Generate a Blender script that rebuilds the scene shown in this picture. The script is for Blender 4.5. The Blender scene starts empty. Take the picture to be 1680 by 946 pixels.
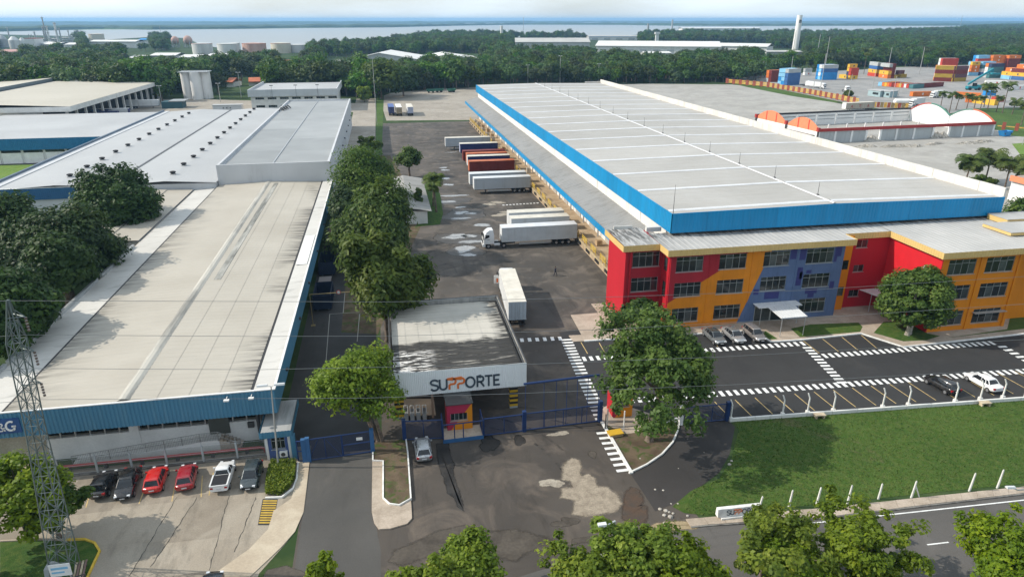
import bpy, bmesh, math, random
import numpy as np
from mathutils import Vector, Matrix
R = math.radians
rnd = random.Random(7)
nprng = np.random.default_rng(11)
C = bpy.context.scene.collection
S = bpy.context.scene

# ------------------------------------------------------------------ camera
F_PX, CX, CY, HZ, CAM_H = 1120.0, 840.0, 473.0, 32.0, 41.0
PITCH = math.atan((CY - HZ) / F_PX)
YAW = math.atan2(.1982, 1.0748)
cam = bpy.data.cameras.new('camera'); cam.sensor_width = 36; cam.lens = 36 * F_PX / 1680
cam.clip_start = .5; cam.clip_end = 60000
co = bpy.data.objects.new('camera', cam); C.objects.link(co)
co.location = (0, 0, CAM_H); co.rotation_euler = (R(90) - PITCH, 0, -YAW)
S.camera = co

# ------------------------------------------------------------------ sky, sun, exposure
SUN_EL, SUN_AZ = R(36), math.atan2(.20, -1.0)        # direction towards the sun: (cos az, sin az)
W = bpy.data.worlds.new('World'); S.world = W; W.use_nodes = True
nt = W.node_tree; nt.nodes.clear()
sky = nt.nodes.new('ShaderNodeTexSky'); sky.sky_type = 'NISHITA'; sky.sun_disc = False
sky.sun_elevation = SUN_EL; sky.sun_rotation = math.pi / 2 - SUN_AZ
sky.air_density = 1.0; sky.dust_density = 1.2; sky.ozone_density = 1.0
tc = nt.nodes.new('ShaderNodeTexCoord'); mp = nt.nodes.new('ShaderNodeMapping')
mp.inputs['Scale'].default_value = (1.6, 1.6, 9)
nz = nt.nodes.new('ShaderNodeTexNoise'); nz.inputs['Scale'].default_value = 1.7; nz.inputs['Detail'].default_value = 6
mr = nt.nodes.new('ShaderNodeMapRange'); mr.inputs['From Min'].default_value = .38; mr.inputs['From Max'].default_value = .68
mr.inputs['To Max'].default_value = .85; mr.inputs['To Min'].default_value = .42
mx = nt.nodes.new('ShaderNodeMix'); mx.data_type = 'RGBA'; mx.inputs['B'].default_value = (8.4, 9.5, 10.3, 1)
bg = nt.nodes.new('ShaderNodeBackground'); bg.inputs['Strength'].default_value = .118
out = nt.nodes.new('ShaderNodeOutputWorld')
L = nt.links.new
L(tc.outputs['Generated'], mp.inputs['Vector']); L(mp.outputs[0], nz.inputs['Vector']); L(nz.outputs['Fac'], mr.inputs['Value'])
L(mr.outputs[0], mx.inputs['Factor']); L(sky.outputs[0], mx.inputs['A']); L(mx.outputs['Result'], bg.inputs['Color']); L(bg.outputs[0], out.inputs['Surface'])
sl = bpy.data.lights.new('sun', 'SUN'); sl.energy = 4.3; sl.angle = R(.53); sl.color = (1, .93, .82)
so = bpy.data.objects.new('sun', sl); C.objects.link(so); so.location = (-200, 60, 200)
sd = Vector((math.cos(SUN_EL) * math.cos(SUN_AZ), math.cos(SUN_EL) * math.sin(SUN_AZ), math.sin(SUN_EL)))
so.rotation_euler = sd.to_track_quat('Z', 'Y').to_euler()
S.view_settings.view_transform = 'Standard'; S.view_settings.look = 'None'
S.view_settings.exposure = 0.20; S.view_settings.gamma = 1.0; S.view_settings.use_curve_mapping = False
S.cycles.max_bounces = 6; S.cycles.diffuse_bounces = 3; S.cycles.glossy_bounces = 3; S.cycles.transparent_max_bounces = 8
S.cycles.volume_bounces = 0; S.cycles.use_denoising = True

# ------------------------------------------------------------------ survey: photo pixel -> place on a level plane / wall plane
def ray(x, y):
    a = (x - CX) / F_PX; b = -(y - CY) / F_PX
    Y = math.cos(PITCH) + b * math.sin(PITCH); Z = -math.sin(PITCH) + b * math.cos(PITCH)
    c, s = math.cos(YAW), math.sin(YAW)
    return a * c + Y * s, -a * s + Y * c, Z
def at(x, y, z=0.0):
    r = ray(x, y); t = (z - CAM_H) / r[2]
    return r[0] * t, r[1] * t
def at3(x, y, z=0.0): return at(x, y, z) + (z,)
def onY(x, y, Y0):
    r = ray(x, y); t = Y0 / r[1]; return r[0] * t, CAM_H + r[2] * t
def onX(x, y, X0):
    r = ray(x, y); t = X0 / r[0]; return r[1] * t, CAM_H + r[2] * t
def hgt(xb, yb, yt):
    X, Y = at(xb, yb); lo, hi = 0., 60.
    c, s = math.cos(YAW), math.sin(YAW); y2 = X * s + Y * c
    for _ in range(40):
        m = (lo + hi) / 2; z = m - CAM_H
        d = y2 * math.cos(PITCH) - z * math.sin(PITCH); u = y2 * math.sin(PITCH) + z * math.cos(PITCH)
        if CY - F_PX * u / d > yt: lo = m
        else: hi = m
    return lo

# ------------------------------------------------------------------ materials
class NT:
    def __init__(s, name):
        s.m = bpy.data.materials.new(name); s.m.use_nodes = True
        s.t = s.m.node_tree; s.b = s.t.nodes['Principled BSDF']; s.o = s.t.nodes['Material Output']
        s.g = None
    def n(s, t, **k):
        q = s.t.nodes.new(t)
        for a, v in k.items(): setattr(q, a, v)
        return q
    def put(s, sock, v):
        if hasattr(v, 'is_output') or isinstance(v, bpy.types.NodeSocket): s.t.links.new(v, sock)
        elif isinstance(v, (tuple, list)) and len(v) == 3 and sock.type == 'RGBA': sock.default_value = (*v, 1)
        else: sock.default_value = v
    def pos(s):
        if not s.g: s.g = s.n('ShaderNodeNewGeometry').outputs['Position']
        return s.g
    def obj(s): return s.n('ShaderNodeTexCoord').outputs['Object']
    def rand(s): return s.n('ShaderNodeObjectInfo').outputs['Random']
    def attr(s, name): return s.n('ShaderNodeAttribute', attribute_name=name).outputs['Fac']
    def xyz(s, v=None):
        q = s.n('ShaderNodeSeparateXYZ'); s.put(q.inputs[0], v or s.pos()); return q.outputs
    def scale(s, v, k):
        q = s.n('ShaderNodeMapping'); s.put(q.inputs['Vector'], v); q.inputs['Scale'].default_value = k; return q.outputs[0]
    def noise(s, sc, det=4, v=None, dist=0., rough=.55):
        q = s.n('ShaderNodeTexNoise'); s.put(q.inputs['Vector'], v or s.pos())
        q.inputs['Scale'].default_value = sc; q.inputs['Detail'].default_value = det; q.inputs['Distortion'].default_value = dist
        q.inputs['Roughness'].default_value = rough
        return q.outputs['Fac']
    def math(s, op, a, b=0., c=None):
        q = s.n('ShaderNodeMath', operation=op); s.put(q.inputs[0], a); s.put(q.inputs[1], b)
        if c is not None: s.put(q.inputs[2], c)
        return q.outputs[0]
    def rng(s, v, a, b, c=0., d=1.):
        q = s.n('ShaderNodeMapRange'); s.put(q.inputs['Value'], v)
        for k, w in (('From Min', a), ('From Max', b), ('To Min', c), ('To Max', d)): q.inputs[k].default_value = w
        return q.outputs[0]
    def mix(s, f, a, b, blend='MIX'):
        q = s.n('ShaderNodeMix', data_type='RGBA', blend_type=blend); s.put(q.inputs['Factor'], f)
        s.put(q.inputs['A'], a); s.put(q.inputs['B'], b); return q.outputs['Result']
    def bump(s, h, st=.3, d=.05):
        q = s.n('ShaderNodeBump'); q.inputs['Strength'].default_value = st; q.inputs['Distance'].default_value = d
        s.put(q.inputs['Height'], h); s.t.links.new(q.outputs[0], s.b.inputs['Normal'])
    def fin(s, col, rough=.7, metal=0., spec=.4):
        s.put(s.b.inputs['Base Color'], col); s.put(s.b.inputs['Roughness'], rough); s.put(s.b.inputs['Metallic'], metal)
        s.b.inputs['Specular IOR Level'].default_value = spec
        return s.m
    def ragged(s):
        """thin layer that breaks up towards its outline"""
        e = s.attr('edge'); n = s.math('ADD', s.math('MULTIPLY', s.noise(1.1, 7, rough=.7), .8), s.math('MULTIPLY', s.noise(9, 3), .2))
        f = s.rng(s.math('SUBTRACT', s.math('MULTIPLY_ADD', e, .80, .20), n), -.12, .16)
        tr = s.n('ShaderNodeBsdfTransparent'); ms = s.n('ShaderNodeMixShader'); s.put(ms.inputs[0], f)
        s.t.links.new(tr.outputs[0], ms.inputs[1]); s.t.links.new(s.b.outputs[0], ms.inputs[2]); s.t.links.new(ms.outputs[0], s.o.inputs['Surface'])
MATS = {}
def flat(name, col, rough=.6, metal=0., spec=.4, var=.12, sc=.7):
    """painted or plain surface with faint uneven weathering"""
    if name in MATS: return MATS[name]
    t = NT(name); v = t.pos()
    f = t.noise(sc, 5); f2 = t.noise(sc * 9, 3)
    k = t.math('ADD', t.rng(f, .3, .7, 1 - var, 1 + var * .6), t.rng(f2, .3, .7, -var * .35, var * .35))
    g = t.n('ShaderNodeCombineColor'); [t.put(g.inputs[i], k) for i in range(3)]
    m = t.fin(t.mix(1., col, g.outputs[0], 'MULTIPLY'), t.rng(f2, .3, .7, rough - .06, min(1, rough + .08)), metal, spec)
    MATS[name] = m; return m
def two(name, c1, c2, sc=.3, lo=.4, hi=.6, rough=.85, fine=6., fv=.2, bump=0., dist=.4, decal=False):
    """two-tone ground or wall"""
    if name in MATS: return MATS[name]
    t = NT(name)
    c = t.mix(t.rng(t.noise(sc, 6, dist=dist), lo, hi), c1, c2)
    f2 = t.noise(fine, 4)
    g = t.n('ShaderNodeCombineColor'); k = t.rng(f2, .25, .75, 1 - fv, 1 + fv); [t.put(g.inputs[i], k) for i in range(3)]
    c = t.mix(1., c, g.outputs[0], 'MULTIPLY')
    if bump: t.bump(f2, bump, .05)
    MATS[name] = t.fin(c, rough, 0, .25)
    if decal: t.ragged()
    return MATS[name]

# ------------------------------------------------------------------ objects
LOC = {}
def props(o, label=None, cat=None, group=None, kind=None):
    if label: o['label'] = label
    if cat: o['category'] = cat
    if group: o['group'] = group
    if kind: o['kind'] = kind
    return o
def thing(name, label, cat, loc=(0, 0, 0), rot=0., group=None):
    o = bpy.data.objects.new(name, None); C.objects.link(o); o.empty_display_size = .2
    o.location = loc; o.rotation_euler = (0, 0, rot); LOC[o] = Vector(loc)
    return props(o, label, cat, group)
class MB:
    def __init__(s): s.v = []; s.f = []; s.mi = []; s.cur = 0
    def add(s, vs, fs):
        k = len(s.v); s.v += [tuple(p) for p in vs]; s.f += [tuple(i + k for i in f) for f in fs]; s.mi += [s.cur] * len(fs); return s
    def box(s, x0, x1, y0, y1, z0, z1):
        if x0 > x1: x0, x1 = x1, x0
        if y0 > y1: y0, y1 = y1, y0
        return s.add([(x0, y0, z0), (x1, y0, z0), (x1, y1, z0), (x0, y1, z0), (x0, y0, z1), (x1, y0, z1), (x1, y1, z1), (x0, y1, z1)],
                     [(3, 2, 1, 0), (4, 5, 6, 7), (0, 1, 5, 4), (1, 2, 6, 5), (2, 3, 7, 6), (3, 0, 4, 7)])
    def quad(s, *p): return s.add(p, [tuple(range(len(p)))])
    def prism(s, pts, z0, z1, zs=None):
        """pts: outline (x,y) ; z1 may be a list of top heights"""
        a = sum(pts[i][0] * pts[(i + 1) % len(pts)][1] - pts[(i + 1) % len(pts)][0] * pts[i][1] for i in range(len(pts)))
        if a < 0: pts = pts[::-1]; z1 = z1[::-1] if isinstance(z1, list) else z1
        n = len(pts); t = z1 if isinstance(z1, list) else [z1] * n
        return s.add([(p[0], p[1], z0) for p in pts] + [(p[0], p[1], t[i]) for i, p in enumerate(pts)],
                     [tuple(range(n - 1, -1, -1)), tuple(range(n, 2 * n))] + [(i, (i + 1) % n, n + (i + 1) % n, n + i) for i in range(n)])
    def wallprism(s, pts, axis, a, b):
        """pts: outline (u,z) in a vertical plane, extruded along axis 'x' or 'y' from a to b"""
        n = len(pts); f = (lambda u, z, w: (u, w, z)) if axis == 'y' else (lambda u, z, w: (w, u, z))
        vs = [f(u, z, a) for u, z in pts] + [f(u, z, b) for u, z in pts]
        return s.add(vs, [tuple(range(n - 1, -1, -1)), tuple(range(n, 2 * n))] + [(i, (i + 1) % n, n + (i + 1) % n, n + i) for i in range(n)])
    def tube(s, pts, r, n=6, cap=True):
        pts = [Vector(p) for p in pts]; rs = r if isinstance(r, (list, tuple)) else [r] * len(pts); rings = []
        for i, p in enumerate(pts):
            d = (pts[min(i + 1, len(pts) - 1)] - pts[max(i - 1, 0)]).normalized()
            u = d.cross(Vector((0, 0, 1)) if abs(d.z) < .9 else Vector((1, 0, 0))).normalized(); w = d.cross(u)
            rings.append([p + (u * math.cos(2 * math.pi * k / n) + w * math.sin(2 * math.pi * k / n)) * rs[i] for k in range(n)])
        return s.loft(rings, cap)
    def loft(s, rings, cap=True, closed=True):
        n = len(rings[0]); vs = [q for r in rings for q in r]; fs = []
        for i in range(len(rings) - 1):
            for k in range(n if closed else n - 1):
                fs.append((i * n + k, i * n + (k + 1) % n, (i + 1) * n + (k + 1) % n, (i + 1) * n + k))
        if cap and closed: fs += [tuple(range(n - 1, -1, -1)), tuple((len(rings) - 1) * n + k for k in range(n))]
        return s.add(vs, fs)
    def cyl(s, x, y, z0, z1, r, r1=None, n=16): return s.tube([(x, y, z0), (x, y, z1)], [r, r if r1 is None else r1], n)
    def corr(s, p0, p1, z0, z1, pitch=.4, depth=.05, zb=None, zt=None):
        """upright corrugated sheet from p0 to p1 (x,y), ribs standing out to the right of p0->p1"""
        p0 = Vector(p0); p1 = Vector(p1); d = p1 - p0; ln = d.length; d.normalize(); nrm = Vector((d.y, -d.x)); n = max(1, int(ln / pitch))
        st = []
        for i in range(n):
            for u, w in ((0, 0), (.3, 0), (.42, 1), (.88, 1)): st.append(((i + u) / n, w))
        st.append((1, 0)); vs = []
        for u, w in st:
            q = p0 + d * (ln * u) + nrm * (w * depth)
            a = z0 if not isinstance(z0, (tuple, list)) else z0[0] + (z0[1] - z0[0]) * u
            b = z1 if not isinstance(z1, (tuple, list)) else z1[0] + (z1[1] - z1[0]) * u
            vs += [(q.x, q.y, a), (q.x, q.y, b)]
        return s.add(vs, [(2 * i, 2 * i + 2, 2 * i + 3, 2 * i + 1) for i in range(len(st) - 1)])
    def build(s, name, mat, parent=None, label=None, cat=None, group=None, kind=None, local=False, smooth=True, angle=35):
        me = bpy.data.meshes.new(name); me.from_pydata(s.v, [], s.f)
        mats = mat if isinstance(mat, (list, tuple)) else [mat]
        for m in mats: me.materials.append(m)
        if len(mats) > 1: me.polygons.foreach_set('material_index', s.mi)
        if smooth and len(s.f): me.shade_smooth(); me.set_sharp_from_angle(angle=R(angle))
        o = bpy.data.objects.new(name, me); C.objects.link(o)
        if parent:
            base = Vector((0, 0, 0)); q = parent
            while q: base += LOC.get(q, Vector((0, 0, 0))); q = q.parent
            if not local and base.length > 0: me.transform(Matrix.Translation(-base))
            o.parent = parent
        elif not local and s.v:
            # origin at the base centre of the piece
            a = np.array(s.v); c0 = Vector(((a[:, 0].min() + a[:, 0].max()) / 2, (a[:, 1].min() + a[:, 1].max()) / 2, a[:, 2].min()))
            me.transform(Matrix.Translation(-c0)); o.location = c0; LOC[o] = c0
        me.update(); return props(o, label, cat, group, kind)
def B(x0, x1, y0, y1, z0, z1): return MB().box(x0, x1, y0, y1, z0, z1)
def kids(o): return [q for q in o.children]
def dup(o, loc=None, rot=None, label=None, parent=None, top=True):
    c = o.copy(); C.objects.link(c)
    if parent: c.parent = parent
    if loc is not None: c.location = loc; LOC[c] = Vector(loc)
    if rot is not None: c.rotation_euler = (0, 0, rot)
    if label: c['label'] = label
    for k in list(o.children): dup(k, parent=c)
    return c
def sheet(name, pts, z, mat, kind='structure', parent=None, smooth=False, **k):
    a = sum(pts[i][0] * pts[(i + 1) % len(pts)][1] - pts[(i + 1) % len(pts)][0] * pts[i][1] for i in range(len(pts)))
    if a < 0: pts = pts[::-1]
    return MB().quad(*[(p[0], p[1], z) for p in pts]).build(name, mat, parent, kind=kind, smooth=False, **k)
def decal(name, pts, z, mat, inset=.45, grow=.6):
    """ground layer (stain, worn patch, puddle) with an 'edge' value 0 at the outline, 1 inside"""
    a = sum(pts[i][0] * pts[(i + 1) % len(pts)][1] - pts[(i + 1) % len(pts)][0] * pts[i][1] for i in range(len(pts)))
    if a < 0: pts = pts[::-1]
    P = [Vector(p) for p in pts]; n = len(P); nr = []
    for i in range(n):
        d1 = (P[i] - P[i - 1]).normalized(); d2 = (P[(i + 1) % n] - P[i]).normalized(); d = d1 + d2; d = d.normalized() if d.length > .2 else d1; nr.append(Vector((-d.y, d.x)))
    ins = min(inset, .3 * abs(a) / sum((P[i] - P[i - 1]).length for i in range(n))); O = [p - q * grow * ins / inset for p, q in zip(P, nr)]; I = [p + q * ins for p, q in zip(P, nr)]
    m = MB(); m.add([(*p, z) for p in O] + [(*p, z) for p in I], [(i, (i + 1) % n, n + (i + 1) % n, n + i) for i in range(n)] + [tuple(range(n, 2 * n))])
    o = m.build(name, mat, kind='structure', smooth=False); at_ = o.data.attributes.new('edge', 'FLOAT', 'POINT'); at_.data.foreach_set('value', [0.] * n + [1.] * n); return o
def px(*pp): return [at(x, y) for x, y in pp]
def blob(cx, cy, rx, ry, seed, n=26, rough=.3, rot=0.):
    r = random.Random(seed); ph = [(r.uniform(0, 6.3), r.uniform(.3, 1)) for _ in range(6)]; o = []
    for i in range(n):
        a = 2 * math.pi * i / n
        k = 1 + rough * sum(w * math.sin((j + 2) * a + p) / (j + 1.6) for j, (p, w) in enumerate(ph)) + r.uniform(-.06, .06)
        x, y = rx * k * math.cos(a), ry * k * math.sin(a)
        o.append((cx + x * math.cos(rot) - y * math.sin(rot), cy + x * math.sin(rot) + y * math.cos(rot)))
    return o
ORD = ['first', 'second', 'third', 'fourth', 'fifth', 'sixth', 'seventh', 'eighth', 'ninth', 'tenth', 'eleventh', 'twelfth', 'thirteenth',
       'fourteenth', 'fifteenth', 'sixteenth', 'seventeenth', 'eighteenth', 'nineteenth', 'twentieth']
# lettering -------------------------------------------------------
def text_mesh(name, txt, mat, parent, origin, ux, size, depth=.03, up=(0, 0, 1), shear=0., bold=0., label=None):
    """flat lettering: origin = left end of base line, ux = reading direction"""
    cu = bpy.data.curves.new('letters', 'FONT'); cu.body = txt; cu.size = size; cu.extrude = depth; cu.shear = shear; cu.offset = bold
    tmp = bpy.data.objects.new('letters', cu); C.objects.link(tmp)
    bpy.context.view_layer.update()
    me = bpy.data.meshes.new_from_object(tmp.evaluated_get(bpy.context.evaluated_depsgraph_get()))
    bpy.data.objects.remove(tmp); bpy.data.curves.remove(cu)
    u = Vector(ux).normalized(); w = Vector(up).normalized(); n = u.cross(w)
    M4 = Matrix(((u.x, w.x, n.x, origin[0]), (u.y, w.y, n.y, origin[1]), (u.z, w.z, n.z, origin[2]), (0, 0, 0, 1)))
    me.transform(M4)
    base = Vector((0, 0, 0)); q = parent
    while q: base += LOC.get(q, Vector((0, 0, 0))); q = q.parent
    me.transform(Matrix.Translation(-base)); me.materials.clear(); me.materials.append(mat); me.name = name
    o = bpy.data.objects.new(name, me); C.objects.link(o); o.parent = parent
    if label: o['label'] = label
    return o
def proj(X, Y, Z=0.):
    c, s = math.cos(YAW), math.sin(YAW); x = X * c - Y * s; y = X * s + Y * c; z = Z - CAM_H
    d = y * math.cos(PITCH) - z * math.sin(PITCH); u = y * math.sin(PITCH) + z * math.cos(PITCH)
    return CX + F_PX * x / d, CY - F_PX * u / d, d
# ================================================================== SETTING: ground, water, pavements
def forest_floor_mat():
    t = NT('forest_floor'); c = t.mix(t.rng(t.noise(.02, 6), .4, .6), (.022, .045, .016), (.045, .075, .026))
    c = t.mix(t.rng(t.noise(.3, 5), .45, .7), c, (.06, .085, .03)); return t.fin(c, .95, 0, .1)
M_floor = forest_floor_mat()
def disc(r, n=64): return [(r * math.cos(2 * math.pi * i / n), r * math.sin(2 * math.pi * i / n)) for i in range(n)]
sheet('ground', disc(24000), 0, M_floor)
def grass_mat(name, a, b, c2, bare=(.13, .1, .06), bs=.08, bl=.7):
    t = NT(name); f = t.noise(.12, 6, dist=.6); f2 = t.noise(1.6, 6); f3 = t.noise(14, 4)
    c = t.mix(t.rng(f, .35, .65), a, b); c = t.mix(t.rng(f2, .42, .68), c, c2)
    c = t.mix(t.rng(t.noise(bs, 7, dist=.8, rough=.65), bl, bl + .08, 0, .7), c, bare)
    g = t.n('ShaderNodeCombineColor'); k = t.rng(f3, .25, .75, .6, 1.4); [t.put(g.inputs[i], k) for i in range(3)]
    t.bump(f3, .6, .12); return t.fin(t.mix(1., c, g.outputs[0], 'MULTIPLY'), .9, 0, .15)
M_lawn = grass_mat('lawn', (.044, .088, .015), (.056, .104, .018), (.085, .112, .028), bl=.60)
M_grass = grass_mat('verge_grass', (.03, .075, .014), (.06, .12, .022), (.09, .13, .03), bs=.25, bl=.62)
M_bright = grass_mat('bright_grass', (.10, .19, .03), (.14, .22, .04), (.16, .22, .05))
def soil_mat():
    t = NT('soil'); f = t.noise(.5, 6, dist=.5)
    c = t.mix(t.rng(f, .4, .62), (.085, .062, .042), (.14, .105, .07)); c = t.mix(t.rng(t.noise(.9, 6, dist=1), .5, .62, 0, .8), c, (.05, .085, .02))
    t.bump(t.noise(9, 5), .5, .06); return t.fin(c, .95, 0, .1)
M_soil = soil_mat()
def asphalt_mat(name, a, b, worn, worn_lo=.55, stain=.4, cracks=True, rough=.88):
    """base two tones, lighter worn patches, dark stains running along the traffic, hairline cracks"""
    t = NT(name); P = t.pos()
    c = t.mix(t.rng(t.noise(.07, 6, dist=.7), .38, .62), a, b)
    c = t.mix(t.rng(t.noise(.17, 8, dist=1.2, rough=.62), worn_lo, worn_lo + .16, 0, .75), c, worn)
    c = t.mix(t.rng(t.noise(.5, 7, v=t.scale(P, (1, .22, 1)), dist=.6, rough=.65), .54, .74, 0, stain), c, tuple(q * .38 for q in a))
    gr = t.noise(11, 3); g = t.n('ShaderNodeCombineColor'); k = t.rng(gr, .25, .75, .84, 1.16); [t.put(g.inputs[i], k) for i in range(3)]
    c = t.mix(1., c, g.outputs[0], 'MULTIPLY')
    if cracks:
        vo = t.n('ShaderNodeTexVoronoi', feature='DISTANCE_TO_EDGE'); vo.inputs['Scale'].default_value = .16
        wv = t.n('ShaderNodeVectorMath', operation='ADD'); t.put(wv.inputs[0], P)
        nn = t.n('ShaderNodeTexNoise'); nn.inputs['Scale'].default_value = .35; nn.inputs['Detail'].default_value = 6; t.put(nn.inputs['Vector'], P)
        sc = t.n('ShaderNodeVectorMath', operation='SCALE'); sc.inputs['Scale'].default_value = 5; t.put(sc.inputs[0], nn.outputs['Color'])
        t.put(wv.inputs[1], sc.outputs[0]); t.put(vo.inputs['Vector'], wv.outputs[0])
        c = t.mix(t.math('MULTIPLY', t.rng(vo.outputs['Distance'], 0, .007, .5, 0), t.rng(t.noise(.05, 4), .48, .6)), c, tuple(q * .35 for q in a))
    t.bump(t.noise(14, 3), .25, .02)
    return t.fin(c, t.rng(t.noise(.25, 5), .3, .7, rough - .2, rough + .06), 0, .35)
M_yard = asphalt_mat('yard_asphalt', (.060, .052, .044), (.098, .083, .069), (.165, .137, .112), .50, .6)
M_fore = asphalt_mat('forecourt_asphalt', (.054, .046, .039), (.082, .069, .057), (.14, .112, .088), .50, .55)
M_new = asphalt_mat('fresh_asphalt', (.027, .027, .027), (.036, .035, .034), (.050, .048, .046), .58, .3, False)
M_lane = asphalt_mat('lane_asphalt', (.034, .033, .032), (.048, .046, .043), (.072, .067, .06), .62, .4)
M_road = asphalt_mat('road_asphalt', (.088, .082, .075), (.108, .10, .092), (.14, .128, .115), .6, .35)
M_conc = asphalt_mat('parking_concrete', (.225, .19, .145), (.29, .25, .195), (.345, .30, .245), .55, .4, False)
M_far_conc = asphalt_mat('lot_concrete', (.285, .272, .245), (.35, .335, .305), (.40, .38, .345), .5, .25, False)
M_back_conc = asphalt_mat('yard_concrete', (.26, .228, .185), (.32, .285, .235), (.37, .33, .28), .5, .3, False)
M_term = asphalt_mat('terminal_asphalt', (.22, .215, .205), (.29, .28, .265), (.36, .34, .31), .55, .3, False)
M_side = two('sidewalk_concrete', (.33, .27, .21), (.42, .35, .28), .5, fv=.15)
M_kerbw = flat('kerb_white', (.72, .71, .68), .8, 0, .2, .2, 1.5)
M_kerby = flat('kerb_yellow', (.62, .42, .06), .8, 0, .2, .25, 2)
M_paintw = flat('road_paint_white', (.74, .74, .72), .75, 0, .3, .22, 1.5)
M_painty = flat('road_paint_yellow', (.55, .40, .17), .75, 0, .3, .3, 1.5)

# base pavements, each sheet a few millimetres above the one below
sheet('yard_pavement', [(-2.4, 84), (24, 84), (36, 84), (37, 84), (37, 300), (-2.4, 300)], .006, M_yard)
sheet('forecourt_pavement', [(-9.6, 38), (26, 38), (24.5, 50), (24.5, 84), (-2.4, 84), (-2.4, 60), (-9.6, 60)], .006, M_fore)
sheet('rear_yard_pavement', px((634, 198), (772, 197), (812, 197), (784, 143), (700, 147), (640, 153), (622, 160)) , .008, M_back_conc)
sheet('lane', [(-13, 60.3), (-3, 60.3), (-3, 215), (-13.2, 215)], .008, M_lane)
sheet('rear_lane', [(-13.6, 215), (-3.4, 215), (-3.4, 400), (-14, 400)], .010, M_back_conc)
sheet('left_forecourt', [(-9.4, 38), (-9.4, 60.3), (-3.2, 60.3), (-3.2, 50.9), (-2.6, 46), (-2.6, 38)], .010, asphalt_mat('left_drive_asphalt', (.066, .063, .058), (.085, .08, .073), (.115, .105, .095), .62, .35))
cp = [(-60, 62.6), (-9.6, 62.6), (-9.5, 59.7), (-9.3, 52), (-10.4, 48.4), (-12.3, 44.9), (-14.5, 42), (-19, 38.5), (-60, 38.5)]
sheet('car_park_concrete', cp, .014, M_conc)
# slab joints of the concrete car park: real gaps filled with a darker strip
jb = MB()
for (a, b) in (((290, 815), (212, 945)), ((324, 815), (247, 930)), ((376, 812), (343, 935)), ((420, 815), (385, 905))):
    p, q = Vector(at(*a)), Vector(at(*b)); n = (q - p).normalized(); n = Vector((n.y, -n.x)); last = None; k = 24
    for i in range(k + 1):
        c = p.lerp(q, i / k) + n * rnd.uniform(-.06, .06); w = rnd.uniform(.02, .06)
        cur = (c + n * w, c - n * w)
        if last: jb.quad((*last[0], .018), (*last[1], .018), (*cur[1], .018), (*cur[0], .018))
        last = cur
def slab_mat():
    t = NT('slab_concrete'); r = t.rand(); f = t.noise(.3, 7, dist=.8, rough=.62); st = t.noise(.6, 6, v=t.scale(t.pos(), (1, .3, 1)), rough=.65); fi = t.noise(9, 4)
    c = t.mix(r, (.185, .155, .12), (.33, .285, .225)); c = t.mix(t.rng(f, .4, .65, 0, .5), c, (.36, .32, .26)); c = t.mix(t.rng(st, .5, .72, 0, .6), c, (.085, .075, .06))
    g = t.n('ShaderNodeCombineColor'); k = t.rng(fi, .25, .75, .86, 1.14); [t.put(g.inputs[i], k) for i in range(3)]; return t.fin(t.mix(1., c, g.outputs[0], 'MULTIPLY'), .9, 0, .25)
M_slab = slab_mat(); JL = [((290, 815), (212, 945)), ((324, 815), (247, 930)), ((376, 812), (343, 935)), ((420, 815), (385, 905))]
def jline(i):
    if i < 0 or i >= len(JL): 
        a, b = JL[0] if i < 0 else JL[-1]; o = Vector((-5.2 * (1 if i == -1 else 2), 0)) if i < 0 else Vector((2.6 * (i - len(JL) + 1), 0)); return Vector(at(*a)) + o, Vector(at(*b)) + o
    return Vector(at(*JL[i][0])), Vector(at(*JL[i][1]))
for i in range(-3, len(JL) + 0):
    (a, b), (c, d) = jline(i), jline(i + 1); f = lambda p, q, y: p + (q - p) * ((y - p.y) / (q.y - p.y)); yc = [61.2, 56.0 + .3 * i, 50.5 - .4 * i, 46.2, 41.5]
    for y1, y0 in zip(yc, yc[1:]):
        q = [f(a, b, y1), f(c, d, y1), f(c, d, y0 + .03), f(a, b, y0 + .03)]
        if min(p.x for p in q) < -46 or max(p.x for p in q) > -9.9: continue
        sheet('concrete_slab', [tuple(p) for p in q], .0165, M_slab)
jb.build('slab_joint', flat('joint_dark', (.07, .062, .05), .9), kind='structure', smooth=False)
road = [(-140, 43.5), (-20, 39.2), (-2.6, 38.8), (10, 41.5), (20, 43.2), (23.7, 43.9), (35.9, 43.0), (56.4, 42.5), (140, 38.5), (140, 16), (-140, 18)]
sheet('road', road, .012, M_road)
mk = MB()
def line(m, a, b, w, z):
    a, b = Vector(a), Vector(b); n = (b - a).normalized(); n = Vector((n.y, -n.x)) * w / 2
    m.quad((*(a + n), z), (*(b + n), z), (*(b - n), z), (*(a - n), z))
line(mk, at(1310, 860), at(1705, 817), .13, .018)
line(mk, (57, 41.7), (120, 38.4), .13, .018)
for k in range(-3, 5): 
    a = Vector(at(1521, 893)); d = (Vector(at(1555, 889)) - a).normalized(); a = a + d * (7.2 * k); line(mk, a, a + d * 2.0, .13, .018)
mk.build('road_marking', M_paintw, kind='structure', smooth=False)
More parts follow.
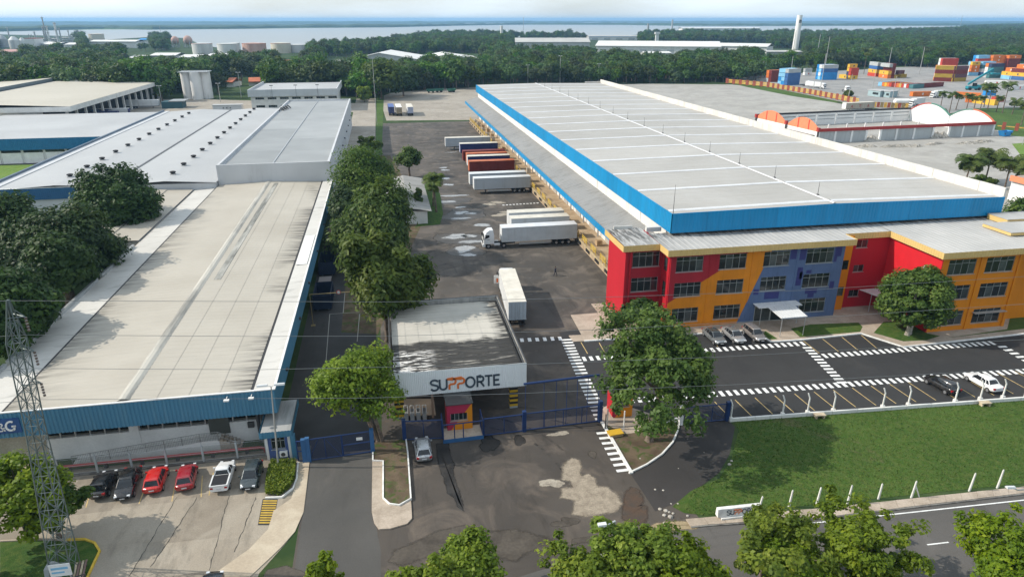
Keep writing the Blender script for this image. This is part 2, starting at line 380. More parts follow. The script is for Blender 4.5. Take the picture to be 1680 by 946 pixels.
# parking lot of the painted office
sheet('parking_pavement', [(22.3, 84.5), (22.3, 61.9), (35.2, 58.9), (71, 57.1), (125, 54.4), (125, 76), (70, 86), (31, 86)], .012, M_new)
sheet('asphalt_patch', px((1114, 702), (1118, 688), (1196, 690), (1206, 700), (1197, 745), (1180, 775), (1140, 805), (1105, 826), (1075, 838), (1050, 800), (1034, 776)) , .018, asphalt_mat('patch_asphalt', (.035, .032, .030), (.045, .04, .037), (.07, .06, .05), .62, .4, False))
zb = MB()
def stripes(p, q, w, pitch=.85, duty=.48, z=.022, slant=0.):
    """rungs across the line p-q (world), each w long"""
    p, q = Vector(p), Vector(q); d = q - p; ln = d.length; d.normalize(); n = Vector((d.y, -d.x)); k = int(ln / pitch)
    for i in range(k):
        c = p + d * ((i + .5) * ln / k); h = d * (pitch * duty / 2); e = n * (w / 2) + d * slant * w / 2
        zb.quad((*(c - h - e), z), (*(c + h - e), z), (*(c + h + e), z), (*(c - h + e), z))
stripes(at(928, 555), at(989, 690), 1.55)
stripes(at(986, 706), at(1024, 776), 1.25, z=.024)
stripes(at(850, 558), at(925, 555), 1.1, .95, .5, z=.026)
stripes(at(953, 589), at(1322, 563), 1.15, .9, .5)
stripes(at(1322, 568), at(1384, 630), 1.2, .85, .5, z=.026)
stripes(at(1348, 584), at(1632, 562), 1.15, .9, .5)
stripes(at(1640, 566), at(1700, 600), 1.2, .9, .5, z=.026)
stripes(at(1030, 657), at(1700, 607), 1.15, .9, .5)
zb.build('zebra_marking', M_paintw, kind='structure', smooth=False)
yl = MB()
x0 = at(1337.4, 674)[0]
for k in range(-4, 13): line(yl, (x0 + 2.52 * k, 59.3 - .035 * 2.52 * k), (x0 + 2.52 * k - .15, 63.1), .1, .022)
for k in range(0, 4): line(yl, at(1318 + 31.5 * k, 559 - 3.2 * k), at(1344 + 31.5 * k, 579 - 2.6 * k), .1, .022)
for k in range(7): line(yl, (26.9 + 2.6 * k, 80.4), (26.7 + 2.6 * k, 76.4), .1, .022)
line(yl, at(953, 561), at(964, 580), .1, .024)
for (a, b) in (((152, 793), (141, 832)), ((238, 800), (228, 826)), ((289, 786), (282, 822)), ((332, 780), (330, 815)), ((350, 775), (343, 812))): line(yl, at(*a), at(*b), .09, .02)
yl.build('bay_marking', M_painty, kind='structure', smooth=False)
hb = MB()
for k in range(10):
    f = k / 10; a = Vector(at(432, 820)).lerp(Vector(at(424, 860)), f); b = Vector(at(455, 820)).lerp(Vector(at(447, 860)), f); a2 = Vector(at(432, 820)).lerp(Vector(at(424, 860)), f + .055); b2 = Vector(at(455, 820)).lerp(Vector(at(447, 860)), f + .055)
    hb.quad((*a, .024), (*a2, .024), (*b2, .024), (*b, .024))
MB().quad(*[(*at(*p), .019) for p in ((431, 818), (423, 861), (448, 861), (456, 818))]).build('hatch_base', flat('hatch_black', (.03, .028, .026), .8), kind='structure', smooth=False)
hb.build('hatch_marking', flat('hatch_yellow', (.5, .33, .05), .8, var=.3), kind='structure', smooth=False)
lm = MB()
for (a, b) in (((541, 515), (535, 590)), ((590, 515), (586, 560)), ((541, 515), (590, 512)), ((566, 480), (563, 513))): line(lm, at(*a), at(*b), .1, .016)
lm.build('lane_marking', flat('faded_paint', (.3, .29, .26), .8), kind='structure', smooth=False)

# walkway slab before the office, its white kerb, lawns
front = [(25.0, 81.2), (49.2, 80.2), (50.1, 76.4), (51.6, 76.3), (54.3, 76.2), (63.9, 76.5), (66.7, 71.7), (86.3, 72.3), (125, 73.6)]
MB().prism(front + [(125, 90), (25.5, 90), (25.2, 82.8)], 0, .12).build('walkway', M_side, kind='structure', smooth=False)
def strip(m, pts, w, z0, z1, closed=False):
    """kerb: a band of width w to the left of the path"""
    P = [Vector(p) for p in pts]; n = len(P)
    nr = []
    for i in range(n):
        a = P[max(i - 1, 0)]; b = P[min(i + 1, n - 1)]; d = (b - a).normalized(); nr.append(Vector((-d.y, d.x)) * w)
    m.loft([[(*P[i], z0), (*(P[i] + nr[i]), z0), (*(P[i] + nr[i]), z1), (*P[i], z1)] for i in range(n)])
kb = MB(); strip(kb, front, -.22, 0, .17); kb.build('walkway_kerb', M_kerbw, kind='structure', smooth=False)
sheet('lawn_by_entrance', px((1297, 540), (1330, 533), (1408, 530), (1415, 537), (1411, 545), (1312, 554)), .132, M_lawn)
sheet('lawn_by_cars', px((1247, 546), (1256, 544), (1276, 557), (1262, 558)), .132, M_lawn)
sheet('lawn_under_tree', px((1449, 529), (1433, 547), (1482, 561), (1520, 559), (1542, 552), (1521, 548), (1500, 528)), .132, M_grass)
sheet('lawn_by_wing', px((1548, 556), (1700, 538), (1700, 470), (1662, 500), (1652, 541)), .132, M_lawn)
# strips left of the office: pale pavement with dark edge
MB().prism(px((970, 499), (1010, 497), (1010, 520), (990, 524)), 0, .10).build('paved_strip', M_side, kind='structure', smooth=False)
MB().prism(px((970, 528), (1030, 524), (1010, 548), (984, 549)), 0, .10).build('paved_strip', M_side, kind='structure', smooth=False)
MB().prism(px((933, 551), (1010, 547), (1012, 557), (941, 561)), 0, .11).build('paved_strip', M_side, kind='structure', smooth=False)

# field between parking lot and road
field = [(35.6, 58.8), (71.2, 57.0), (125, 54.3), (125, 40.9), (57.1, 43.9), (36.7, 44.7), (26.0, 45.1), (24.1, 45.8), (23.4, 46.8), (26, 48.6), (29.4, 49.8), (32, 52.4), (33.6, 54.8), (35.2, 57)]
sheet('field', field, .021, M_lawn)
# grass of the field: short real blades
def in_poly(x, y, P):
    c = False; j = len(P) - 1
    for i in range(len(P)):
        if (P[i][1] > y) != (P[j][1] > y) and x < (P[j][0] - P[i][0]) * (y - P[i][1]) / (P[j][1] - P[i][1]) + P[i][0]: c = not c
        j = i
    return c
def np_mesh(name, V, nq, mats, k=4):
    """quads (or k-gons) in consecutive vertices"""
    me = bpy.data.meshes.new(name); n = len(V)
    me.vertices.add(n); me.vertices.foreach_set('co', np.asarray(V, dtype=np.float32).ravel())
    me.loops.add(n); me.loops.foreach_set('vertex_index', np.arange(n, dtype=np.int32))
    me.polygons.add(nq); me.polygons.foreach_set('loop_start', np.arange(0, n, k, dtype=np.int32))
    for m in mats: me.materials.append(m)
    me.update(calc_edges=True); return me
def blades(name, P, n, h, w, mat, seed, z=.02):
    g = np.random.default_rng(seed); a = np.array(P); lo, hi = a.min(0), a.max(0); pts = []
    while len(pts) < n:
        q = lo + (hi - lo) * g.random((4000, 2)); pts += [p for p in q if in_poly(p[0], p[1], P)]
    p = np.array(pts[:n]); th = g.random(n) * 6.283; hh = h * (.4 + g.random(n) ** 2 * 1.3); ww = w * (.5 + g.random(n)); ln = (g.random((n, 2)) - .5) * h * 1.4
    V = np.zeros((n, 3, 3)); dx = np.stack([np.cos(th), np.sin(th)], 1) * ww[:, None]
    V[:, 0, :2] = p - dx; V[:, 1, :2] = p + dx; V[:, 2, :2] = p + ln; V[:, :2, 2] = z; V[:, 2, 2] = z + hh
    me = np_mesh(name, V.reshape(-1, 3), n, [mat], 3); o = bpy.data.objects.new(name, me); C.objects.link(o); o['kind'] = 'stuff'; return o
vis_field = [(35.6, 58.8), (71.2, 57.0), (78, 56.6), (62, 43.6), (36.7, 44.7), (26.0, 45.1), (24.1, 45.8), (26, 48.6), (29.4, 49.8), (32, 52.4), (35.2, 57)]
M_blade = two('grass_blade', (.052, .102, .017), (.080, .130, .026), .12, .35, .65, .8, 2., .35)
blades('field_grass', vis_field, 30000, .07, .06, M_blade, 5)
# road-side footway in slabs
ed0 = [at(1125, 852), at(1150, 850), at(1350, 834), at(1705, 796)]; ed1 = [at(1133, 864), at(1160, 861), at(1350, 849), at(1705, 806)]
fw = thing('footway', 'concrete slab footway along the road below the grass field', 'footway', (*ed0[1], 0)); fw['kind'] = 'structure'; del fw['category']; del fw['label']
def along(path, s):
    seg = [(Vector(path[i + 1]) - Vector(path[i])).length for i in range(len(path) - 1)]; s *= sum(seg)
    for i, l in enumerate(seg):
        if s <= l or i == len(seg) - 1: return Vector(path[i]).lerp(Vector(path[i + 1]), min(1, s / l))
        s -= l
NSL = 21
for k in range(NSL):
    a, b = k / NSL, (k + .985) / NSL; z = .11 + rnd.uniform(-.015, .015)
    q = [along(ed0, a), along(ed0, b), along(ed1, b), along(ed1, a)]
    MB().prism([tuple(p) for p in q], 0, [z + rnd.uniform(-.008, .008) for _ in q]).build('slab', M_side, fw, smooth=False)
kb = MB(); strip(kb, [(p[0], p[1] - .02) for p in ed1], -.16, 0, .10); kb.build('footway_kerb', two('old_kerb', (.12, .11, .1), (.2, .19, .17), 1.2), kind='structure', smooth=False)
# sandy washed-out mound at the end of the footway
decal('sand_patch', blob(*at(1108, 862), 1.9, .55, 3, rot=-.1), .026, two('sand', (.26, .2, .12), (.32, .25, .15), 1., decal=True))
# soil island with the big tree
isl = px((986, 691), (1033, 776)) + px((1060, 762), (1085, 745), (1103, 725), (1112, 705), (1113, 692))
sheet('tree_island', isl, .03, M_soil)
kb = MB(); strip(kb, px((1033, 777), (1062, 763), (1087, 746), (1105, 726), (1114, 705), (1115, 690)), .16, 0, .16)
strip(kb, px((983, 689), (1034, 777)), .3, 0, .15); kb.build('island_kerb', M_kerbw, kind='structure', smooth=False)
sheet('booth_pavement', px((985, 690), (1024, 712), (1075, 705), (1072, 680), (1010, 660), (990, 668)), .034, M_side)
# left median island
MB().prism(px((611, 755), (610, 840), (614, 858), (622, 869), (640, 868), (668, 860), (676, 851), (675, 830), (668, 760)), 0, .13).build('median_slab', M_side, kind='structure', smooth=False)
med = px((612, 742), (613, 756), (630, 757), (630, 818), (640, 827), (655, 829), (672, 819), (668, 745), (664, 722), (612, 728))
MB().prism(med, 0, .19).build('median_soil', M_soil, kind='structure', smooth=False)
kb = MB(); strip(kb, px((613, 744), (613, 757), (630, 758), (630, 819), (640, 828), (655, 830), (673, 820), (668, 745), (665, 722)), -.14, 0, .27); kb.build('median_kerb', M_kerbw, kind='structure', smooth=False)
# pale apron beside the left drive, hedge bed
MB().prism(px((487, 757), (508, 757), (503, 800), (498, 840), (484, 872), (462, 897), (438, 920), (410, 946), (345, 946), (410, 900), (440, 868), (449, 838), (478, 818), (486, 792)), 0, .07).build('apron', two('apron_concrete', (.40, .33, .245), (.48, .41, .31), .4, fv=.1), kind='structure', smooth=False)
# tree pit with yellow kerb at the lower left
pit = px((0, 888), (60, 884), (110, 888), (140, 886), (156, 893), (163, 906), (152, 925), (138, 956), (0, 970))
sheet('corner_verge', pit, .03, M_grass)
kb = MB(); strip(kb, px((108, 887), (138, 886), (154, 892), (162, 905), (152, 926), (138, 956)), .17, 0, .16); kb.build('corner_kerb', M_kerby, kind='structure', smooth=False)
kb = MB(); strip(kb, px((0, 889), (60, 886), (108, 887)), .15, 0, .13); kb.build('corner_edge', M_side, kind='structure', smooth=False)
sheet('slope_grass', [(-60, 63.5), (-37.6, 63.5), (-36.6, 72), (-60, 76)], .02, M_grass)
sheet('wall_path', px((50, 714), (72, 714), (90, 752), (95, 768), (30, 768)), .026, two('sandy_path', (.40, .33, .23), (.5, .42, .3), .6))
# stains, worn patches, puddles: thin sheets with outlines of their own
M_sandy = two('worn_subbase', (.23, .19, .145), (.33, .28, .215), 1.6, .35, .65, .95, 8, .35, decal=True)
M_pale = two('pale_patch', (.26, .225, .18), (.36, .32, .26), .9, .35, .65, .95, 6, .3, decal=True)
M_stain = two('oil_stain', (.022, .020, .018), (.04, .036, .032), .5, .4, .6, .45, 4, .25, decal=True)
M_brown = two('damp_mud', (.055, .046, .037), (.085, .072, .058), .5, .4, .6, .75, 4, .25, decal=True)
def water_mat():
    t = NT('puddle_water'); f = t.noise(1.2, 5); t.fin(t.mix(t.rng(f, .35, .65), (.22, .215, .20), (.36, .35, .335)), t.rng(f, .3, .7, .06, .25), 0, .6); t.ragged(); return t.m
M_pud = water_mat()
decal('worn_patch', px((938, 752), (948, 756), (951, 770), (954, 782), (966, 778), (974, 788), (980, 800), (994, 800), (1010, 812), (1018, 826), (1008, 838), (976, 841), (955, 845), (942, 842), (946, 820), (922, 815), (925, 802), (942, 800), (938, 788), (924, 786), (928, 762)), .011, M_sandy)
decal('worn_patch', blob(*at(905, 792), 1.1, .55, 12, rough=.5), .011, M_pale); decal('worn_patch', blob(*at(917, 711), 1.0, .35, 14, rough=.4), .011, M_pale)
decal('pothole', blob(*at(930, 856), 1.0, .55, 21, rough=.5), .013, M_brown); decal('pothole', blob(*at(972, 745), .35, .6, 22), .011, M_brown)
decal('mud_patch', blob(*at(1040, 832), 1.9, 1.1, 23, rough=.9, rot=.6), .0145, two('red_mud', (.085, .055, .038), (.065, .052, .042), .8, decal=True))
decal('wet_streak', px((716, 728), (735, 728), (737, 745), (744, 762), (742, 777), (750, 800), (757, 822), (762, 838), (752, 828), (745, 814), (735, 808), (733, 795), (724, 770), (718, 750)), .0125, M_stain)
decal('wet_patch', blob(*at(803, 727), .9, 1.3, 31, rough=.4), .0125, M_stain); decal('wet_patch', blob(*at(852, 722), .5, .9, 32), .0125, M_stain)
decal('wet_patch', px((640, 920), (652, 903), (690, 888), (715, 874), (760, 862), (800, 874), (845, 870), (900, 885), (930, 895), (925, 905), (870, 900), (845, 918), (800, 905), (720, 905), (660, 926)), .015, M_brown)
decal('wet_patch', px((1010, 880), (990, 888), (955, 889), (938, 894), (940, 884), (985, 878)), .0152, M_brown)
decal('wet_patch', px((440, 935), (470, 928), (500, 940), (540, 946), (430, 950)), .0154, M_brown)
pud = [(736, 303, 1.2, .9), (744, 321, 3.2, .75), (730, 331, 2.8, .8), (757, 349, 1.4, 1.1), (772, 350, 1.2, .7), (756, 358, 1.8, .7), (748, 388, 2.4, 1.3), (770, 387, 1.2, .9), (791, 369, 1.6, 1.0), (762, 408, 1.5, 2.0), (768, 418, 1.3, .8), (776, 396, 2.4, .8), (728, 275, 1.0, .8), (730, 279, 1.3, .7), (741, 250, 2.0, .7), (755, 340, 1.0, .6), (730, 293, 1.3, 1.0)]
for i, (x, y, a, b) in enumerate(pud): decal('puddle', blob(*at(x, y), a, b, 40 + i, rough=.45), .013, M_pud)
for i, (x, y, a, b) in enumerate([(762, 352, 5, 4.5), (757, 392, 4.5, 4), (745, 330, 4, 3.), (765, 412, 3., 3)]): decal('wet_patch', blob(*at(x, y), a, b, 70 + i, rough=.4), .0105, two('damp_asphalt', (.06, .054, .047), (.08, .07, .06), .4, .4, .6, .5, decal=True))
for i, (x, y, a, b) in enumerate([(803, 335, 1.3, 1.2), (816, 332, 1.6, 1.0), (827, 352, 2.2, 1.3), (838, 348, 2.2, .8)]): decal('pale_patch', blob(*at(x, y), a, b, 80 + i, rough=.5), .0118, M_pale)
tm = MB()
for (cx_, cy_, r0, a0, a1) in ((12, 118, 7, 20, 250), (12, 118, 8.9, 30, 240), (14, 100, 12, 60, 170), (14, 100, 13.9, 60, 170), (20, 108, 16, 100, 200), (20, 108, 17.9, 100, 200), (9, 140, 14, -60, 60), (9, 140, 15.9, -60, 60), (6, 52, 9, 10, 100), (6, 52, 10.6, 10, 100), (10, 47, 14, 20, 90), (10, 47, 15.5, 20, 90)):
    q = [(cx_ + r0 * math.cos(R(a0 + (a1 - a0) * i / 30)), cy_ + r0 * math.sin(R(a0 + (a1 - a0) * i / 30)) * 1.25) for i in range(31)]
    for a, b in zip(q, q[1:]):
        if rnd.random() < .8: line(tm, a, b, .28, .0098)
def tyre_mat():
    t = NT('tyre_mark'); t.fin((.03, .028, .026), .8, 0, .3); tr = t.n('ShaderNodeBsdfTransparent'); ms = t.n('ShaderNodeMixShader'); t.put(ms.inputs[0], t.rng(t.noise(.35, 6, rough=.7), .42, .68, .0, .6))
    t.t.links.new(tr.outputs[0], ms.inputs[1]); t.t.links.new(t.b.outputs[0], ms.inputs[2]); t.t.links.new(ms.outputs[0], t.o.inputs['Surface']); return t.m
tm.build('tyre_mark', tyre_mat(), kind='structure', smooth=False)
dk = MB()
for k in range(11): 
    a, b = Vector(at(826, 336.5)), Vector(at(882, 333)); c = a.lerp(b, k / 10); dk.quad(*[(c.x + u, c.y + v, .014) for u, v in ((-.25, -.3), (.25, -.3), (.25, .3), (-.25, .3))])
dk.build('dock_marking', M_paintw, kind='structure', smooth=False)
# shredded grass strip on the yard's left edge
sheet('yard_verge', [(-3.4, 100), (-2.2, 100), (-1.0, 250), (1.2, 420), (-2.6, 432), (-3.2, 300)], .012, M_grass)
sheet('hut_verge', px((683, 372), (722, 368), (727, 350), (722, 318), (704, 296), (690, 310), (690, 345)), .016, M_grass)
sheet('tree_verge', px((560, 545), (620, 548), (640, 500), (668, 420), (690, 372), (672, 310), (640, 255), (605, 255), (585, 330), (570, 430)), .014, M_soil)

# land beyond: lots on the right, container terminal
sheet('lot_pavement', px((990, 139), (1060, 137.5), (1200, 139), (1236, 142), (1330, 161), (1420, 178), (1500, 196), (1560, 206), (1640, 214), (1720, 232), (1760, 330), (1660, 350), (1560, 330), (1400, 290), (1200, 220), (1050, 160)), .006, M_far_conc)
sheet('terminal_pavement', px((1188, 127), (1262, 124), (1330, 119), (1440, 112.5), (1500, 109), (1580, 107), (1740, 103), (1900, 103), (1900, 172), (1700, 176), (1600, 178), (1570, 184), (1520, 194), (1440, 178), (1330, 158), (1240, 140)), .008, M_term)
sheet('fence_verge', px((1186, 131), (1240, 139), (1320, 155), (1374, 166), (1374, 169), (1300, 158), (1230, 144), (1185, 134)), .014, M_grass)
sheet('terminal_lawn', px((1560, 186), (1600, 178), (1700, 181), (1740, 190), (1740, 230), (1650, 222), (1625, 205)), .016, M_grass)
sheet('lot_lawn', px((1660, 236), (1700, 233), (1760, 262), (1760, 280), (1680, 262)), .018, M_bright)
sheet('left_lawn', px((-60, 272), (60, 270), (100, 282), (30, 300), (-60, 306)), .016, M_bright)
sheet('left_path', px((-60, 266), (80, 261), (110, 268), (-60, 279)), .012, M_lane)
sheet('left_yard', px((-80, 262), (110, 258), (160, 225), (230, 195), (330, 186), (330, 163), (262, 163), (180, 190), (60, 215), (-80, 232)), .010, M_back_conc)
sheet('office_yard', px((330, 186), (430, 186), (590, 184), (606, 170), (440, 166), (330, 163)), .012, M_back_conc)
# ------------------------------------------------------------------ river, far bank
def river_mat():
    t = NT('river_water'); f = t.noise(.004, 6, v=t.scale(t.pos(), (1, .25, 1)))
    t.bump(t.noise(.06, 4), .12, .6); return t.fin(t.mix(f, (.26, .27, .26), (.34, .35, .335)), .38, 0, .5)
M_riv = river_mat()
sheet('river', px((-700, 62), (-300, 58), (0, 57), (120, 60), (170, 66), (250, 61), (305, 63), (335, 76), (400, 84), (520, 84), (620, 75), (700, 62), (760, 60), (800, 60), (860, 62), (930, 62), (1000, 62), (1060, 56), (1110, 52.5), (1170, 51), (1240, 51.5), (1340, 52), (1430, 50), (1490, 46.5), (1575, 43.6), (1575, 42.8), (1440, 42.8), (1260, 43.2), (1120, 43), (1010, 41.3), (860, 41), (760, 42.5), (640, 45.5), (500, 46.5), (400, 48), (250, 49.3), (170, 48.5), (100, 50), (0, 52.6), (-300, 55), (-700, 58)), .4, M_riv)
sheet('far_river', px((745, 37.6), (820, 36.6), (1000, 36.5), (1012, 37.2), (960, 38.4), (850, 38.6), (760, 38.8)), .4, M_riv)
sheet('sand_bar', px((105, 49.4), (170, 47.6), (330, 47), (480, 45.4), (560, 44.6), (570, 45.4), (480, 46.6), (330, 48.3), (170, 48.9)), .6, M_bright)
# low wooded far shore: an uneven raised rim
def rim(name, pts, depth, h, seed):
    r = random.Random(seed); m = MB(); P = [Vector(at(*p)) for p in pts]; rows = []
    n = 160
    for i in range(n + 1):
        c = along([tuple(p) for p in P], i / n); d = c.normalized(); k = c.length / 3000
        hh = h * r.uniform(.6, 1.15); rows.append([(*(c), 0), (*(c + d * 12 * k), hh * .8), (*(c + d * 60 * k), hh), (*(c + d * depth), hh * r.uniform(.8, 1.1)), (*(c + d * (depth + 40)), 0)])
    for i in range(n): 
        m.add(rows[i] + rows[i + 1], [(j, j + 5, j + 6, j + 1) for j in range(4)])
    return m.build(name, M_floor, kind='structure', smooth=False)
rim('far_shore', [(-700, 57.5), (-300, 54.7), (0, 52.2), (100, 49.6), (170, 47.8), (250, 48.9), (400, 47.4), (500, 46), (640, 45), (760, 42), (860, 40.6), (1010, 41), (1120, 42.7), (1260, 42.9), (1440, 42.5), (1575, 42.5), (1700, 42), (2100, 41)], 900, 13, 4)
rim('farther_shore', [(-900, 40), (0, 39), (740, 38.4), (1012, 37), (1400, 38), (2400, 38)], 2000, 20, 9)
# ------------------------------------------------------------------ air
def haze():
    t = NT('haze_air'); t.t.nodes.remove(t.b)
    v = t.n('ShaderNodeVolumePrincipled'); v.inputs['Color'].default_value = (.36, .66, 1.0, 1); v.inputs['Density'].default_value = HAZE_D
    v.inputs['Anisotropy'].default_value = .15
    t.t.links.new(v.outputs[0], t.o.inputs['Volume']); t.m.cycles.homogeneous_volume = True
    o = B(-25000, 25000, -25000, 25000, -1.2, 66).build('haze', t.m, kind='stuff', smooth=False); return o
HAZE_D = 1.1e-4
haze()
# ================================================================== RIGHT WAREHOUSE
def blue_mat():
    t = NT('bright_blue_sheet'); r = t.rand(); f = t.noise(.9, 6, v=t.scale(t.pos(), (1, 1, .15)), rough=.65); g = t.n('ShaderNodeCombineColor'); v = t.math('ADD', t.rng(r, 0, 1, .90, 1.06), t.rng(f, .35, .7, .05, -.12)); [t.put(g.inputs[i], v) for i in range(3)]
    return t.fin(t.mix(1., t.mix(t.rng(f, .55, .8, 0, .25), (.002, .225, .47), (.05, .20, .34)), g.outputs[0], 'MULTIPLY'), .42, 0, .4)
M_blue = blue_mat()
M_wall_w = flat('white_wall', (.66, .65, .62), .75, 0, .3, .14, .5)
def streaked(name, base, dirt, axis=2, sc=.6, lo=.52, hi=.75, rough=.7, amt=.8, stretch=.12, var=.1):
    """surface with dirt drawn out along one axis (rain streaks, sheet runs)"""
    t = NT(name); k = [1., 1., 1.]; k[axis] = stretch
    f = t.noise(sc, 7, v=t.scale(t.pos(), tuple(k)), rough=.65); b = t.noise(.15, 5)
    c = t.mix(t.rng(b, .3, .7), tuple(q * (1 - var) for q in base), tuple(min(.9, q * (1 + var * .5)) for q in base))
    c = t.mix(t.rng(f, lo, hi, 0, amt), c, dirt); return t.fin(c, rough, 0, .3)
M_clere = streaked('clerestory_panel', (.68, .665, .62), (.34, .31, .27), 2, .9, .55, .8)
M_par = streaked('parapet_concrete', (.58, .56, .52), (.30, .28, .25), 2, .6, .52, .8)
def roof_sheet_mat(name, a, b, dirt, ax):
    t = NT(name); P = t.pos(); r = t.rand(); k = [1., 1., 1.]; k[ax] = .07; s_ = t.noise(1.6, 8, v=t.scale(P, tuple(k)), rough=.7); f = t.noise(.05, 6, dist=.6); sp = t.noise(.7, 7, rough=.7)
    c = t.mix(t.rng(f, .35, .65), a, b); c = t.mix(t.rng(s_, .50, .72, 0, .38), c, dirt); c = t.mix(t.rng(sp, .62, .74, 0, .35), c, dirt)
    g = t.n('ShaderNodeCombineColor'); v = t.rng(r, 0, 1, .93, 1.05); [t.put(g.inputs[i], v) for i in range(3)]; return t.fin(t.mix(1., c, g.outputs[0], 'MULTIPLY'), t.rng(sp, .3, .7, .42, .6), 0, .35)
M_roofw = roof_sheet_mat('warehouse_roof_sheet', (.36, .342, .31), (.42, .402, .37), (.27, .25, .22), 0)
M_strip = flat('roof_strip_white', (.62, .625, .63), .45, 0, .4, .12, .4)
M_metal = flat('galvanised', (.42, .43, .43), .45, .5, .5, .15)
M_dark = flat('dark_void', (.02, .02, .022), .8)
M_steel = flat('dark_steel', (.10, .10, .10), .5, .6, .5)
M_tan = two('dock_floor', (.33, .24, .15), (.43, .33, .22), .4, fv=.15)
M_yel = flat('guard_yellow', (.62, .42, .06), .6, 0, .4, .25, 2)
WX0, WX1, RX, WY0, WY1, EZ, RZ = 39.4, 94.4, 65.2, 88.4, 298.0, 15.2, 15.55
wh = thing('warehouse', 'huge right-hand warehouse with pale gabled roof crossed by white strips and bright blue edge band', 'warehouse', (65, 190, 0))
B(40.5, 94.1, 90.2, 297.5, 0, 14.9).build('wall', M_wall_w, wh, smooth=False)
# roof bays
ys = [WY0 + .3] + [90.4 + 12.6 * k for k in range(17)] + [WY1]
for i in range(len(ys) - 1):
    a, b = ys[i], ys[i + 1]
    if b - a < 2.5: 
        a = ys[i]
    for (xa, za, xb, zb_) in ((WX0 + .15, EZ, RX, RZ), (RX, RZ, WX1 - .3, EZ - .05)):
        m = MB(); n = 4
        for k in range(n):     # sheet runs with standing seams
            f0, f1 = k / n, (k + 1) / n; y0, y1 = a + (b - a) * f0, a + (b - a) * f1
            m.quad((xa, y0 + .06, za), (xb, y0 + .06, zb_), (xb, y1 - .06, zb_), (xa, y1 - .06, za))
            m.add([(xa, y1 - .06, za), (xb, y1 - .06, zb_), (xb, y1, zb_ + .02), (xa, y1, za + .02), (xb, y1 + .06, zb_), (xa, y1 + .06, za)], [(0, 1, 2, 3), (3, 2, 4, 5)])
        m.build('roof_panel', M_roofw, wh, smooth=False)
for k in range(17):
    y = 90.4 + 12.6 * k
    for (xa, za, xb, zb_) in ((WX0 + .2, EZ, RX - .3, RZ), (RX + .3, RZ, WX1 - .5, EZ - .05)):
        MB().add([(xa, y - .42, za + .03), (xb, y - .42, zb_ + .03), (xb, y - .2, zb_ + .16), (xa, y - .2, za + .16), (xb, y + .2, zb_ + .16), (xa, y + .2, za + .16), (xb, y + .42, zb_ + .03), (xa, y + .42, za + .03)],
                 [(0, 1, 2, 3), (3, 2, 4, 5), (5, 4, 6, 7)]).build('roof_strip', M_strip, wh, smooth=False)
MB().loft([[(RX - .26, y, RZ + .05), (RX, y, RZ + .17), (RX + .26, y, RZ + .05)] for y in (WY0 + .4, WY1 - .2)], closed=False).build('ridge_cap', M_strip, wh, smooth=False)
for k in range(17):
    y = 94.0 + 12.6 * k
    MB().tube([(RX + .6, y, RZ - .05), (RX + .6, y, RZ + 2.1)], [.05, .025], 5).box(RX + .45, RX + .75, y - .15, y + .15, RZ - .05, RZ + .14).build('lightning_rod', M_steel, wh)
MB().tube([(WX0 + .4, WY0 + .5, EZ), (WX0 + .4, WY0 + .5, EZ + 4.2)], [.05, .02], 5).build('lightning_rod', M_steel, wh)
# blue band: panels along the left eave and the front
n = 35
for i in range(n):
    y0 = WY0 + (WY1 - WY0) * i / n; y1 = WY0 + (WY1 - WY0) * (i + 1) / n - .03
    MB().corr((WX0, y1), (WX0, y0), 12.45, EZ + .12, .5, .03).box(WX0 + .01, WX0 + .12, y0, y1, 12.45, EZ + .12).build('blue_panel', M_blue, wh, smooth=False)
n = 10
for i in range(n):
    x0 = WX0 + .0 + (WX1 - WX0) * i / n; x1 = WX0 + (WX1 - WX0) * (i + 1) / n - .03
    zt = lambda x: EZ + .12 + (RZ - EZ) * (1 - abs(x - RX) / (RX - WX0 if x < RX else WX1 - RX)) * .8
    MB().corr((x0, WY0), (x1, WY0), 12.45, (zt(x0), zt(x1)), .5, .03).wallprism([(x0, 12.45), (x1, 12.45), (x1, zt(x1)), (x0, zt(x0))], 'y', WY0 + .01, WY0 + .12).build('blue_panel', M_blue, wh, smooth=False)
B(WX0 + .2, 40.2, WY0 + .2, WY1, 12.6, 12.75).build('eave_soffit', M_wall_w, wh, smooth=False)
B(40.21, WX1, WY0 + .2, 90.2, 12.6, 12.75).build('eave_soffit', M_wall_w, wh, smooth=False)
# raised wall along the right eave, cast panels
n = 42
for i in range(n):
    y0 = WY0 + .15 + (WY1 - WY0) * i / n; y1 = WY0 + .15 + (WY1 - WY0) * (i + 1) / n - .05
    z = 16.7 + rnd.uniform(-.02, .02); B(WX1 - .25 + rnd.uniform(-.015, .015), WX1, y0, y1, 14.6, z).build('parapet_panel', M_par, wh, smooth=False)
B(RX + 22, WX1 - .3, WY1 - .1, WY1 + .05, 14.5, 15.9).build('parapet_end', M_par, wh, smooth=False)
# clerestory wall above the dock canopy
n = 35
for i in range(n):
    y0 = 90.5 + 207 * i / n; y1 = 90.5 + 207 * (i + 1) / n - .09
    B(40.15 + rnd.uniform(-.02, .02), 40.49, y0, y1, 10.0, 12.59).build('wall_panel', M_clere, wh, smooth=False)
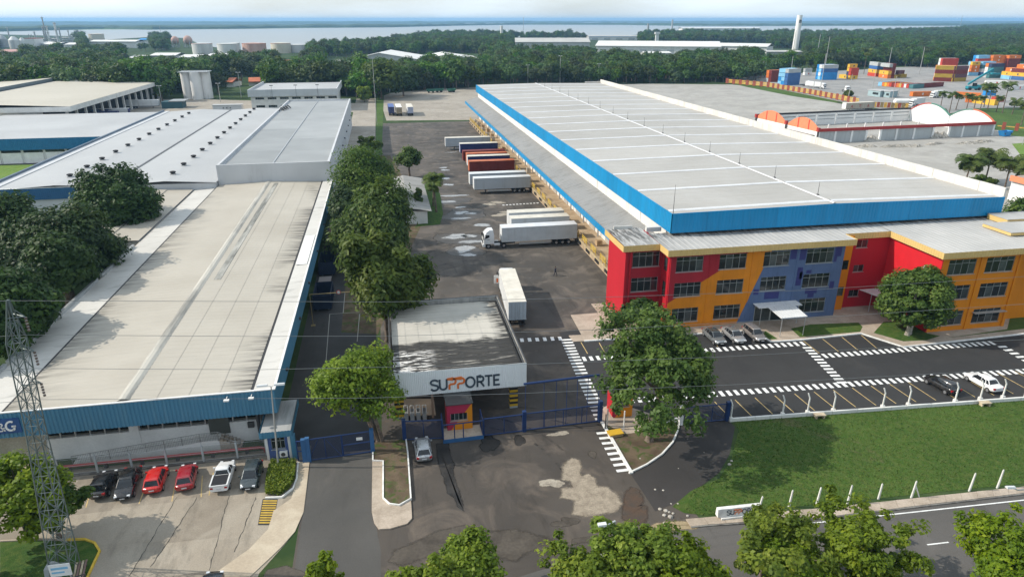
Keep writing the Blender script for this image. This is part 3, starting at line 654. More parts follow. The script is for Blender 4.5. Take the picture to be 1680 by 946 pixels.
# dock canopy
DX, CE = 36.0, 34.6
M_can = streaked('canopy_sheet', (.25, .248, .24), (.10, .097, .088), 0, .9, .50, .75, .6, .6, .3)
m = MB(); y = 93.6
while y < 297.5:
    m.quad((CE + .4, y, 8.62), (40.1, y, 10.3), (40.1, y + .62, 10.3), (CE + .4, y + .62, 8.62))
    m.add([(CE + .4, y + .62, 8.62), (40.1, y + .62, 10.3), (40.1, y + .8, 10.36), (CE + .4, y + .8, 8.68), (40.1, y + .98, 10.3), (CE + .4, y + .98, 8.62)], [(0, 1, 2, 3), (3, 2, 4, 5)]); y += .98
m.build('canopy_roof', M_can, wh, smooth=False)
B(CE + .1, CE + .4, 93.6, 297.6, 8.35, 8.5).build('canopy_gutter', M_dark, wh, smooth=False)
n = 20
for i in range(n):
    y0 = 93.6 + 204 * i / n; y1 = 93.6 + 204 * (i + 1) / n - .03
    B(CE, CE + .1, y0, y1, 7.75, 8.85).build('canopy_edge', M_blue, wh, smooth=False)
for i in range(20):
    yy = 103 + 10.2 * i
    MB().tube([(39.9, yy, 1.25), (39.9, yy, 9.9)], .16, 8).tube([(39.9, yy, 9.6), (CE + .4, yy, 8.3)], .1, 6).build('canopy_post', M_metal, wh)
B(DX, 40.5, 93.2, 297, 0, 1.3).build('dock_platform', M_tan, wh, smooth=False)
B(DX - .08, DX, 93.2, 297, 1.0, 1.32).build('dock_edge', flat('dock_edge_paint', (.42, .34, .2), .8, var=.3), wh, smooth=False)
M_door = flat('dock_door', (.40, .37, .32), .6)
for i in range(18):
    y0 = 106 + 10.6 * i
    B(40.35, 40.49, y0, y0 + 3.6, 1.31, 5.2).build('dock_door', M_door, wh, smooth=False)
# yellow dock rails, tyre bumpers between the bays
for i in range(35):
    y0 = 95.0 + 5.75 * i; m = MB()
    for z in (1.75, 2.15, 2.5): m.box(DX + .05, DX + .12, y0, y0 + 3.2, z, z + .13)
    for f in (0, 1.55, 3.1): m.box(DX + .03, DX + .14, y0 + f, y0 + f + .1, 1.3, 2.65)
    m.build('dock_rail', M_yel, wh, smooth=False)
    m = MB()
    for k in range(3): m.tube([(DX - .22, y0 + 3.7 + k * .75, .75), (DX - .08, y0 + 3.7 + k * .75, .75)], .32, 10)
    m.build('dock_bumper', M_dark, wh)
# freight standing on the dock
M_card = two('cardboard', (.36, .24, .13), (.44, .31, .18), 1.2); M_wrap = flat('wrapped_goods', (.52, .47, .4), .4)
k = 0
for i, (yy, xx) in enumerate([(286, 37.5), (281, 38.2), (276, 37.2), (271, 38.4), (265, 37.6), (259, 38.6), (252, 37.4), (246, 38.2), (240, 37.6), (222, 38.2), (184, 38.6), (118, 38.4)]):
    s = thing('pallet_load', f'{"brown carton" if i % 2 else "pale wrapped"} pallet load on the warehouse dock, {ORD[i]} from the far end of the platform', 'pallet', (xx, yy, 1.3), rnd.uniform(-.1, .1), 'pallet loads on the dock')
    MB().box(-.6, .6, -.5, .5, .1, .14).box(-.6, -.45, -.5, .5, 0, .1).box(.45, .6, -.5, .5, 0, .1).box(-.08, .08, -.5, .5, 0, .1).build('pallet', M_card, s, local=True, smooth=False)
    hh = rnd.uniform(.9, 1.6); MB().box(-.55, .0, -.45, .45, .14, hh).box(.01, .55, -.45, .45, .14, hh - rnd.uniform(.05, .4)).build('carton', M_card if i % 2 else M_wrap, s, local=True, smooth=False)
# ================================================================== PAINTED OFFICE
M_cream = flat('cream_sheet', (.62, .43, .165), .5, 0, .4, .08, .5)
M_red = streaked('red_paint', (.42, .012, .022), (.25, .02, .025), 2, 1.6, .55, .8, .6, .5, .1)
M_orange = streaked('orange_paint', (.63, .205, .002), (.40, .14, .01), 2, 1.6, .55, .8, .6, .5, .08)
M_bluep = flat('slate_blue_paint', (.085, .13, .24), .65, 0, .35, .1, .5)
M_indigo = flat('indigo_paint', (.03, .032, .14), .65)
def facade_paint():
    t = NT('facade_paint'); x, y, z = t.xyz(); f = t.noise(.5, 5); f2 = t.noise(5, 4)
    red = t.math('GREATER_THAN', z, t.math('MULTIPLY_ADD', x, .60, 4.0 - .60 * 37.4))
    blu = t.math('GREATER_THAN', x, t.math('MULTIPLY_ADD', z, .37, 48.27))
    c = t.mix(red, (.63, .205, .002), (.33, .011, .022)); c = t.mix(blu, c, (.085, .13, .24))
    g = t.n('ShaderNodeCombineColor'); k = t.math('ADD', t.math('ADD', t.rng(f, .3, .7, .88, 1.06), t.rng(f2, .3, .7, -.03, .03)), t.rng(t.noise(1.8, 6, v=t.scale(t.pos(), (1, 1, .1)), rough=.7), .5, .78, 0, -.22)); [t.put(g.inputs[i], k) for i in range(3)]
    return t.fin(t.mix(1., c, g.outputs[0], 'MULTIPLY'), .62, 0, .35)
M_fac = facade_paint()
def glass_mat(name='window_glass', tint=(.014, .018, .018), light=.35):
    t = NT(name); r = t.rand(); f = t.noise(.9, 3, v=t.obj()); x, y, z = t.xyz(t.obj())
    lite = t.math('MULTIPLY', t.rng(r, .55, .95), light); c = t.mix(t.math('MULTIPLY', lite, t.rng(f, .35, .65, .3, 1)), tint, (.22, .25, .24))
    return t.fin(c, t.rng(r, 0, 1, .06, .16), 0, .6)
M_glass = glass_mat(); M_alu = flat('aluminium_frame', (.40, .41, .40), .4, .4, .5, .05)
def facade(name, Y, x0, x1, z0, z1, holes, mat, parent, depth=.22, flip=1):
    """wall sheet facing -Y with real window openings and reveals"""
    xs = sorted({x0, x1, *[h[0] for h in holes], *[h[1] for h in holes]}); zs = sorted({z0, z1, *[h[2] for h in holes], *[h[3] for h in holes]}); m = MB()
    for i in range(len(xs) - 1):
        for j in range(len(zs) - 1):
            cx, cz = (xs[i] + xs[i + 1]) / 2, (zs[j] + zs[j + 1]) / 2
            if any(h[0] < cx < h[1] and h[2] < cz < h[3] for h in holes): continue
            m.quad((xs[i], Y, zs[j]), (xs[i + 1], Y, zs[j]), (xs[i + 1], Y, zs[j + 1]), (xs[i], Y, zs[j + 1]))
    for a, b, c, d in holes:
        m.quad((a, Y, c), (a, Y + depth, c), (b, Y + depth, c), (b, Y, c)); m.quad((a, Y, d), (b, Y, d), (b, Y + depth, d), (a, Y + depth, d))
        m.quad((a, Y, c), (a, Y, d), (a, Y + depth, d), (a, Y + depth, c)); m.quad((b, Y, c), (b, Y + depth, c), (b, Y + depth, d), (b, Y, d))
    return m.build(name, mat, parent, smooth=False)
PANE = {}
def window(parent, x0, x1, z0, z1, Y, cols=4, top=.27, frame=M_alu, glass=M_glass, label=None, sill=True):
    """window > frame bars are its mesh; every pane a sub-part"""
    m = MB(); w = .045; zt = z1 - (z1 - z0) * top; y0, y1 = Y + .08, Y + .15
    for (a, b, c, d) in ((x0, x1, z0, z0 + w), (x0, x1, z1 - w, z1), (x0, x0 + w, z0 + w, z1 - w), (x1 - w, x1, z0 + w, z1 - w)): m.box(a, b, y0, y1, c, d)
    if top: m.box(x0 + w, x1 - w, y0 + .003, y1 - .003, zt - w / 2, zt + w / 2)
    xs = [x0 + (x1 - x0) * k / cols for k in range(cols + 1)]
    for k in range(1, cols): m.box(xs[k] - w / 2, xs[k] + w / 2, y0 + .006, y1 - .006, z0 + w, z1 - w)
    if sill: m.box(x0 - .08, x1 + .08, Y - .08, Y + .08, z0 - .07, z0 - .002)
    o = m.build('window', frame, parent, label=label, smooth=False)
    rows = [(z0, zt), (zt, z1)] if top else [(z0, z1)]
    for k in range(cols):
        for (a, b) in rows:
            pw, ph = round(xs[k + 1] - xs[k], 3), round(b - a, 3); key = (pw, ph, glass.name)
            if key not in PANE: 
                q = MB().quad((0, 0, 0), (pw, 0, 0), (pw, 0, ph), (0, 0, ph)).build('pane', glass, o, local=True, smooth=False); PANE[key] = q.data
            else: q = bpy.data.objects.new('pane', PANE[key]); C.objects.link(q); q.parent = o
            base = Vector((0, 0, 0)); p = o
            while p: base += LOC.get(p, Vector((0, 0, 0))); p = p.parent
            q.location = Vector((xs[k], Y + .12, a)) - base
    return o
of = thing('office_building', 'three-storey office painted red, orange and slate blue in front of the big warehouse', 'office building', (60, 84, 0))
MY = 82.8; H1 = 11.1
rowz = [(8.55, 10.75), (4.85, 6.95), (.95, 3.1)]
cols = [(38.2, 42.15), (44.55, 48.6), (51.25, 55.2), (57.85, 62.1)]
wins = [(a, b, c, d) for (a, b) in cols for (c, d) in rowz]; wins.remove((51.25, 55.2, .95, 3.1))
facade('main_facade', MY, 37.4, 63.8, 0, H1 + .6, wins + [(50.9, 56.2, .12, 2.7)], M_fac, of)
for w_ in wins: window(of, *w_, MY)
B(37.4, 63.8, MY + .23, MY + .4, 0, H1 + .6).build('inner_wall', M_dark, of, smooth=False)
B(37.4, 37.6, MY + .01, 86, 0, H1 + .6).build('side_wall', M_red, of, smooth=False)
B(63.6, 63.8, MY + .41, 88, 0, H1 + .6).build('side_wall', M_orange, of, smooth=False)
for x in (43.2, 49.6, 56.5): B(x - .12, x + .12, MY - .06, MY - .003, 0, H1 + .2).build('pilaster', M_fac, of, smooth=False)
dr = MB(); 
for a, b in ((50.95, 51.05), (53.45, 53.65), (56.05, 56.15)): dr.box(a, b, MY + .1, MY + .16, .12, 2.7)
dr.box(51.05, 56.05, MY + .1, MY + .16, 2.6, 2.7); dr = dr.build('entrance', M_alu, of, smooth=False)
for a, b in ((51.05, 53.45), (53.65, 56.05)): MB().quad((a, MY + .13, .12), (b, MY + .13, .12), (b, MY + .13, 2.6), (a, MY + .13, 2.6)).build('door_pane', M_glass, dr, smooth=False)
pb = MB()
for (a, b, c, d) in [(55.3, 56.25, 9.4, 10.9), (56.75, 57.7, 9.2, 10.9), (56.75, 57.6, 5.3, 8.1), (57.2, 57.7, 6.3, 7.4), (58.2, 59.0, 7.1, 7.6), (50.35, 51.15, 4.35, 5.2), (52.1, 54.4, 3.55, 4.72), (62.25, 63.3, 9.4, 10.9), (62.25, 62.7, 8.6, 9.4), (58.5, 60.4, 3.9, 4.7), (59.0, 60.0, 3.3, 3.9), (62.3, 63.0, 4.4, 5.6)]: pb.box(a, b, MY - .012, MY - .003, c, d)
pb.build('painted_blocks', M_indigo, of, kind='stuff', smooth=False)
# left wing
lw = [(33.0, 36.95, 8.55, 10.75), (33.0, 36.95, 4.85, 6.95), (33.0, 36.95, .95, 3.1)]
facade('wing_facade', 85.8, 32.2, 37.4, 0, H1 + .6, lw, flat('deep_red_paint', (.33, .011, .022), .6, 0, .35, .1, .5), of)
for w_ in lw: window(of, *w_, 85.8)
B(32.2, 37.4, 86.05, 93, 0, H1 + .6).build('wing_body', M_red, of, smooth=False)
B(31.9, 32.2, 85.7, 93.1, 0, H1 + .6).build('wing_side', M_red, of, smooth=False)
B(32.55, 32.75, 85.55, 85.795, 0, H1).build('pilaster', M_red, of, smooth=False)
for c, d in ((8.4, 10.3), (4.5, 6.7)):
    B(37.35, 37.39, 83.9, 84.9, c, d).build('side_window', M_glass, of, smooth=False)
# recess between the wings
facade('recess_facade', 85.2, 66.4, 73.1, 0, H1 + .6, [(67.4, 69.2, 9.6, 10.8), (67.6, 69.3, 5.8, 6.9), (67.6, 69.3, 1.8, 2.9)], M_red, of)
for w_ in ((67.4, 69.2, 9.6, 10.8), (67.6, 69.3, 5.8, 6.9), (67.6, 69.3, 1.8, 2.9)): window(of, *w_, 85.2, cols=2, top=0)
B(63.85, 66.4, 84.6, 84.9, 0, H1 + .6).build('recess_strip', M_orange, of, smooth=False)
for z in (6.6, 2.4): B(65.2, 66.1, 84.55, 84.595, z, z + 1.4).build('side_window', M_glass, of, smooth=False)
B(63.85, 73.1, 85.5, 89, 0, H1 + .6).build('recess_body', M_red, of, smooth=False)
# right wing
RY = 75.0
rw = [(74.0, 78.3, c, d) for c, d in rowz] + [(79.9, 84.4, c, d) for c, d in rowz]
facade('right_facade', RY, 73.0, 85.4, 0, H1 + .6, rw, M_orange, of)
for i, w_ in enumerate(rw): window(of, *w_, RY)
B(79.6, 84.8, RY - .7, RY - .04, 2.66, 2.72).build('sun_shade', M_alu, of, smooth=False)
B(73.0, 85.4, RY + .24, 89, 0, H1 + .6).build('right_body', M_orange, of, smooth=False)
B(72.9, 73.0, RY - .01, 85.2, 0, H1 + .6).build('right_side_wall', flat('scarlet_paint', (.55, .012, .02), .6, 0, .35, .08), of, smooth=False)
B(78.9, 79.3, RY - .12, RY - .003, 0, H1).build('pilaster', M_orange, of, smooth=False); B(85.0, 85.45, RY - .15, RY - .003, 0, H1).build('pilaster', M_orange, of, smooth=False)
for z in (7.9, 8.7): B(72.75, 72.9, 77.6, 77.9, z, z + .35).build('wall_lamp', M_strip, of, smooth=False)
B(85.4, 112, 77, 89, 0, H1 + .6).build('rear_body', M_orange, of, smooth=False)
# roof sheets: ribs run from front to back
def ribroof(name, x0, x1, y0, y1, z0, z1, mat, parent, pitch=.85, h=.05, w=.22):
    m = MB(); n = max(1, int((x1 - x0) / pitch)); p = (x1 - x0) / n
    for i in range(n):
        a = x0 + i * p; b = a + p - w; c = b + w / 2; d = a + p
        m.add([(a, y0, z0), (b, y0, z0), (b, y1, z1), (a, y1, z1), (c, y0, z0 + h), (c, y1, z1 + h), (d, y0, z0), (d, y1, z1)], [(0, 1, 2, 3), (1, 4, 5, 2), (4, 6, 7, 5)])
    return m.build(name, mat, parent, smooth=False)
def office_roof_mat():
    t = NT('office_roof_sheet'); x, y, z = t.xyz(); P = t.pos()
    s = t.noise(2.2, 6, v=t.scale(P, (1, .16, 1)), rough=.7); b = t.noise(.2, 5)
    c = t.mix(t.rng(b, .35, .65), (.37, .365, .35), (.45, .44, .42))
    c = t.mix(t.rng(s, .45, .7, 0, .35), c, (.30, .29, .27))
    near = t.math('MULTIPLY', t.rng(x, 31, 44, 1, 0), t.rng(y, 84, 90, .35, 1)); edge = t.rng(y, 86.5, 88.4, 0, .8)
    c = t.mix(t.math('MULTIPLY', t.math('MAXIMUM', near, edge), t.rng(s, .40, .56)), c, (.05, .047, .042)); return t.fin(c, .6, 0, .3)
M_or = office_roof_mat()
FT = 12.05
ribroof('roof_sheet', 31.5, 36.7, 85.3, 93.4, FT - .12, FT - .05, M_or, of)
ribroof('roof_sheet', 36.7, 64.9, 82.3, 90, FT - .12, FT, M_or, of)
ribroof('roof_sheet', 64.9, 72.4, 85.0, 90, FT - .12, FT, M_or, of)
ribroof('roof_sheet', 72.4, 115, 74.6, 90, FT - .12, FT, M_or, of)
B(36.9, 39.2, 91.2, 91.8, FT - .1, FT + .55).build('roof_upstand', M_par, of, smooth=False); B(32.5, 35.4, 93.1, 93.3, FT - .1, FT + .4).build('roof_upstand', M_par, of, smooth=False)
FB = 11.15
def band(p, q, za=FB, zb_=FT): MB().corr(p, q, za, zb_, .42, .035).build('fascia', M_cream, of, smooth=False)
for p, q in (((31.3, 93.5), (31.3, 85.1)), ((31.3, 85.1), (36.6, 85.1)), ((36.6, 85.1), (36.6, 82.1)), ((36.6, 82.1), (64.95, 82.1)), ((64.95, 82.1), (64.95, 84.8)), ((64.95, 84.8), (72.3, 84.8)), ((72.3, 84.8), (72.3, 74.4)), ((72.3, 74.4), (115, 74.4))): band(p, q)
m = MB()
for (x0, x1, y0, y1) in ((31.35, 37.5, 85.15, 86), (31.35, 31.9, 86, 93.3), (36.65, 64.9, 82.15, 82.9), (64.9, 72.35, 84.85, 85.3), (72.35, 73, 74.45, 85), (73, 115, 74.45, 75.1)): m.box(x0, x1, y0, y1, FB + .03, FB + .08)
m.build('soffit', M_cream, of, smooth=False)
B(87.4, 115, 79.4, 84.4, FT + .05, FT + .5).build('roof_step', M_cream, of, smooth=False); B(91.6, 115, 84.4, 88, FT + .05, FT + .85).build('roof_step', M_cream, of, smooth=False)
B(87.3, 115, 79.3, 84.45, FT + .505, FT + .55).build('step_cover', M_or, of, smooth=False); B(91.5, 115, 84.3, 88.1, FT + .855, FT + .9).build('step_cover', M_or, of, smooth=False)
# entrance canopies
M_cano = flat('canopy_white', (.62, .63, .63), .5, 0, .4, .12, 1.2)
ca = thing('entrance_canopy', 'white T-shaped sheet canopy on thin posts over the blue office entrance', 'canopy', (53.8, 80, 0))
MB().prism([(50.5, 82.75), (57.2, 82.75), (57.2, 81.0), (56, 81.0), (55.6, 77.2), (51.7, 77.2), (51.9, 81.0), (50.5, 81.0)], 2.95, 3.05).build('canopy_sheet', M_cano, ca, smooth=False)
for i in range(9): B(51.75 + .45 * i, 51.82 + .45 * i, 77.25, 82.7, 3.053, 3.085).build('sheet_rib', M_cano, ca, smooth=False)
for x, y in ((51.9, 77.3), (55.4, 77.3), (51.0, 81.2), (56.8, 81.2)): MB().tube([(x, y, .1), (x, y, 2.95)], .05, 6).build('post', M_metal, ca)
ca = thing('side_canopy', 'small pale sheet canopy by the red wall behind the round tree', 'canopy', (71, 82.5, 0))
MB().prism([(69.2, 85.0), (72.6, 85.0), (72.6, 80.2), (70.6, 80.2)], 2.9, 3.0).build('canopy_sheet', M_cano, ca, smooth=False)
for x, y in ((69.8, 83), (70.8, 80.4)): MB().tube([(x, y, .1), (x, y, 2.9)], .05, 6).build('post', M_metal, ca)
# ================================================================== LEFT WAREHOUSE WITH CREAM ROOF
M_sblue = streaked('steel_blue_sheet', (.065, .195, .30), (.12, .25, .33), 2, 1.6, .5, .75, .5, .6, .1)
def cream_roof_mat():
    t = NT('cream_roof'); P = t.pos(); x, y, z = t.xyz()
    run = t.noise(1.1, 7, v=t.scale(P, (.12, 1.6, 1)), rough=.7); b = t.noise(.09, 5); sp = t.noise(.5, 6)
    c = t.mix(t.rng(b, .35, .65), (.385, .35, .292), (.445, .41, .348)); c = t.mix(t.rng(run, .5, .75, 0, .3), c, (.33, .31, .275))
    for (xc, w0, sgn, amt) in ((-14.75, 3.4, 1, 1.), (-37.3, 1.7, 1, .7), (-36.4, 4.5, 1, .35)):
        d = t.math('ABSOLUTE', t.math('SUBTRACT', x, xc)); near = t.rng(d, 0, w0, 1, 0)
        patch = t.rng(t.noise(.055, 4), .40, .50); m = t.math('MULTIPLY', t.math('MULTIPLY', near, t.rng(run, .40, .60)), patch)
        c = t.mix(t.math('MULTIPLY', m, amt), c, (.035, .033, .03))
    return t.fin(c, .6, 0, .25)
M_cr = cream_roof_mat()
M_band = streaked('pale_roof_band', (.54, .52, .48), (.22, .21, .19), 0, .8, .55, .75, .6, .7, .25)
M_gut = flat('gutter_black', (.03, .03, .032), .7)
M_cap = flat('white_capping', (.76, .75, .72), .5)
M_gw_ = streaked('grey_white_sheet', (.52, .53, .54), (.33, .33, .33), 2, .5, .55, .8)
lwh = thing('warehouse', 'long cream-roofed warehouse with ribbed steel-blue front band at the left', 'warehouse', (-25, 110, 0))
LX = dict(r=-12.45, gr=-14.75, rd=-26.4, gl=-37.3, l=-41.8); LY0, LY1 = 62.7, 160.0
def course(xa, za, xb, zb_, y0, y1, mat, parent, name='roof_sheet', pitch=1.02, h=.032):
    """sheet course whose ribs run along X"""
    m = MB(); n = int((y1 - y0) / pitch); p = (y1 - y0) / n; dz = .03
    for i in range(n):
        a = y0 + i * p; b = a + p - .26; c = b + .13; d = a + p
        m.add([(xa, a, za), (xb, a, zb_), (xb, b, zb_), (xa, b, za), (xa, c, za + h), (xb, c, zb_ + h), (xa, d, za), (xb, d, zb_)], [(0, 1, 2, 3), (3, 2, 5, 4), (4, 5, 7, 6)])
    return m.build(name, mat, parent, smooth=False)
nc = 4
for i in range(nc):
    for (s0, s1) in ((LX['rd'], LX['gr'] - .25), (LX['rd'], LX['gl'] + .25)):
        xa = s0 + (s1 - s0) * i / nc; xb = s0 + (s1 - s0) * (i + 1) / nc + (.12 if s1 > s0 else -.12)
        za = 6.98 - .09 * i - .03 * i; zb_ = za - .10
        if s1 < s0: xa, xb, za, zb_ = xb, xa, zb_, za
        course(xa, za, xb, zb_, LY0 + .15, LY1, M_cr, lwh)
MB().loft([[(LX['rd'] - .55, y, 6.98), (LX['rd'] - .2, y, 7.12), (LX['rd'] + .2, y, 7.12), (LX['rd'] + .55, y, 6.98)] for y in (LY0 + .2, LY1)], closed=False).build('ridge_cap', streaked('ridge_metal', (.44, .42, .37), (.16, .155, .14), 1, .5, .45, .65), lwh, smooth=False)
B(LX['rd'] + 1.4, LX['rd'] + 2.3, 96, 158, 6.86, 6.95).build('skylight_strip', streaked('skylight_dirty', (.40, .39, .35), (.09, .09, .08), 1, .8, .42, .6), lwh, smooth=False)
B(LX['gr'] - .25, LX['gr'] + .2, LY0 + .2, LY1, 6.4, 6.5).build('gutter', M_gut, lwh, smooth=False)
B(LX['gl'] - .2, LX['gl'] + .25, LY0 + .2, LY1, 6.2, 6.42).build('gutter', M_gut, lwh, smooth=False)
course(LX['gr'] + .2, 6.62, LX['r'] + .02, 6.72, LY0 + .15, LY1, M_band, lwh, 'edge_sheet', 1.6, .03)
B(LX['gr'] + .35, LX['r'] - .35, 101, 116, 6.72, 6.80).build('new_sheet', M_cap, lwh, smooth=False)
course(LX['l'], 6.05, LX['gl'] - .2, 6.3, LY0 + .15, LY1, M_band, lwh, 'edge_sheet', 1.3, .04)
for k in range(3): course(-58 + 5.3 * k, 6.9 - .25 * k, -52.7 + 5.3 * k, 6.75 - .25 * k, 120, 157.8, M_cr, lwh, 'side_roof_sheet', 1.3, .03)
B(-57.5, -42.2, 120.5, 157.8, 0, 5.9).build('side_body', M_gw_, lwh, smooth=False)
for (y0, y1) in ((LY0, 74.5), (75, 83), (84, 101), (102.5, 117)): B(LX['l'] - .35, LX['l'], y0, y1, 5.7, 6.5 + rnd.uniform(-.05, .05)).build('edge_gutter', M_metal, lwh, smooth=False)
# blue band
MB().corr((-52, LY0), (LX['r'], LY0), 4.2, 6.85, .36, .06).build('front_band', M_sblue, lwh, smooth=False)
MB().corr((LX['r'], LY0), (LX['r'], LY1), 4.2, 6.85, .36, .05).build('side_band', M_sblue, lwh, smooth=False)
B(-52, LX['r'] + .1, LY0 - .08, LY0 + .12, 6.852, 6.95).build('capping', M_cap, lwh, smooth=False)
B(LX['r'] - .12, LX['r'] + .1, LY0 + .121, LY1, 6.852, 6.95).build('capping', M_cap, lwh, smooth=False)
B(-52, -41.8, LY0 + .1, LY0 + .3, 4.2, 6.85).build('band_back', M_metal, lwh, smooth=False)
B(-41.5, LX['r'] - .1, LY0 + .08, 65, 4.22, 4.32).build('soffit', M_metal, lwh, smooth=False)
# front wall with window band
B(-34.9, -14.6, 64.7, 65.0, 0, 2.4).build('front_wall', M_wall_w, lwh, smooth=False)
B(-34.9, -14.6, 65.3, 65.4, 2.4, 4.3).build('window_band', M_glass, lwh, smooth=False)
for k in range(16):
    x = -34.9 + 20.3 * k / 15
    if k in (6,): B(x - .45, x + .45, 64.62, 65.1, 0, 4.2).build('column', M_wall_w, lwh, smooth=False)
    else: B(x - .06, x + .06, 64.72, 64.9, 2.41, 4.2).build('mullion', M_alu, lwh, smooth=False)
B(-19.7, -17.7, 64.6, 64.69, 1.2, 4.2).build('doorway', flat('door_dark', (.07, .075, .065), .6), lwh, smooth=False)
B(-42, -14.0, 65.5, 159.5, 0, 6.0).build('body', two('side_wall_tan', (.36, .32, .25), (.42, .38, .31), .6), lwh, smooth=False)
for x in (-14.75, -14.2): MB().cyl(x, 64.2, 0, 4.2, .18, n=10).build('pipe_column', M_steel, lwh)
B(-15.9, -15.3, 64.4, 64.69, 1.7, 2.3).build('wall_unit', M_steel, lwh, smooth=False)
for x in (-16.9, -14.6):
    MB().box(x - .03, x + .03, LY0 - .5, LY0, 6.55, 6.6).box(x - .25, x + .25, LY0 - .75, LY0 - .45, 6.35, 6.5).build('floodlight', M_cap, lwh, smooth=False)
for y in (70, 84, 97, 112, 128, 144): B(LX['r'] + .02, LX['r'] + .3, y, y + .35, 5.0, 5.3).build('floodlight', M_steel, lwh, smooth=False)
# company sign on the band, partly outside the picture
sg = thing('sign', 'dark blue panel with white serif letters at the left end of the ribbed blue band', 'sign', (-37.6, LY0 - .1, 4.9))
sx1 = onY(33, 690, LY0)[0]
B(sx1 - 4.6, sx1, LY0 - .16, LY0 - .075, 4.75, 6.3).build('panel', flat('sign_blue', (.02, .075, .22), .5), sg, smooth=False)
gx = onY(7, 690, LY0)[0]
def strokes(paths, w, z0, z1, place):
    """ribbon letters: paths in letter space, w wide"""
    m = MB()
    for p in paths:
        P = [Vector(q) for q in p]; n = len(P); L_, R_ = [], []
        for i in range(n):
            a = P[i] - P[i - 1] if i else P[1] - P[0]; b = P[i + 1] - P[i] if i < n - 1 else a
            d = (a.normalized() + b.normalized()); d = d.normalized() if d.length > 1e-6 else a.normalized()
            k = 1 / max(.5, d.dot(b.normalized())); nn = Vector((-d.y, d.x)) * (w / 2 * k); L_.append(P[i] + nn); R_.append(P[i] - nn)
        m.loft([[place(*L_[i], z0), place(*R_[i], z0), place(*R_[i], z1), place(*L_[i], z1)] for i in range(n)])
    return m
M_letw = flat('letter_white', (.78, .78, .76), .5)
arc = lambda cx, cy, rx, ry, a, b, n=14: [(cx + rx * math.cos(R(a + (b - a) * i / n)), cy + ry * math.sin(R(a + (b - a) * i / n))) for i in range(n + 1)]
pl = lambda ox, s, sh=.12: (lambda u, v, d: (ox + (u + v * sh) * s, LY0 - .165 - d, 5.02 + v * s))
strokes([arc(.42, .5, .38, .46, 55, 305), [(.50, .44), (.86, .44)], [(.74, .44), (.70, .12), (.60, .04)]], .17, 0, .05, pl(gx, 1.02)).build('letter', M_letw, sg, smooth=False)
strokes([[(.78, .02), (.24, .66)] + arc(.37, .78, .16, .16, 215, -40, 12) + [(.22, .44)] + arc(.34, .23, .24, .20, 140, 330, 12) + [(.70, .46)]], .12, 0, .05, pl(gx - .72, .86)).build('letter', M_letw, sg, smooth=False)
strokes([[(.15, .02), (.15, .95)], [(.15, .93)] + arc(.4, .72, .26, .21, 90, -90) + [(.15, .51)]], .17, 0, .05, pl(gx - 1.75, 1.02)).build('letter', M_letw, sg, smooth=False)
# access ramp and steps before the front wall
rp = thing('access_ramp', 'long grey-railed access ramp with steps rising along the white wall under the blue band', 'ramp', (-26, 63.6, 0))
MB().wallprism([(-32.5, 0), (-18.6, 0), (-18.6, 1.25), (-20.2, 1.25), (-32.5, .08)], 'y', 63.35, 64.66).build('slope', M_wall_w, rp, smooth=False)
for k in range(6): B(-18.6 + .34 * k, -18.26 + .34 * k, 63.4, 64.66, 0, 1.25 - .2 * k - .02).build('step', M_side, rp, smooth=False)
M_rail = flat('rail_grey', (.24, .235, .22), .5, .3, .4); m = MB()
rt = lambda x: .08 + (1.17 * (x + 32.5) / 12.3 if x < -20.2 else 1.17) if x < -18.6 else max(.1, 1.25 - .58 * (x + 18.6))
xs = [-32.4 + 1.72 * k for k in range(9)] + [-18.6, -17.6, -16.6]
for z in (1.0, .55): m.tube([(x, 63.3, rt(x) + z) for x in xs], .035, 5)
m.build('handrail', M_rail, rp)
for x in xs: MB().tube([(x, 63.3, rt(x) - .05), (x, 63.3, rt(x) + 1.0)], .03, 5).build('rail_post', M_rail, rp)
m = MB(); 
for k in range(90):
    x = -32.3 + 13.7 * k / 89; m.box(x - .012, x + .012, 63.29, 63.31, rt(x) + .02, rt(x) + .98)
m.build('baluster', M_rail, rp, kind='stuff', smooth=False)
pi_ = thing('fire_pipe', 'fat red fire-water pipe on low brackets behind the wire fence', 'pipe', (-24, 62.3, 0))
M_rpipe = flat('pipe_red', (.42, .06, .055), .5)
MB().tube([(-34.2, 62.35, .62), (-14.6, 62.25, .62), (-14.15, 62.2, .55), (-14.05, 62.2, .1)], .14, 10).build('pipe', M_rpipe, pi_)
for k in range(6): B(-32.5 + 3.3 * k, -32.2 + 3.3 * k, 62.2, 62.45, 0, .48).build('bracket', M_steel, pi_, smooth=False)
def mesh_mat(name, col, open_):
    t = NT(name); tr = t.n('ShaderNodeBsdfTransparent'); ms = t.n('ShaderNodeMixShader'); ms.inputs[0].default_value = open_
    t.put(t.b.inputs['Base Color'], col); t.t.links.new(t.b.outputs[0], ms.inputs[1]); t.t.links.new(tr.outputs[0], ms.inputs[2]); t.t.links.new(ms.outputs[0], t.o.inputs['Surface']); return t.m
M_mesh = mesh_mat('wire_netting', (.2, .22, .22), .80); M_meshb = mesh_mat('blue_netting', (.02, .035, .10), .62)
fe = thing('wire_fence', 'grey wire fence on concrete posts between the parked cars and the ramp', 'fence', (-24, 61.5, 0))
M_post = flat('concrete_post', (.36, .38, .38), .8)
for x in (-36.0, -32.9, -29.5, -26.4, -23.2, -19.8, -16.6, -13.8):
    MB().box(x - .09, x + .09, 61.42, 61.58, 0, 1.95).tube([(x, 61.5, 1.95), (x + .02, 61.5, 2.4)], .03, 5).build('post', M_post, fe, smooth=False)
MB().quad((-36, 61.5, .1), (-13.8, 61.5, .1), (-13.8, 61.5, 1.9), (-36, 61.5, 1.9)).build('netting', M_mesh, fe, smooth=False)
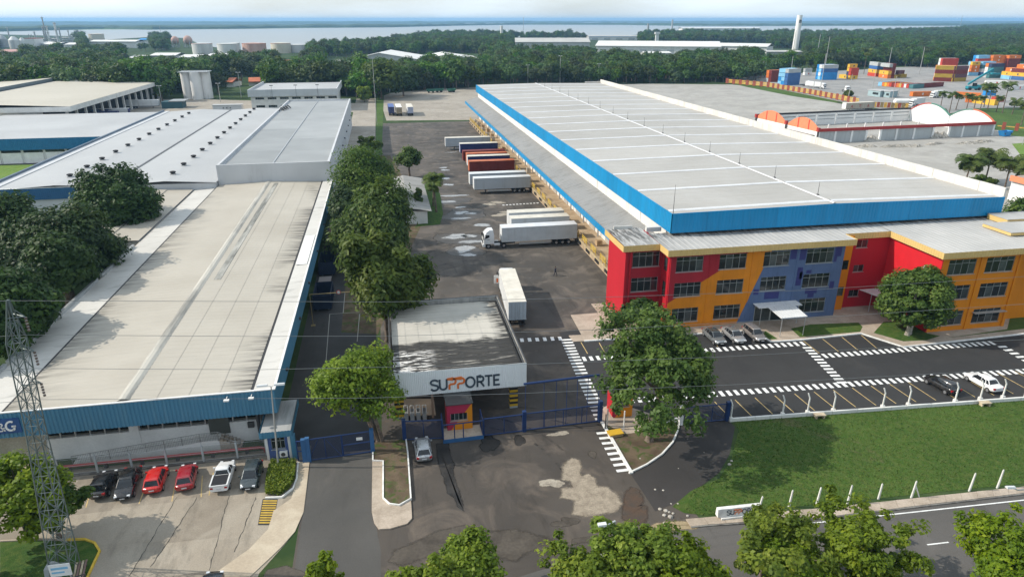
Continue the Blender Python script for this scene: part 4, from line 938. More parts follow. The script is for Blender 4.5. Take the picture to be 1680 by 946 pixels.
m = MB(); [m.tube([(-36, 61.5, z), (-13.8, 61.5, z)], .014, 4) for z in (.3, 1.1, 1.9, 2.1)]; m.build('wire', M_metal, fe)
B(-36, -13.6, 61.35, 61.65, 0, .16).build('kerb', two('old_kerb', (.12, .11, .1), (.2, .19, .17), 1.2), fe, smooth=False)

# gatekeeper's booth with blue ribbed roof edge
gb = thing('guard_booth', 'small gatekeeper booth with ribbed blue roof edge beside the blue gate', 'booth', (-12.4, 61, 0))
bx0, bx1, by0, by1 = -14.0, -10.95, 60.4, 66.5
M_gr = streaked('booth_roof', (.33, .33, .32), (.06, .06, .055), 1, .6, .55, .8)
B(bx0 + .1, bx1 - .1, by0 + .1, by1, 2.9, 3.35).build('roof', M_gr, gb, smooth=False)
for p, q in (((bx0, by0), (bx1, by0)), ((bx1, by0), (bx1, by1)), ((bx0, by1), (bx0, by0))): MB().corr(p, q, 2.75, 3.45, .28, .04).build('roof_edge', M_sblue, gb, smooth=False)
M_bb = flat('booth_blue', (.06, .10, .25), .6)
facade('front', by0 + .4, -13.4, -11.5, 0, 2.8, [(-13.1, -11.8, 1.15, 2.45)], M_bb, gb)
window(gb, -13.1, -11.8, 1.15, 2.45, by0 + .4, cols=3, top=.3)
B(-13.4, -11.5, by0 + .63, by0 + 3, 0, 2.8).build('body', M_bb, gb, smooth=False)
B(-13.65, -13.41, by0 + .3, by0 + .6, 0, 2.75).build('pillar', M_wall_w, gb, smooth=False); B(-11.49, -11.25, by0 + .3, by0 + .6, 0, 2.75).build('pillar', M_wall_w, gb, smooth=False)
B(-11.2, -10.75, by0 + .1, by0 + .6, 0, 2.74).build('blue_pillar', M_sblue, gb, smooth=False)
MB().box(-12.4, -11.65, by0 + .12, by0 + .38, .35, .95).build('air_conditioner', M_cap, gb, smooth=False)
MB().tube([(-12.05, by0 + .10, .65), (-12.05, by0 + .119, .65)], .22, 14).build('fan_grille', M_steel, gb)

# ------------------------------------------------------------------ rear halls of the left complex
M_memb = None
def membrane():
    t = NT('membrane_roof'); r = t.rand(); f = t.noise(.12, 5)
    c = t.mix(r, (.25, .26, .26), (.33, .34, .34)); g = t.n('ShaderNodeCombineColor'); k = t.rng(f, .3, .7, .9, 1.08); [t.put(g.inputs[i], k) for i in range(3)]
    return t.fin(t.mix(1., c, g.outputs[0], 'MULTIPLY'), .6, 0, .3)
M_memb = membrane(); M_gw = M_gw_
M_lg = two('light_grey_roof', (.36, .362, .36), (.43, .432, .428), .05, .3, .7, .5, 2.5, .05)
rh = thing('rear_hall', 'grey flat-roofed hall with white parapet behind the cream-roofed warehouse', 'hall', (-25, 225, 0))
B(-37.0, -12.9, 160.2, 294, 0, 10.2).build('body', M_gw, rh, smooth=False)
for j in range(7):
    for i, (a, b) in enumerate(((-36.2, -25.6), (-25.5, -13.3))):
        y0 = 161 + 132.5 * j / 7; B(a, b, y0, y0 + 132.5 / 7 - .05, 10.2, 10.34 + rnd.uniform(0, .02)).build('membrane_sheet', M_memb, rh, smooth=False)
B(-25.7, -25.4, 161, 293.5, 10.36, 10.48).build('seam_strip', M_metal, rh, smooth=False)
B(-37.2, -12.6, 160.0, 160.4, 6.5, 11.0).build('front_parapet', M_gw, rh, smooth=False); B(-13.2, -12.7, 160.41, 294, 6, 11.0).build('side_parapet', M_gw, rh, smooth=False)
B(-37.2, -36.7, 160.41, 294, 8, 10.9).build('side_parapet', M_gw, rh, smooth=False); B(-37.2, -12.6, 294.01, 294.5, 8, 10.9).build('rear_parapet', M_gw, rh, smooth=False)
for k in range(9): B(-12.68, -12.3, 170 + 14 * k, 170.5 + 14 * k, 5.6, 6.0).build('floodlight', M_steel, rh, smooth=False)
cr_ = MB(); [cr_.tube([(-36.5 + .5 * k, 262 + 2.4 * k, 10.5), (-36 + .5 * k, 263 + 2.4 * k, 11.5), (-35.2 + .5 * k, 264 + 2.4 * k, 10.5)], .25, 6) for k in range(4)]; cr_.build('roof_duct', M_steel, rh)
vh = thing('ventilated_hall', 'wide light-grey double-gabled hall with two rows of dark roof ventilators', 'hall', (-59, 225, 0))
XS = [(-81.6, 7.6), (-69.7, 8.25), (-59.0, 7.7), (-47.8, 8.25), (-37.25, 7.6)]
B(-81, -37.4, 158.4, 292, 0, 7.5).build('body', M_gw, vh, smooth=False)
for j in range(4):
    (xa, za), (xb, zb_) = XS[j], XS[j + 1]
    for k in range(5):
        y0 = 158 + 134.5 * k / 5; MB().quad((xa, y0, za), (xb, y0, zb_), (xb, y0 + 26.88, zb_), (xa, y0 + 26.88, za)).build('roof_sheet', M_lg, vh, smooth=False)
B(-59.3, -58.7, 158, 292.5, 7.68, 7.8).build('valley_gutter', M_steel, vh, smooth=False)
MB().corr((-82.6, 158), (-58.2, 158), 5.3, 7.75, .4, .05).build('front_band', flat('deep_blue_sheet', (.02, .10, .22), .5), vh, smooth=False)
B(-82.8, -58.1, 157.95, 158.3, 7.752, 7.86).build('capping', M_cap, vh, smooth=False)
B(-83.6, -81.7, 158, 292.5, 7.2, 7.75).build('edge_gutter', M_gw, vh, smooth=False); B(-84.1, -83.6, 158, 292.5, 6.4, 8.2).build('edge_band', flat('slate_sheet', (.10, .14, .19), .5), vh, smooth=False)
def vent_proto(lab):
    v = thing('roof_ventilator', lab, 'roof ventilator', (0, 0, 0), 0, 'roof ventilators on the light-grey hall')
    MB().box(-.75, .75, -.75, .75, -.1, .25).build('curb', M_metal, v, local=True, smooth=False)
    MB().tube([(0, 0, .25), (0, 0, .55), (0, 0, .6), (0, 0, 1.0), (0, 0, 1.15)], [.65, .65, 1.0, 1.0, .5], 12).build('hood', M_dark, v, local=True)
    return v
vp = None
for row, (X_, n, y0) in enumerate(((-69.6, 14, 166.5 - 10), (-47.9, 14, 165.5))):
    for k in range(n):
        if row == 0 and k == 0: continue
        lab = f'dark hooded roof ventilator, {ORD[k - (row == 0)]} from the near end of the {"left" if row == 0 else "right"} row'
        if k >= (13 if row == 0 else 13): continue
        p = (X_ - .012 * (10 * k), y0 + 10.1 * k, 8.22)
        if not vp: vp = vent_proto(lab); vp.scale = (.66, .66, .66); vp.location = p; LOC[vp] = Vector(p)
        else: dup(vp, p, label=lab)
# blue-banded building with white doors at the far left
bd = thing('depot_building', 'low pale-roofed depot with broad blue band over white garage doors at the far left', 'depot', (-100, 250, 0))
B(-140, -84.6, 232.4, 292, 0, 7.0).build('body', M_wall_w, bd, smooth=False)
for j, (a, b, za, zb_) in enumerate(((231.6, 247, 7.5, 8.0), (247, 262, 8.0, 7.6), (262, 277, 7.6, 8.1), (277, 293, 8.1, 7.5))):
    MB().quad((-140, a, za), (-84.4, a, za), (-84.4, b, zb_), (-140, b, zb_)).build('roof_sheet', M_lg, bd, smooth=False)
MB().corr((-140, 231.6), (-84.4, 231.6), 4.1, 7.55, .5, .05).build('blue_band', flat('band_blue', (.012, .15, .30), .5), bd, smooth=False)
for k in range(9):
    x = -139 + 6.1 * k
    B(x, x + 5.3, 232.2, 232.38, 0, 3.2).build('garage_door', M_cap, bd, smooth=False); B(x, x + 5.3, 232.25, 232.39, 3.22, 3.95).build('window_strip', M_glass, bd, smooth=False)
B(-96.5, -94.4, 231.2, 232.1, 0, 1.6).build('red_box', M_rpipe, bd, smooth=False)
an = thing('blue_annex', 'small blue-sided annex with pale roof before the big cream-roofed hall', 'annex', (-150, 300, 0))
xa, ya = at(52, 196, 2); B(xa - 60, xa, ya, ya + 26, 0, 8.2).build('wall', flat('annex_blue', (.02, .13, .28), .5), an, smooth=False); B(xa - 60, xa + .3, ya - .3, ya + 26, 8.2, 8.5).build('roof', M_lg, an, smooth=False)
# big cream-roofed hall, dock side to the right
bh = thing('big_hall', 'big low cream-roofed hall with deep white eave and loading bays at the far left', 'hall', (-150, 340, 0))
hx, hy0 = at(114, 175, 10); _, hy1 = at(256, 132, 10); M_cr2 = two('cream_roof_far', (.44, .405, .33), (.50, .46, .385), .04, .3, .7, .6, 1.5, .06)
mx_ = at(130, 125.5, 12)[0]
B(hx - 95, hx - 10, hy0 + 2, hy1 - 2, 0, 8.6).build('body', M_dark, bh, smooth=False)
for k in range(5):
    y0 = hy0 + (hy1 - hy0) * k / 5; y1 = hy0 + (hy1 - hy0) * (k + 1) / 5 - .06
    MB().quad((mx_, y0, 11.9), (hx, y0, 10.02), (hx, y1, 10.02), (mx_, y1, 11.9)).build('roof_sheet', M_cr2, bh, smooth=False)
    MB().quad((mx_ - 40, y0, 11.2), (mx_ - 2, y0, 13.3), (mx_ - 2, y1, 13.3), (mx_ - 40, y1, 11.2)).build('roof_sheet', M_cr2, bh, smooth=False)
B(mx_ - 2, mx_ - 1.6, hy0, hy1, 11.9, 13.35).build('monitor_wall', flat('monitor_slate', (.14, .17, .19), .5), bh, smooth=False); B(mx_ - 1.6, mx_, hy0, hy1, 11.7, 11.85).build('monitor_gutter', M_steel, bh, smooth=False)
B(hx - .4, hx, hy0, hy1, 8.1, 10.0).build('eave_band', M_wall_w, bh, smooth=False); B(hx - 95, hx - .41, hy0, hy0 + .4, 8.1, 10.0).build('eave_band', M_wall_w, bh, smooth=False)
B(hx - 95, hx - 10.5, hy0 + 1.5, hy0 + 1.9, 0, 8.1).build('front_wall', M_wall_w, bh, smooth=False)
for k in range(14):
    y = hy0 + 3 + (hy1 - hy0 - 6) * k / 13; B(hx - 3, hx - 2.2, y - .45, y + .45, 0, 8.3).build('column', M_wall_w, bh, smooth=False)
FAR0 = (298, 352, 172)
# silos
si = thing('silo_cluster', 'cluster of tall white stained silos standing before the forest at the left', 'silo', (*at(327, 162), 0))
sx, sy = at(327, 162); M_silo = streaked('silo_white', (.66, .65, .63), (.16, .12, .10), 2, .5, .56, .74, .6, .8, .16)
for (dx, dy) in ((-5.0, 0), (0.2, -2.6), (4.6, .4), (-.4, 3.6)):
    MB().cyl(sx + dx, sy + dy, 0, 14.2, 2.9, n=20).build('silo', M_silo, si)
m = MB(); m.box(sx - 8, sx + 7.6, sy - 4.6, sy + 5.6, 14.2, 14.5)
for k in range(17):
    x = sx - 8 + .97 * k; m.box(x, x + .08, sy - 4.6, sy - 4.5, 14.5, 15.4)
m.box(sx - 8, sx + 7.6, sy - 4.6, sy - 4.5, 15.3, 15.4); m.build('top_deck', M_metal, si, smooth=False)
# white two-storey office behind the rear hall
o2 = thing('white_office', 'white two-storey office with grey roof edge beyond the rear hall', 'office building', (-42, 352, 0))
def far_block(parent, x0, x1, y0, y1, h, wins, wall=M_wall_w): 
    facade('facade', y0, x0, x1, 0, h, wins, wall, parent); B(x0, x1, y0 + .25, y1, 0, h).build('body', wall, parent, smooth=False)
ww = [(-59 + 5.6 * k, -55 + 5.6 * k, c, d) for k in range(7) for c, d in ((1.9, 3.0), (5.6, 6.6))]
far_block(o2, -61, -22, 350, 392, 7.0, ww); [window(o2, *w_, 350, cols=4, top=0, sill=False) for w_ in ww]
B(-62, -21, 349, 349.3, 7.0, 10.2).build('roof_band', M_gw, o2, smooth=False); B(-62, -61.6, 349.31, 398, 7, 10.2).build('roof_band', M_gw, o2, smooth=False); B(-21.4, -21, 349.31, 398, 7, 10.2).build('roof_band', M_gw, o2, smooth=False)
B(-61.6, -21.4, 349.31, 398, 9.0, 9.2).build('roof', M_lg, o2, smooth=False)
for x in (-51, -40, -30): MB().tube([(x, 348.9, 6), (x, 348.9, 12)], .06, 5).box(x - .8, x + .8, 348.7, 349, 11.9, 12.2).build('floodlight', M_steel, o2)
st = thing('teal_shed', 'small dark teal shed with grey roof beside the white silos', 'shed', (*at(283, 175), 0))
x, y = at(282, 178); B(x - 4.5, x + 5, y, y + 8, 0, 3.2).build('wall', flat('shed_teal', (.03, .09, .11), .6), st, smooth=False); B(x - 1, x + 6.4, y - .4, y + 9, 3.2, 3.6).build('roof', M_metal, st, smooth=False)
st = thing('grey_shed', 'long low grey shed in front of the teal shed and silos', 'shed', (*at(372, 185), 0))
x, y = at(350, 184); x1, _ = at(396, 184); B(x, x1, y, y + 4, 0, 3.0).build('wall', M_gw, st, smooth=False); B(x - .2, x1 + .2, y - .2, y + 4.2, 3.0, 3.2).build('roof', M_lg, st, smooth=False)
for k in range(3): B(x + 4.5 + 1.6 * k, x + 5.0 + 1.6 * k, y - .05, y - .005, 1.5, 2.0).build('vent', M_dark, st, smooth=False)
tr = thing('truss_stack', 'long ochre steel truss lying on the forest edge behind the white office', 'truss', (*at(478, 140), 0))
x0, y0 = at(455, 147); x1, y1 = at(503, 147); m = MB(); z0 = 4.0
for z in (5.5, 8.6): m.tube([(x0, y0, z), (x1, y0, z)], .3, 5)
for k in range(13): m.tube([(x0 + (x1 - x0) * k / 12, y0, 5.5), (x0 + (x1 - x0) * k / 12, y0, 8.6)], .18, 4)
m.tube([(x1, y0, 8.6), (x1 + 3, y0, 5.5)], .3, 5)
for k in (0, 6, 12): m.box(x0 + (x1 - x0) * k / 12 - .3, x0 + (x1 - x0) * k / 12 + .3, y0 - .3, y0 + .3, 0, 5.5)
m.build('frame', flat('truss_ochre', (.42, .23, .07), .6), tr)
# ================================================================== GATEHOUSE
gh = thing('gatehouse', 'flat-roofed gatehouse with stained sheet roof and white ribbed front carrying big dark and orange letters', 'gatehouse', (6.3, 74, 0))
GX0, GX1, GY0, GY1 = -1.05, 13.55, 64.8, 84.6; GB = 3.45
def gate_roof_mat():
    t = NT('gatehouse_roof'); P = t.pos(); x, y, z = t.xyz()
    run = t.noise(1.3, 8, v=t.scale(P, (.16, 1.7, 1)), rough=.72); b = t.noise(.25, 5); big = t.noise(.35, 6, dist=.5)
    c = t.mix(t.rng(b, .35, .65), (.40, .375, .325), (.48, .45, .395)); c = t.mix(t.rng(run, .5, .72, 0, .35), c, (.28, .265, .23))
    yy = t.math('ADD', y, t.rng(big, .2, .8, -1.2, 1.2)); front = t.rng(yy, 72.6, 73.4, 1, 0); right = t.rng(t.math('ADD', x, t.rng(run, .2, .8, -1.2, 1.2)), 11.3, 12.6)
    blk = t.mix(t.rng(run, .38, .62), (.016, .015, .014), (.06, .056, .05))
    c = t.mix(t.math('MULTIPLY', front, t.rng(run, .30, .44)), c, blk); c = t.mix(t.math('MULTIPLY', right, t.rng(run, .40, .52)), c, (.035, .033, .03))
    wl = t.math('MULTIPLY', t.rng(yy, 70.5, 71.5, 1, 0), t.rng(x, 4.2, 2.8)); wl = t.math('MULTIPLY', wl, t.rng(t.noise(2.2, 6, v=t.scale(P, (.35, 1.5, 1))), .5, .56))
    c = t.mix(wl, c, (.62, .60, .57)); return t.fin(c, .65, 0, .25)
M_groof = gate_roof_mat()
M_wcorr = streaked('white_corrugated', (.78, .80, .80), (.55, .54, .52), 2, 2., .6, .85, .5, .5, .06)
nl = 9; cw = (GX1 - GX0 - .9) / nl
for i in range(nl):
    a = GX0 + .3 + cw * i; course(a, 5.62 + .02, a + cw + .1, 5.62 + .05, GY0 + .1, GY1 - .3, M_groof, gh, 'roof_sheet', .92, .04)
B(GX1 - .62, GX1 - .3, GY0 + .1, GY1 - .3, 5.5, 5.62).build('gutter', M_gut, gh, smooth=False)
MB().corr((GX0, GY0), (GX1, GY0), GB, 6.3, .2, .045).build('front_band', M_wcorr, gh, smooth=False)
MB().corr((GX1, GY0), (GX1, GY1), GB, 6.3, .2, .045).build('side_band', M_wcorr, gh, smooth=False)
MB().corr((GX0, GY1), (GX0, GY0), GB, 6.3, .2, .045).build('side_band', M_wcorr, gh, smooth=False)
MB().corr((GX1, GY1), (GX0, GY1), 4.6, 6.3, .2, .045).build('rear_band', M_wcorr, gh, smooth=False)
m = MB(); m.box(GX0 + .05, GX1 - .05, GY0 + .03, GY0 + .09, GB, 6.25).box(GX0 + .05, GX0 + .1, GY0 + .1, GY1 - .05, GB, 6.2).box(GX1 - .1, GX1 - .05, GY0 + .1, GY1 - .05, GB, 6.25).box(GX0 + .11, GX1 - .11, GY1 - .1, GY1 - .05, 4.6, 6.2)
m.build('band_lining', streaked('band_back', (.34, .33, .31), (.08, .08, .075), 2, .7, .45, .7), gh, smooth=False)
m = MB(); m.box(GX0 - .03, GX0 + .1, GY0 + .02, GY1, 6.3, 6.36).box(GX1 - .32, GX1 - .2, GY0 + .1, GY1, 6.0, 6.1).box(GX0 + .1, GX1, GY1 - .08, GY1 + .04, 6.3, 6.36).box(GX1 - .08, GX1 + .05, GY0, GY1 - .1, 6.3, 6.36); m.build('capping', M_steel, gh, smooth=False)
B(GX0 + .15, GX1 - .15, GY0 + .12, GY1 - .15, 3.6, 3.7).build('ceiling', flat('ceiling_grey', (.25, .24, .22), .8), gh, smooth=False)
M_pgrey = flat('pillar_grey', (.34, .37, .38), .7); M_black = flat('stripe_black', (.02, .02, .02), .7); M_stry = flat('stripe_yellow', (.55, .33, .02), .7)
def pillar(x, y, w=.95):
    p = B(x - w / 2, x + w / 2, y, y + .6, 0, 3.59).build('pillar', M_pgrey, gh, smooth=False)
    for k in range(8): B(x - w / 2 - .012, x + w / 2 + .012, y - .012, y + .612, .25 + .3 * k, .55 + .3 * k).build('stripe_band', M_stry if k % 2 == 0 else M_black, p, smooth=False)
pillar(at(656, 690)[0] + .05, 66.0, 1.0); pillar(at(844, 672)[0], 66.0, .9)
for x in (-.4, 12.9): B(x - .3, x + .3, 82.5, 83.1, 0, 3.59).build('pillar', M_pgrey, gh, smooth=False)
B(3.1, 3.35, 65.6, 65.85, 0, 3.59).build('brown_post', flat('post_brown', (.30, .20, .14), .8), gh, smooth=False)
B(-.6, 3.0, 70.5, 70.8, 0, 3.59).build('rear_wall', flat('plaster_tan', (.36, .27, .20), .8), gh, smooth=False)
M_letd = flat('letter_slate', (.055, .075, .095), .5); M_leto = flat('letter_orange', (.72, .17, .03), .5)
lx0, lz0 = onY(706, 640, GY0); lx1, lz1 = onY(820, 631, GY0); LS = 1.38; lz0 = (lz0 + lz1) / 2 - .02; W_TOT = lx1 - lx0
GL = [  # (letter, width, paths, orange?)
    ('S', .72, [[(.66, .80)] + arc(.36, .74, .30, .20, 30, 200, 10) + [(.16, .57), (.5, .46)] + arc(.36, .27, .30, .23, 40, -160, 12)], 0),
    ('U', .76, [[(.08, .96), (.08, .36)] + arc(.37, .34, .29, .28, 180, 360, 12) + [(.66, .96)]], 0),
    ('P', .72, [[(-.08, .93), (.44, .93)] + arc(.44, .70, .22, .23, 90, -90, 8) + [(.25, .47), (.12, .38), (.12, .02)]], 1),
    ('P', .74, [[(-.28, .93), (.44, .93)] + arc(.44, .70, .22, .23, 90, -90, 8) + [(.25, .47), (.12, .38), (.12, .02)]], 1),
    ('O', .92, [arc(.42, .5, .37, .44, 90, 450, 24)], 0),
    ('R', .74, [[(.10, .02), (.10, .93), (.40, .93)] + arc(.40, .70, .22, .23, 90, -90, 8) + [(.12, .47)], [(.36, .46), (.66, .02)]], 0),
    ('T', .68, [[(.0, .93), (.64, .93)], [(.32, .92), (.32, .02)]], 0),
    ('E', .60, [[(.58, .93), (.10, .93), (.10, .07), (.58, .07)], [(.11, .5), (.52, .5)]], 0)]
def supporte(parent, ox, oz, size, Y, width, place=None, depth=.06, mats=(M_letd, M_leto), w=.155):
    k = width / (sum(q[1] for q in GL) * size); u = 0
    for (c, wd, pts, o) in GL:
        f = place or (lambda a, b, d, u=u: (ox + (u + a) * size * k, Y - .05 - d, oz + b * size))
        g = (lambda a, b, d, u=u: place(ox + (u + a) * size * k, oz + b * size, d)) if place else f
        strokes(pts, w, 0, depth, g).build('letter', mats[o], parent, label=f'{"orange" if o else "dark slate"} letter {c}', smooth=False); u += wd
supporte(gh, lx0, lz0, LS, GY0 - .01, W_TOT)
# booth in the gateway
def gate_booth(name, lab, x, y, w=2.7, d=2.6, h=3.3):
    b = thing('guard_booth', lab, 'booth', (x, y, 0)); t_ = MATS.get('booth_paint')
    def paint(ox, oz):
        t = NT('booth_paint'); X, Y, Z = t.xyz()
        s = t.math('GREATER_THAN', t.math('ADD', t.math('SUBTRACT', X, ox), t.math('MULTIPLY', t.math('SUBTRACT', Z, oz), -.74)), 0)
        return t.fin(t.mix(s, (.36, .02, .06), (.62, .22, .005)), .6)
    wz = (1.35, 2.25)
    facade('front', y, x - w / 2, x + w / 2, 0, h, [(x - w * .36, x + w * .30, *wz)], paint(x - w * .42, 0.0), b)
    window(b, x - w * .36, x + w * .30, *wz, y, cols=4, top=0)
    B(x - w / 2, x + w / 2, y + .24, y + d, 0, h).build('body', M_red, b, smooth=False)
    B(x - w / 2 - .1, x + w / 2 + .1, y - .12, y + d + .1, h, h + .1).build('roof', M_steel, b, smooth=False)
    return b
bxy = at(755, 707); gate_booth('guard_booth', 'red and orange guard booth with four dark panes under the lettered gatehouse', *bxy, h=min(3.3, hgt(755, 707, 655)))
b2 = at(1021, 684); gate_booth('guard_booth', 'orange and red guard booth half hidden behind the big tree by the parking lot', *b2, w=2.2, d=2.2, h=2.6)
# turnstiles
ts = None
for k, (xx, yy) in enumerate(((667, 690), (677, 690), (687, 689), (697, 689))):
    p = at(xx, yy); lab = f'white tubular turnstile under the gatehouse, {ORD[k]} from the striped left pillar'
    if not ts:
        ts = thing('turnstile', lab, 'turnstile', (*p, 0), 0, 'turnstiles under the gatehouse')
        MB().box(-.22, .22, -.1, 1.0, 0, 1.0).build('cabinet', M_metal, ts, local=True, smooth=False)
        m = MB(); [m.tube([(x, 0, 1.0), (x, 0, 1.95), (-x, 0, 1.95)], .035, 5) for x in (-.2, .2)]; m.build('arch', M_cap, ts, local=True)
        m = MB(); [m.tube([(0, .3, .8), (.4 * math.cos(a), .3 + .2 * math.sin(a), .75)], .02, 5) for a in (0, 2.1, 4.2)]; m.build('arm', M_metal, ts, local=True)
    else: dup(ts, (*p, 0), label=lab)
# ------------------------------------------------------------------ blue gates
M_navy = flat('gate_blue', (.008, .030, .11), .5, 0, .45); M_postb = flat('post_blue', (.03, .105, .24), .55)
def gate(lab, p, q, h, bars=6, rails=(0, .5, 1.), posts=(True, True), th=.07, net=M_meshb, name='gate', post_h=None, diag=False):
    p = Vector(p); q = Vector(q); g = thing(name, lab, 'gate', (*p, 0)); f = lambda u, z, o=0.: (p.x + (q.x - p.x) * u, p.y + (q.y - p.y) * u + o, z)
    m = MB()
    for r in rails: m.tube([f(0, .1 + (h - .1) * r), f(1, .1 + (h - .1) * r)], th, 6)
    for k in range(bars + 1): m.tube([f(k / bars, .1), f(k / bars, h)], th if k in (0, bars) else th * .6, 6)
    if diag: m.tube([f(0, .1), f(1 / 3, h)], th * .5, 5).tube([f(.55, h * .9), f(.95, .2)], th * .4, 5)
    m.build('frame', M_navy, g)
    MB().quad(f(.005, .12), f(.995, .12), f(.995, h - .02), f(.005, h - .02)).build('netting', net, g, smooth=False)
    ph = post_h or h + .25
    for s, u in zip(posts, (0, 1)):
        if s: 
            x, y, _ = f(u, 0); B(x - .2, x + .2, y - .2, y + .2, 0, ph).build('post', M_postb if s is True else s, g, smooth=False)
    return g
gate('navy mesh pedestrian gate between the blue booth and the left drive', at(490, 757), at(501, 757), 2.4, 1, posts=(False, True))
g = gate('wide navy sliding mesh gate across the left drive', at(508, 756), at(563, 748), 2.5, 2, (0, 1.), posts=(True, False), diag=True)
g = gate('navy mesh gate leaf with small white plate at the right of the left drive', at(564, 748), at(612, 741), 2.5, 1, posts=(False, True))
c = Vector(at(592, 744)); B(c.x - .3, c.x + .3, c.y - .1, c.y - .05, 1.7, 2.0).build('plate', M_cap, g, smooth=False)
gate('dark navy mesh gate left of the guard booth under the gatehouse', at(664, 722), at(727, 719), 2.3, 2, (0, 1.), posts=(M_navy, False))
x0, y0 = at(728, 727); x1, y1 = at(793, 719); cg = thing('cage', 'blue-railed cage on a concrete plinth before the booth under the gatehouse', 'railing', (x0, y0, 0))
MB().prism([(x0, y0), (x1, y1), (x1, y1 + 2.4), (x0, y0 + 2.4)], 0, .25).build('plinth', M_side, cg, smooth=False)
m = MB(); f = lambda u, z, o=0.: (x0 + (x1 - x0) * u, y0 + (y1 - y0) * u + o, z)
for z in (.3, 2.2): m.tube([f(0, z, 2.3), f(0, z), f(1, z), f(1, z, 2.3)], .07, 6)
for u in (0, .28, .5, 1.): m.tube([f(u, .2), f(u, 2.2)], .06, 6)
for u in (0, 1): m.tube([f(u, .2, 2.3), f(u, 2.2, 2.3)], .06, 6)
m.build('railing', M_navy, cg); MB().prism([(x0 - .05, y0 - .06), (x1 + .05, y1 - .06), (x1 + .05, y1 - .01), (x0 - .05, y0 - .01)], 0, .45).build('plinth_edge', M_postb, cg, smooth=False)
gate('navy mesh gate between the booth cage and the stout blue post', at(794, 715), at(860, 707), 2.1, 2, (0, 1.), posts=(False, M_navy), post_h=2.5)
p, q = Vector(at(862, 706)), Vector(at(984, 691)); g = gate('tall navy portal gate closing the main drive, with slim uprights under a high beam', p, q, 2.1, 4, (0, 1.), posts=(False, M_navy), post_h=2.6)
bh_ = hgt(975, 692, 616); m = MB(); m.tube([(*(p + Vector((-.2, .1))), bh_ - .1), (*(q + Vector((-.3, .1))), bh_)], .13, 8); m.build('beam', M_navy, g)
for u in (.0, .24, .40, .54, .68, .82, .97):
    c = p.lerp(q, u); MB().tube([(c.x, c.y + .1, .1), (c.x, c.y + .1, bh_ - .05)], .035, 5).build('upright', M_navy, g)
gate('navy double mesh gate by the parking lot, right of the big tree', at(1116, 696), at(1192, 689), 2.1, 3, (0, 1.), posts=(M_kerbw, M_navy), diag=True)
for i, (a, b, lab) in enumerate((((1068, 698), (1112, 692), 'short low white wall behind the big tree'),)):
    p, q = at(*a), at(*b); MB().prism([(p[0], p[1]), (q[0], q[1]), (q[0], q[1] + .25), (p[0], p[1] + .25)], 0, .45).build('low_wall', M_kerbw, label=lab, cat='wall', smooth=False)
for i, (x, y, h, lab) in enumerate(((1023, 704, 2.3, 'slim white post standing before the half-hidden orange booth'), (993, 704, 1.9, 'slim dark post at the kerb beside the portal gate'), (996, 699, 2.2, 'pale slim post just right of the portal gate'))):
    X, Y = at(x, y); MB().tube([(X, Y, 0), (X, Y, h)], .07, 6).build('post', (M_kerbw, M_steel, M_metal)[i], label=lab, cat='post', group='slim posts by the portal gate')
X, Y = at(1009, 713); yb = thing('drain_box', 'yellow-lidded box on the soil beside the striped kerb', 'box', (X, Y, 0), .1); MB().box(-.75, .75, -.45, .45, 0, .3).build('body', M_card, yb, local=True, smooth=False); MB().box(-.8, .8, -.5, .5, .302, .38).build('lid', M_stry, yb, local=True, smooth=False)
# ------------------------------------------------------------------ field fences
M_fpost = streaked('fence_post_white', (.66, .65, .61), (.25, .24, .22), 2, 2, .55, .8, .8, .7, .4)
pf = thing('boundary_fence', 'white bent concrete fence posts on a low white wall between parking lot and field', 'fence', (53, 58, 0))
pa, pb_ = Vector(at(1197, 692)), Vector(at(1705, 655)); d = (pb_ - pa).normalized(); nn = Vector((-d.y, d.x))
for k in range(13):
    a = pa + d * (3.0 * k); b = pa + d * (3.0 * k + 2.96); MB().prism([tuple(a), tuple(b), tuple(b + nn * .22), tuple(a + nn * .22)], 0, .42 + rnd.uniform(-.02, .02)).build('wall_block', M_fpost, pf, smooth=False)
for xx, yy in ((1199, 691), (1284, 683.5), (1325, 680), (1367, 677), (1448, 671), (1490, 667.5), (1567, 661.5), (1608, 658), (1645, 655.5), (1684, 652)):
    X, Y = at(xx, yy); Y += .1
    MB().loft([[(X - .07, Y - .07, 0), (X + .07, Y - .07, 0), (X + .07, Y + .07, 0), (X - .07, Y + .07, 0)], [(X - .06, Y - .06, 2.05), (X + .06, Y - .06, 2.05), (X + .06, Y + .06, 2.05), (X - .06, Y + .06, 2.05)], [(X - .22, Y + .12, 2.6), (X - .1, Y + .12, 2.6), (X - .1, Y + .24, 2.6), (X - .22, Y + .24, 2.6)]]).box(X - .17, X + .17, Y - .2, Y + .17, 0, .5).build('post', M_fpost, pf, smooth=False)
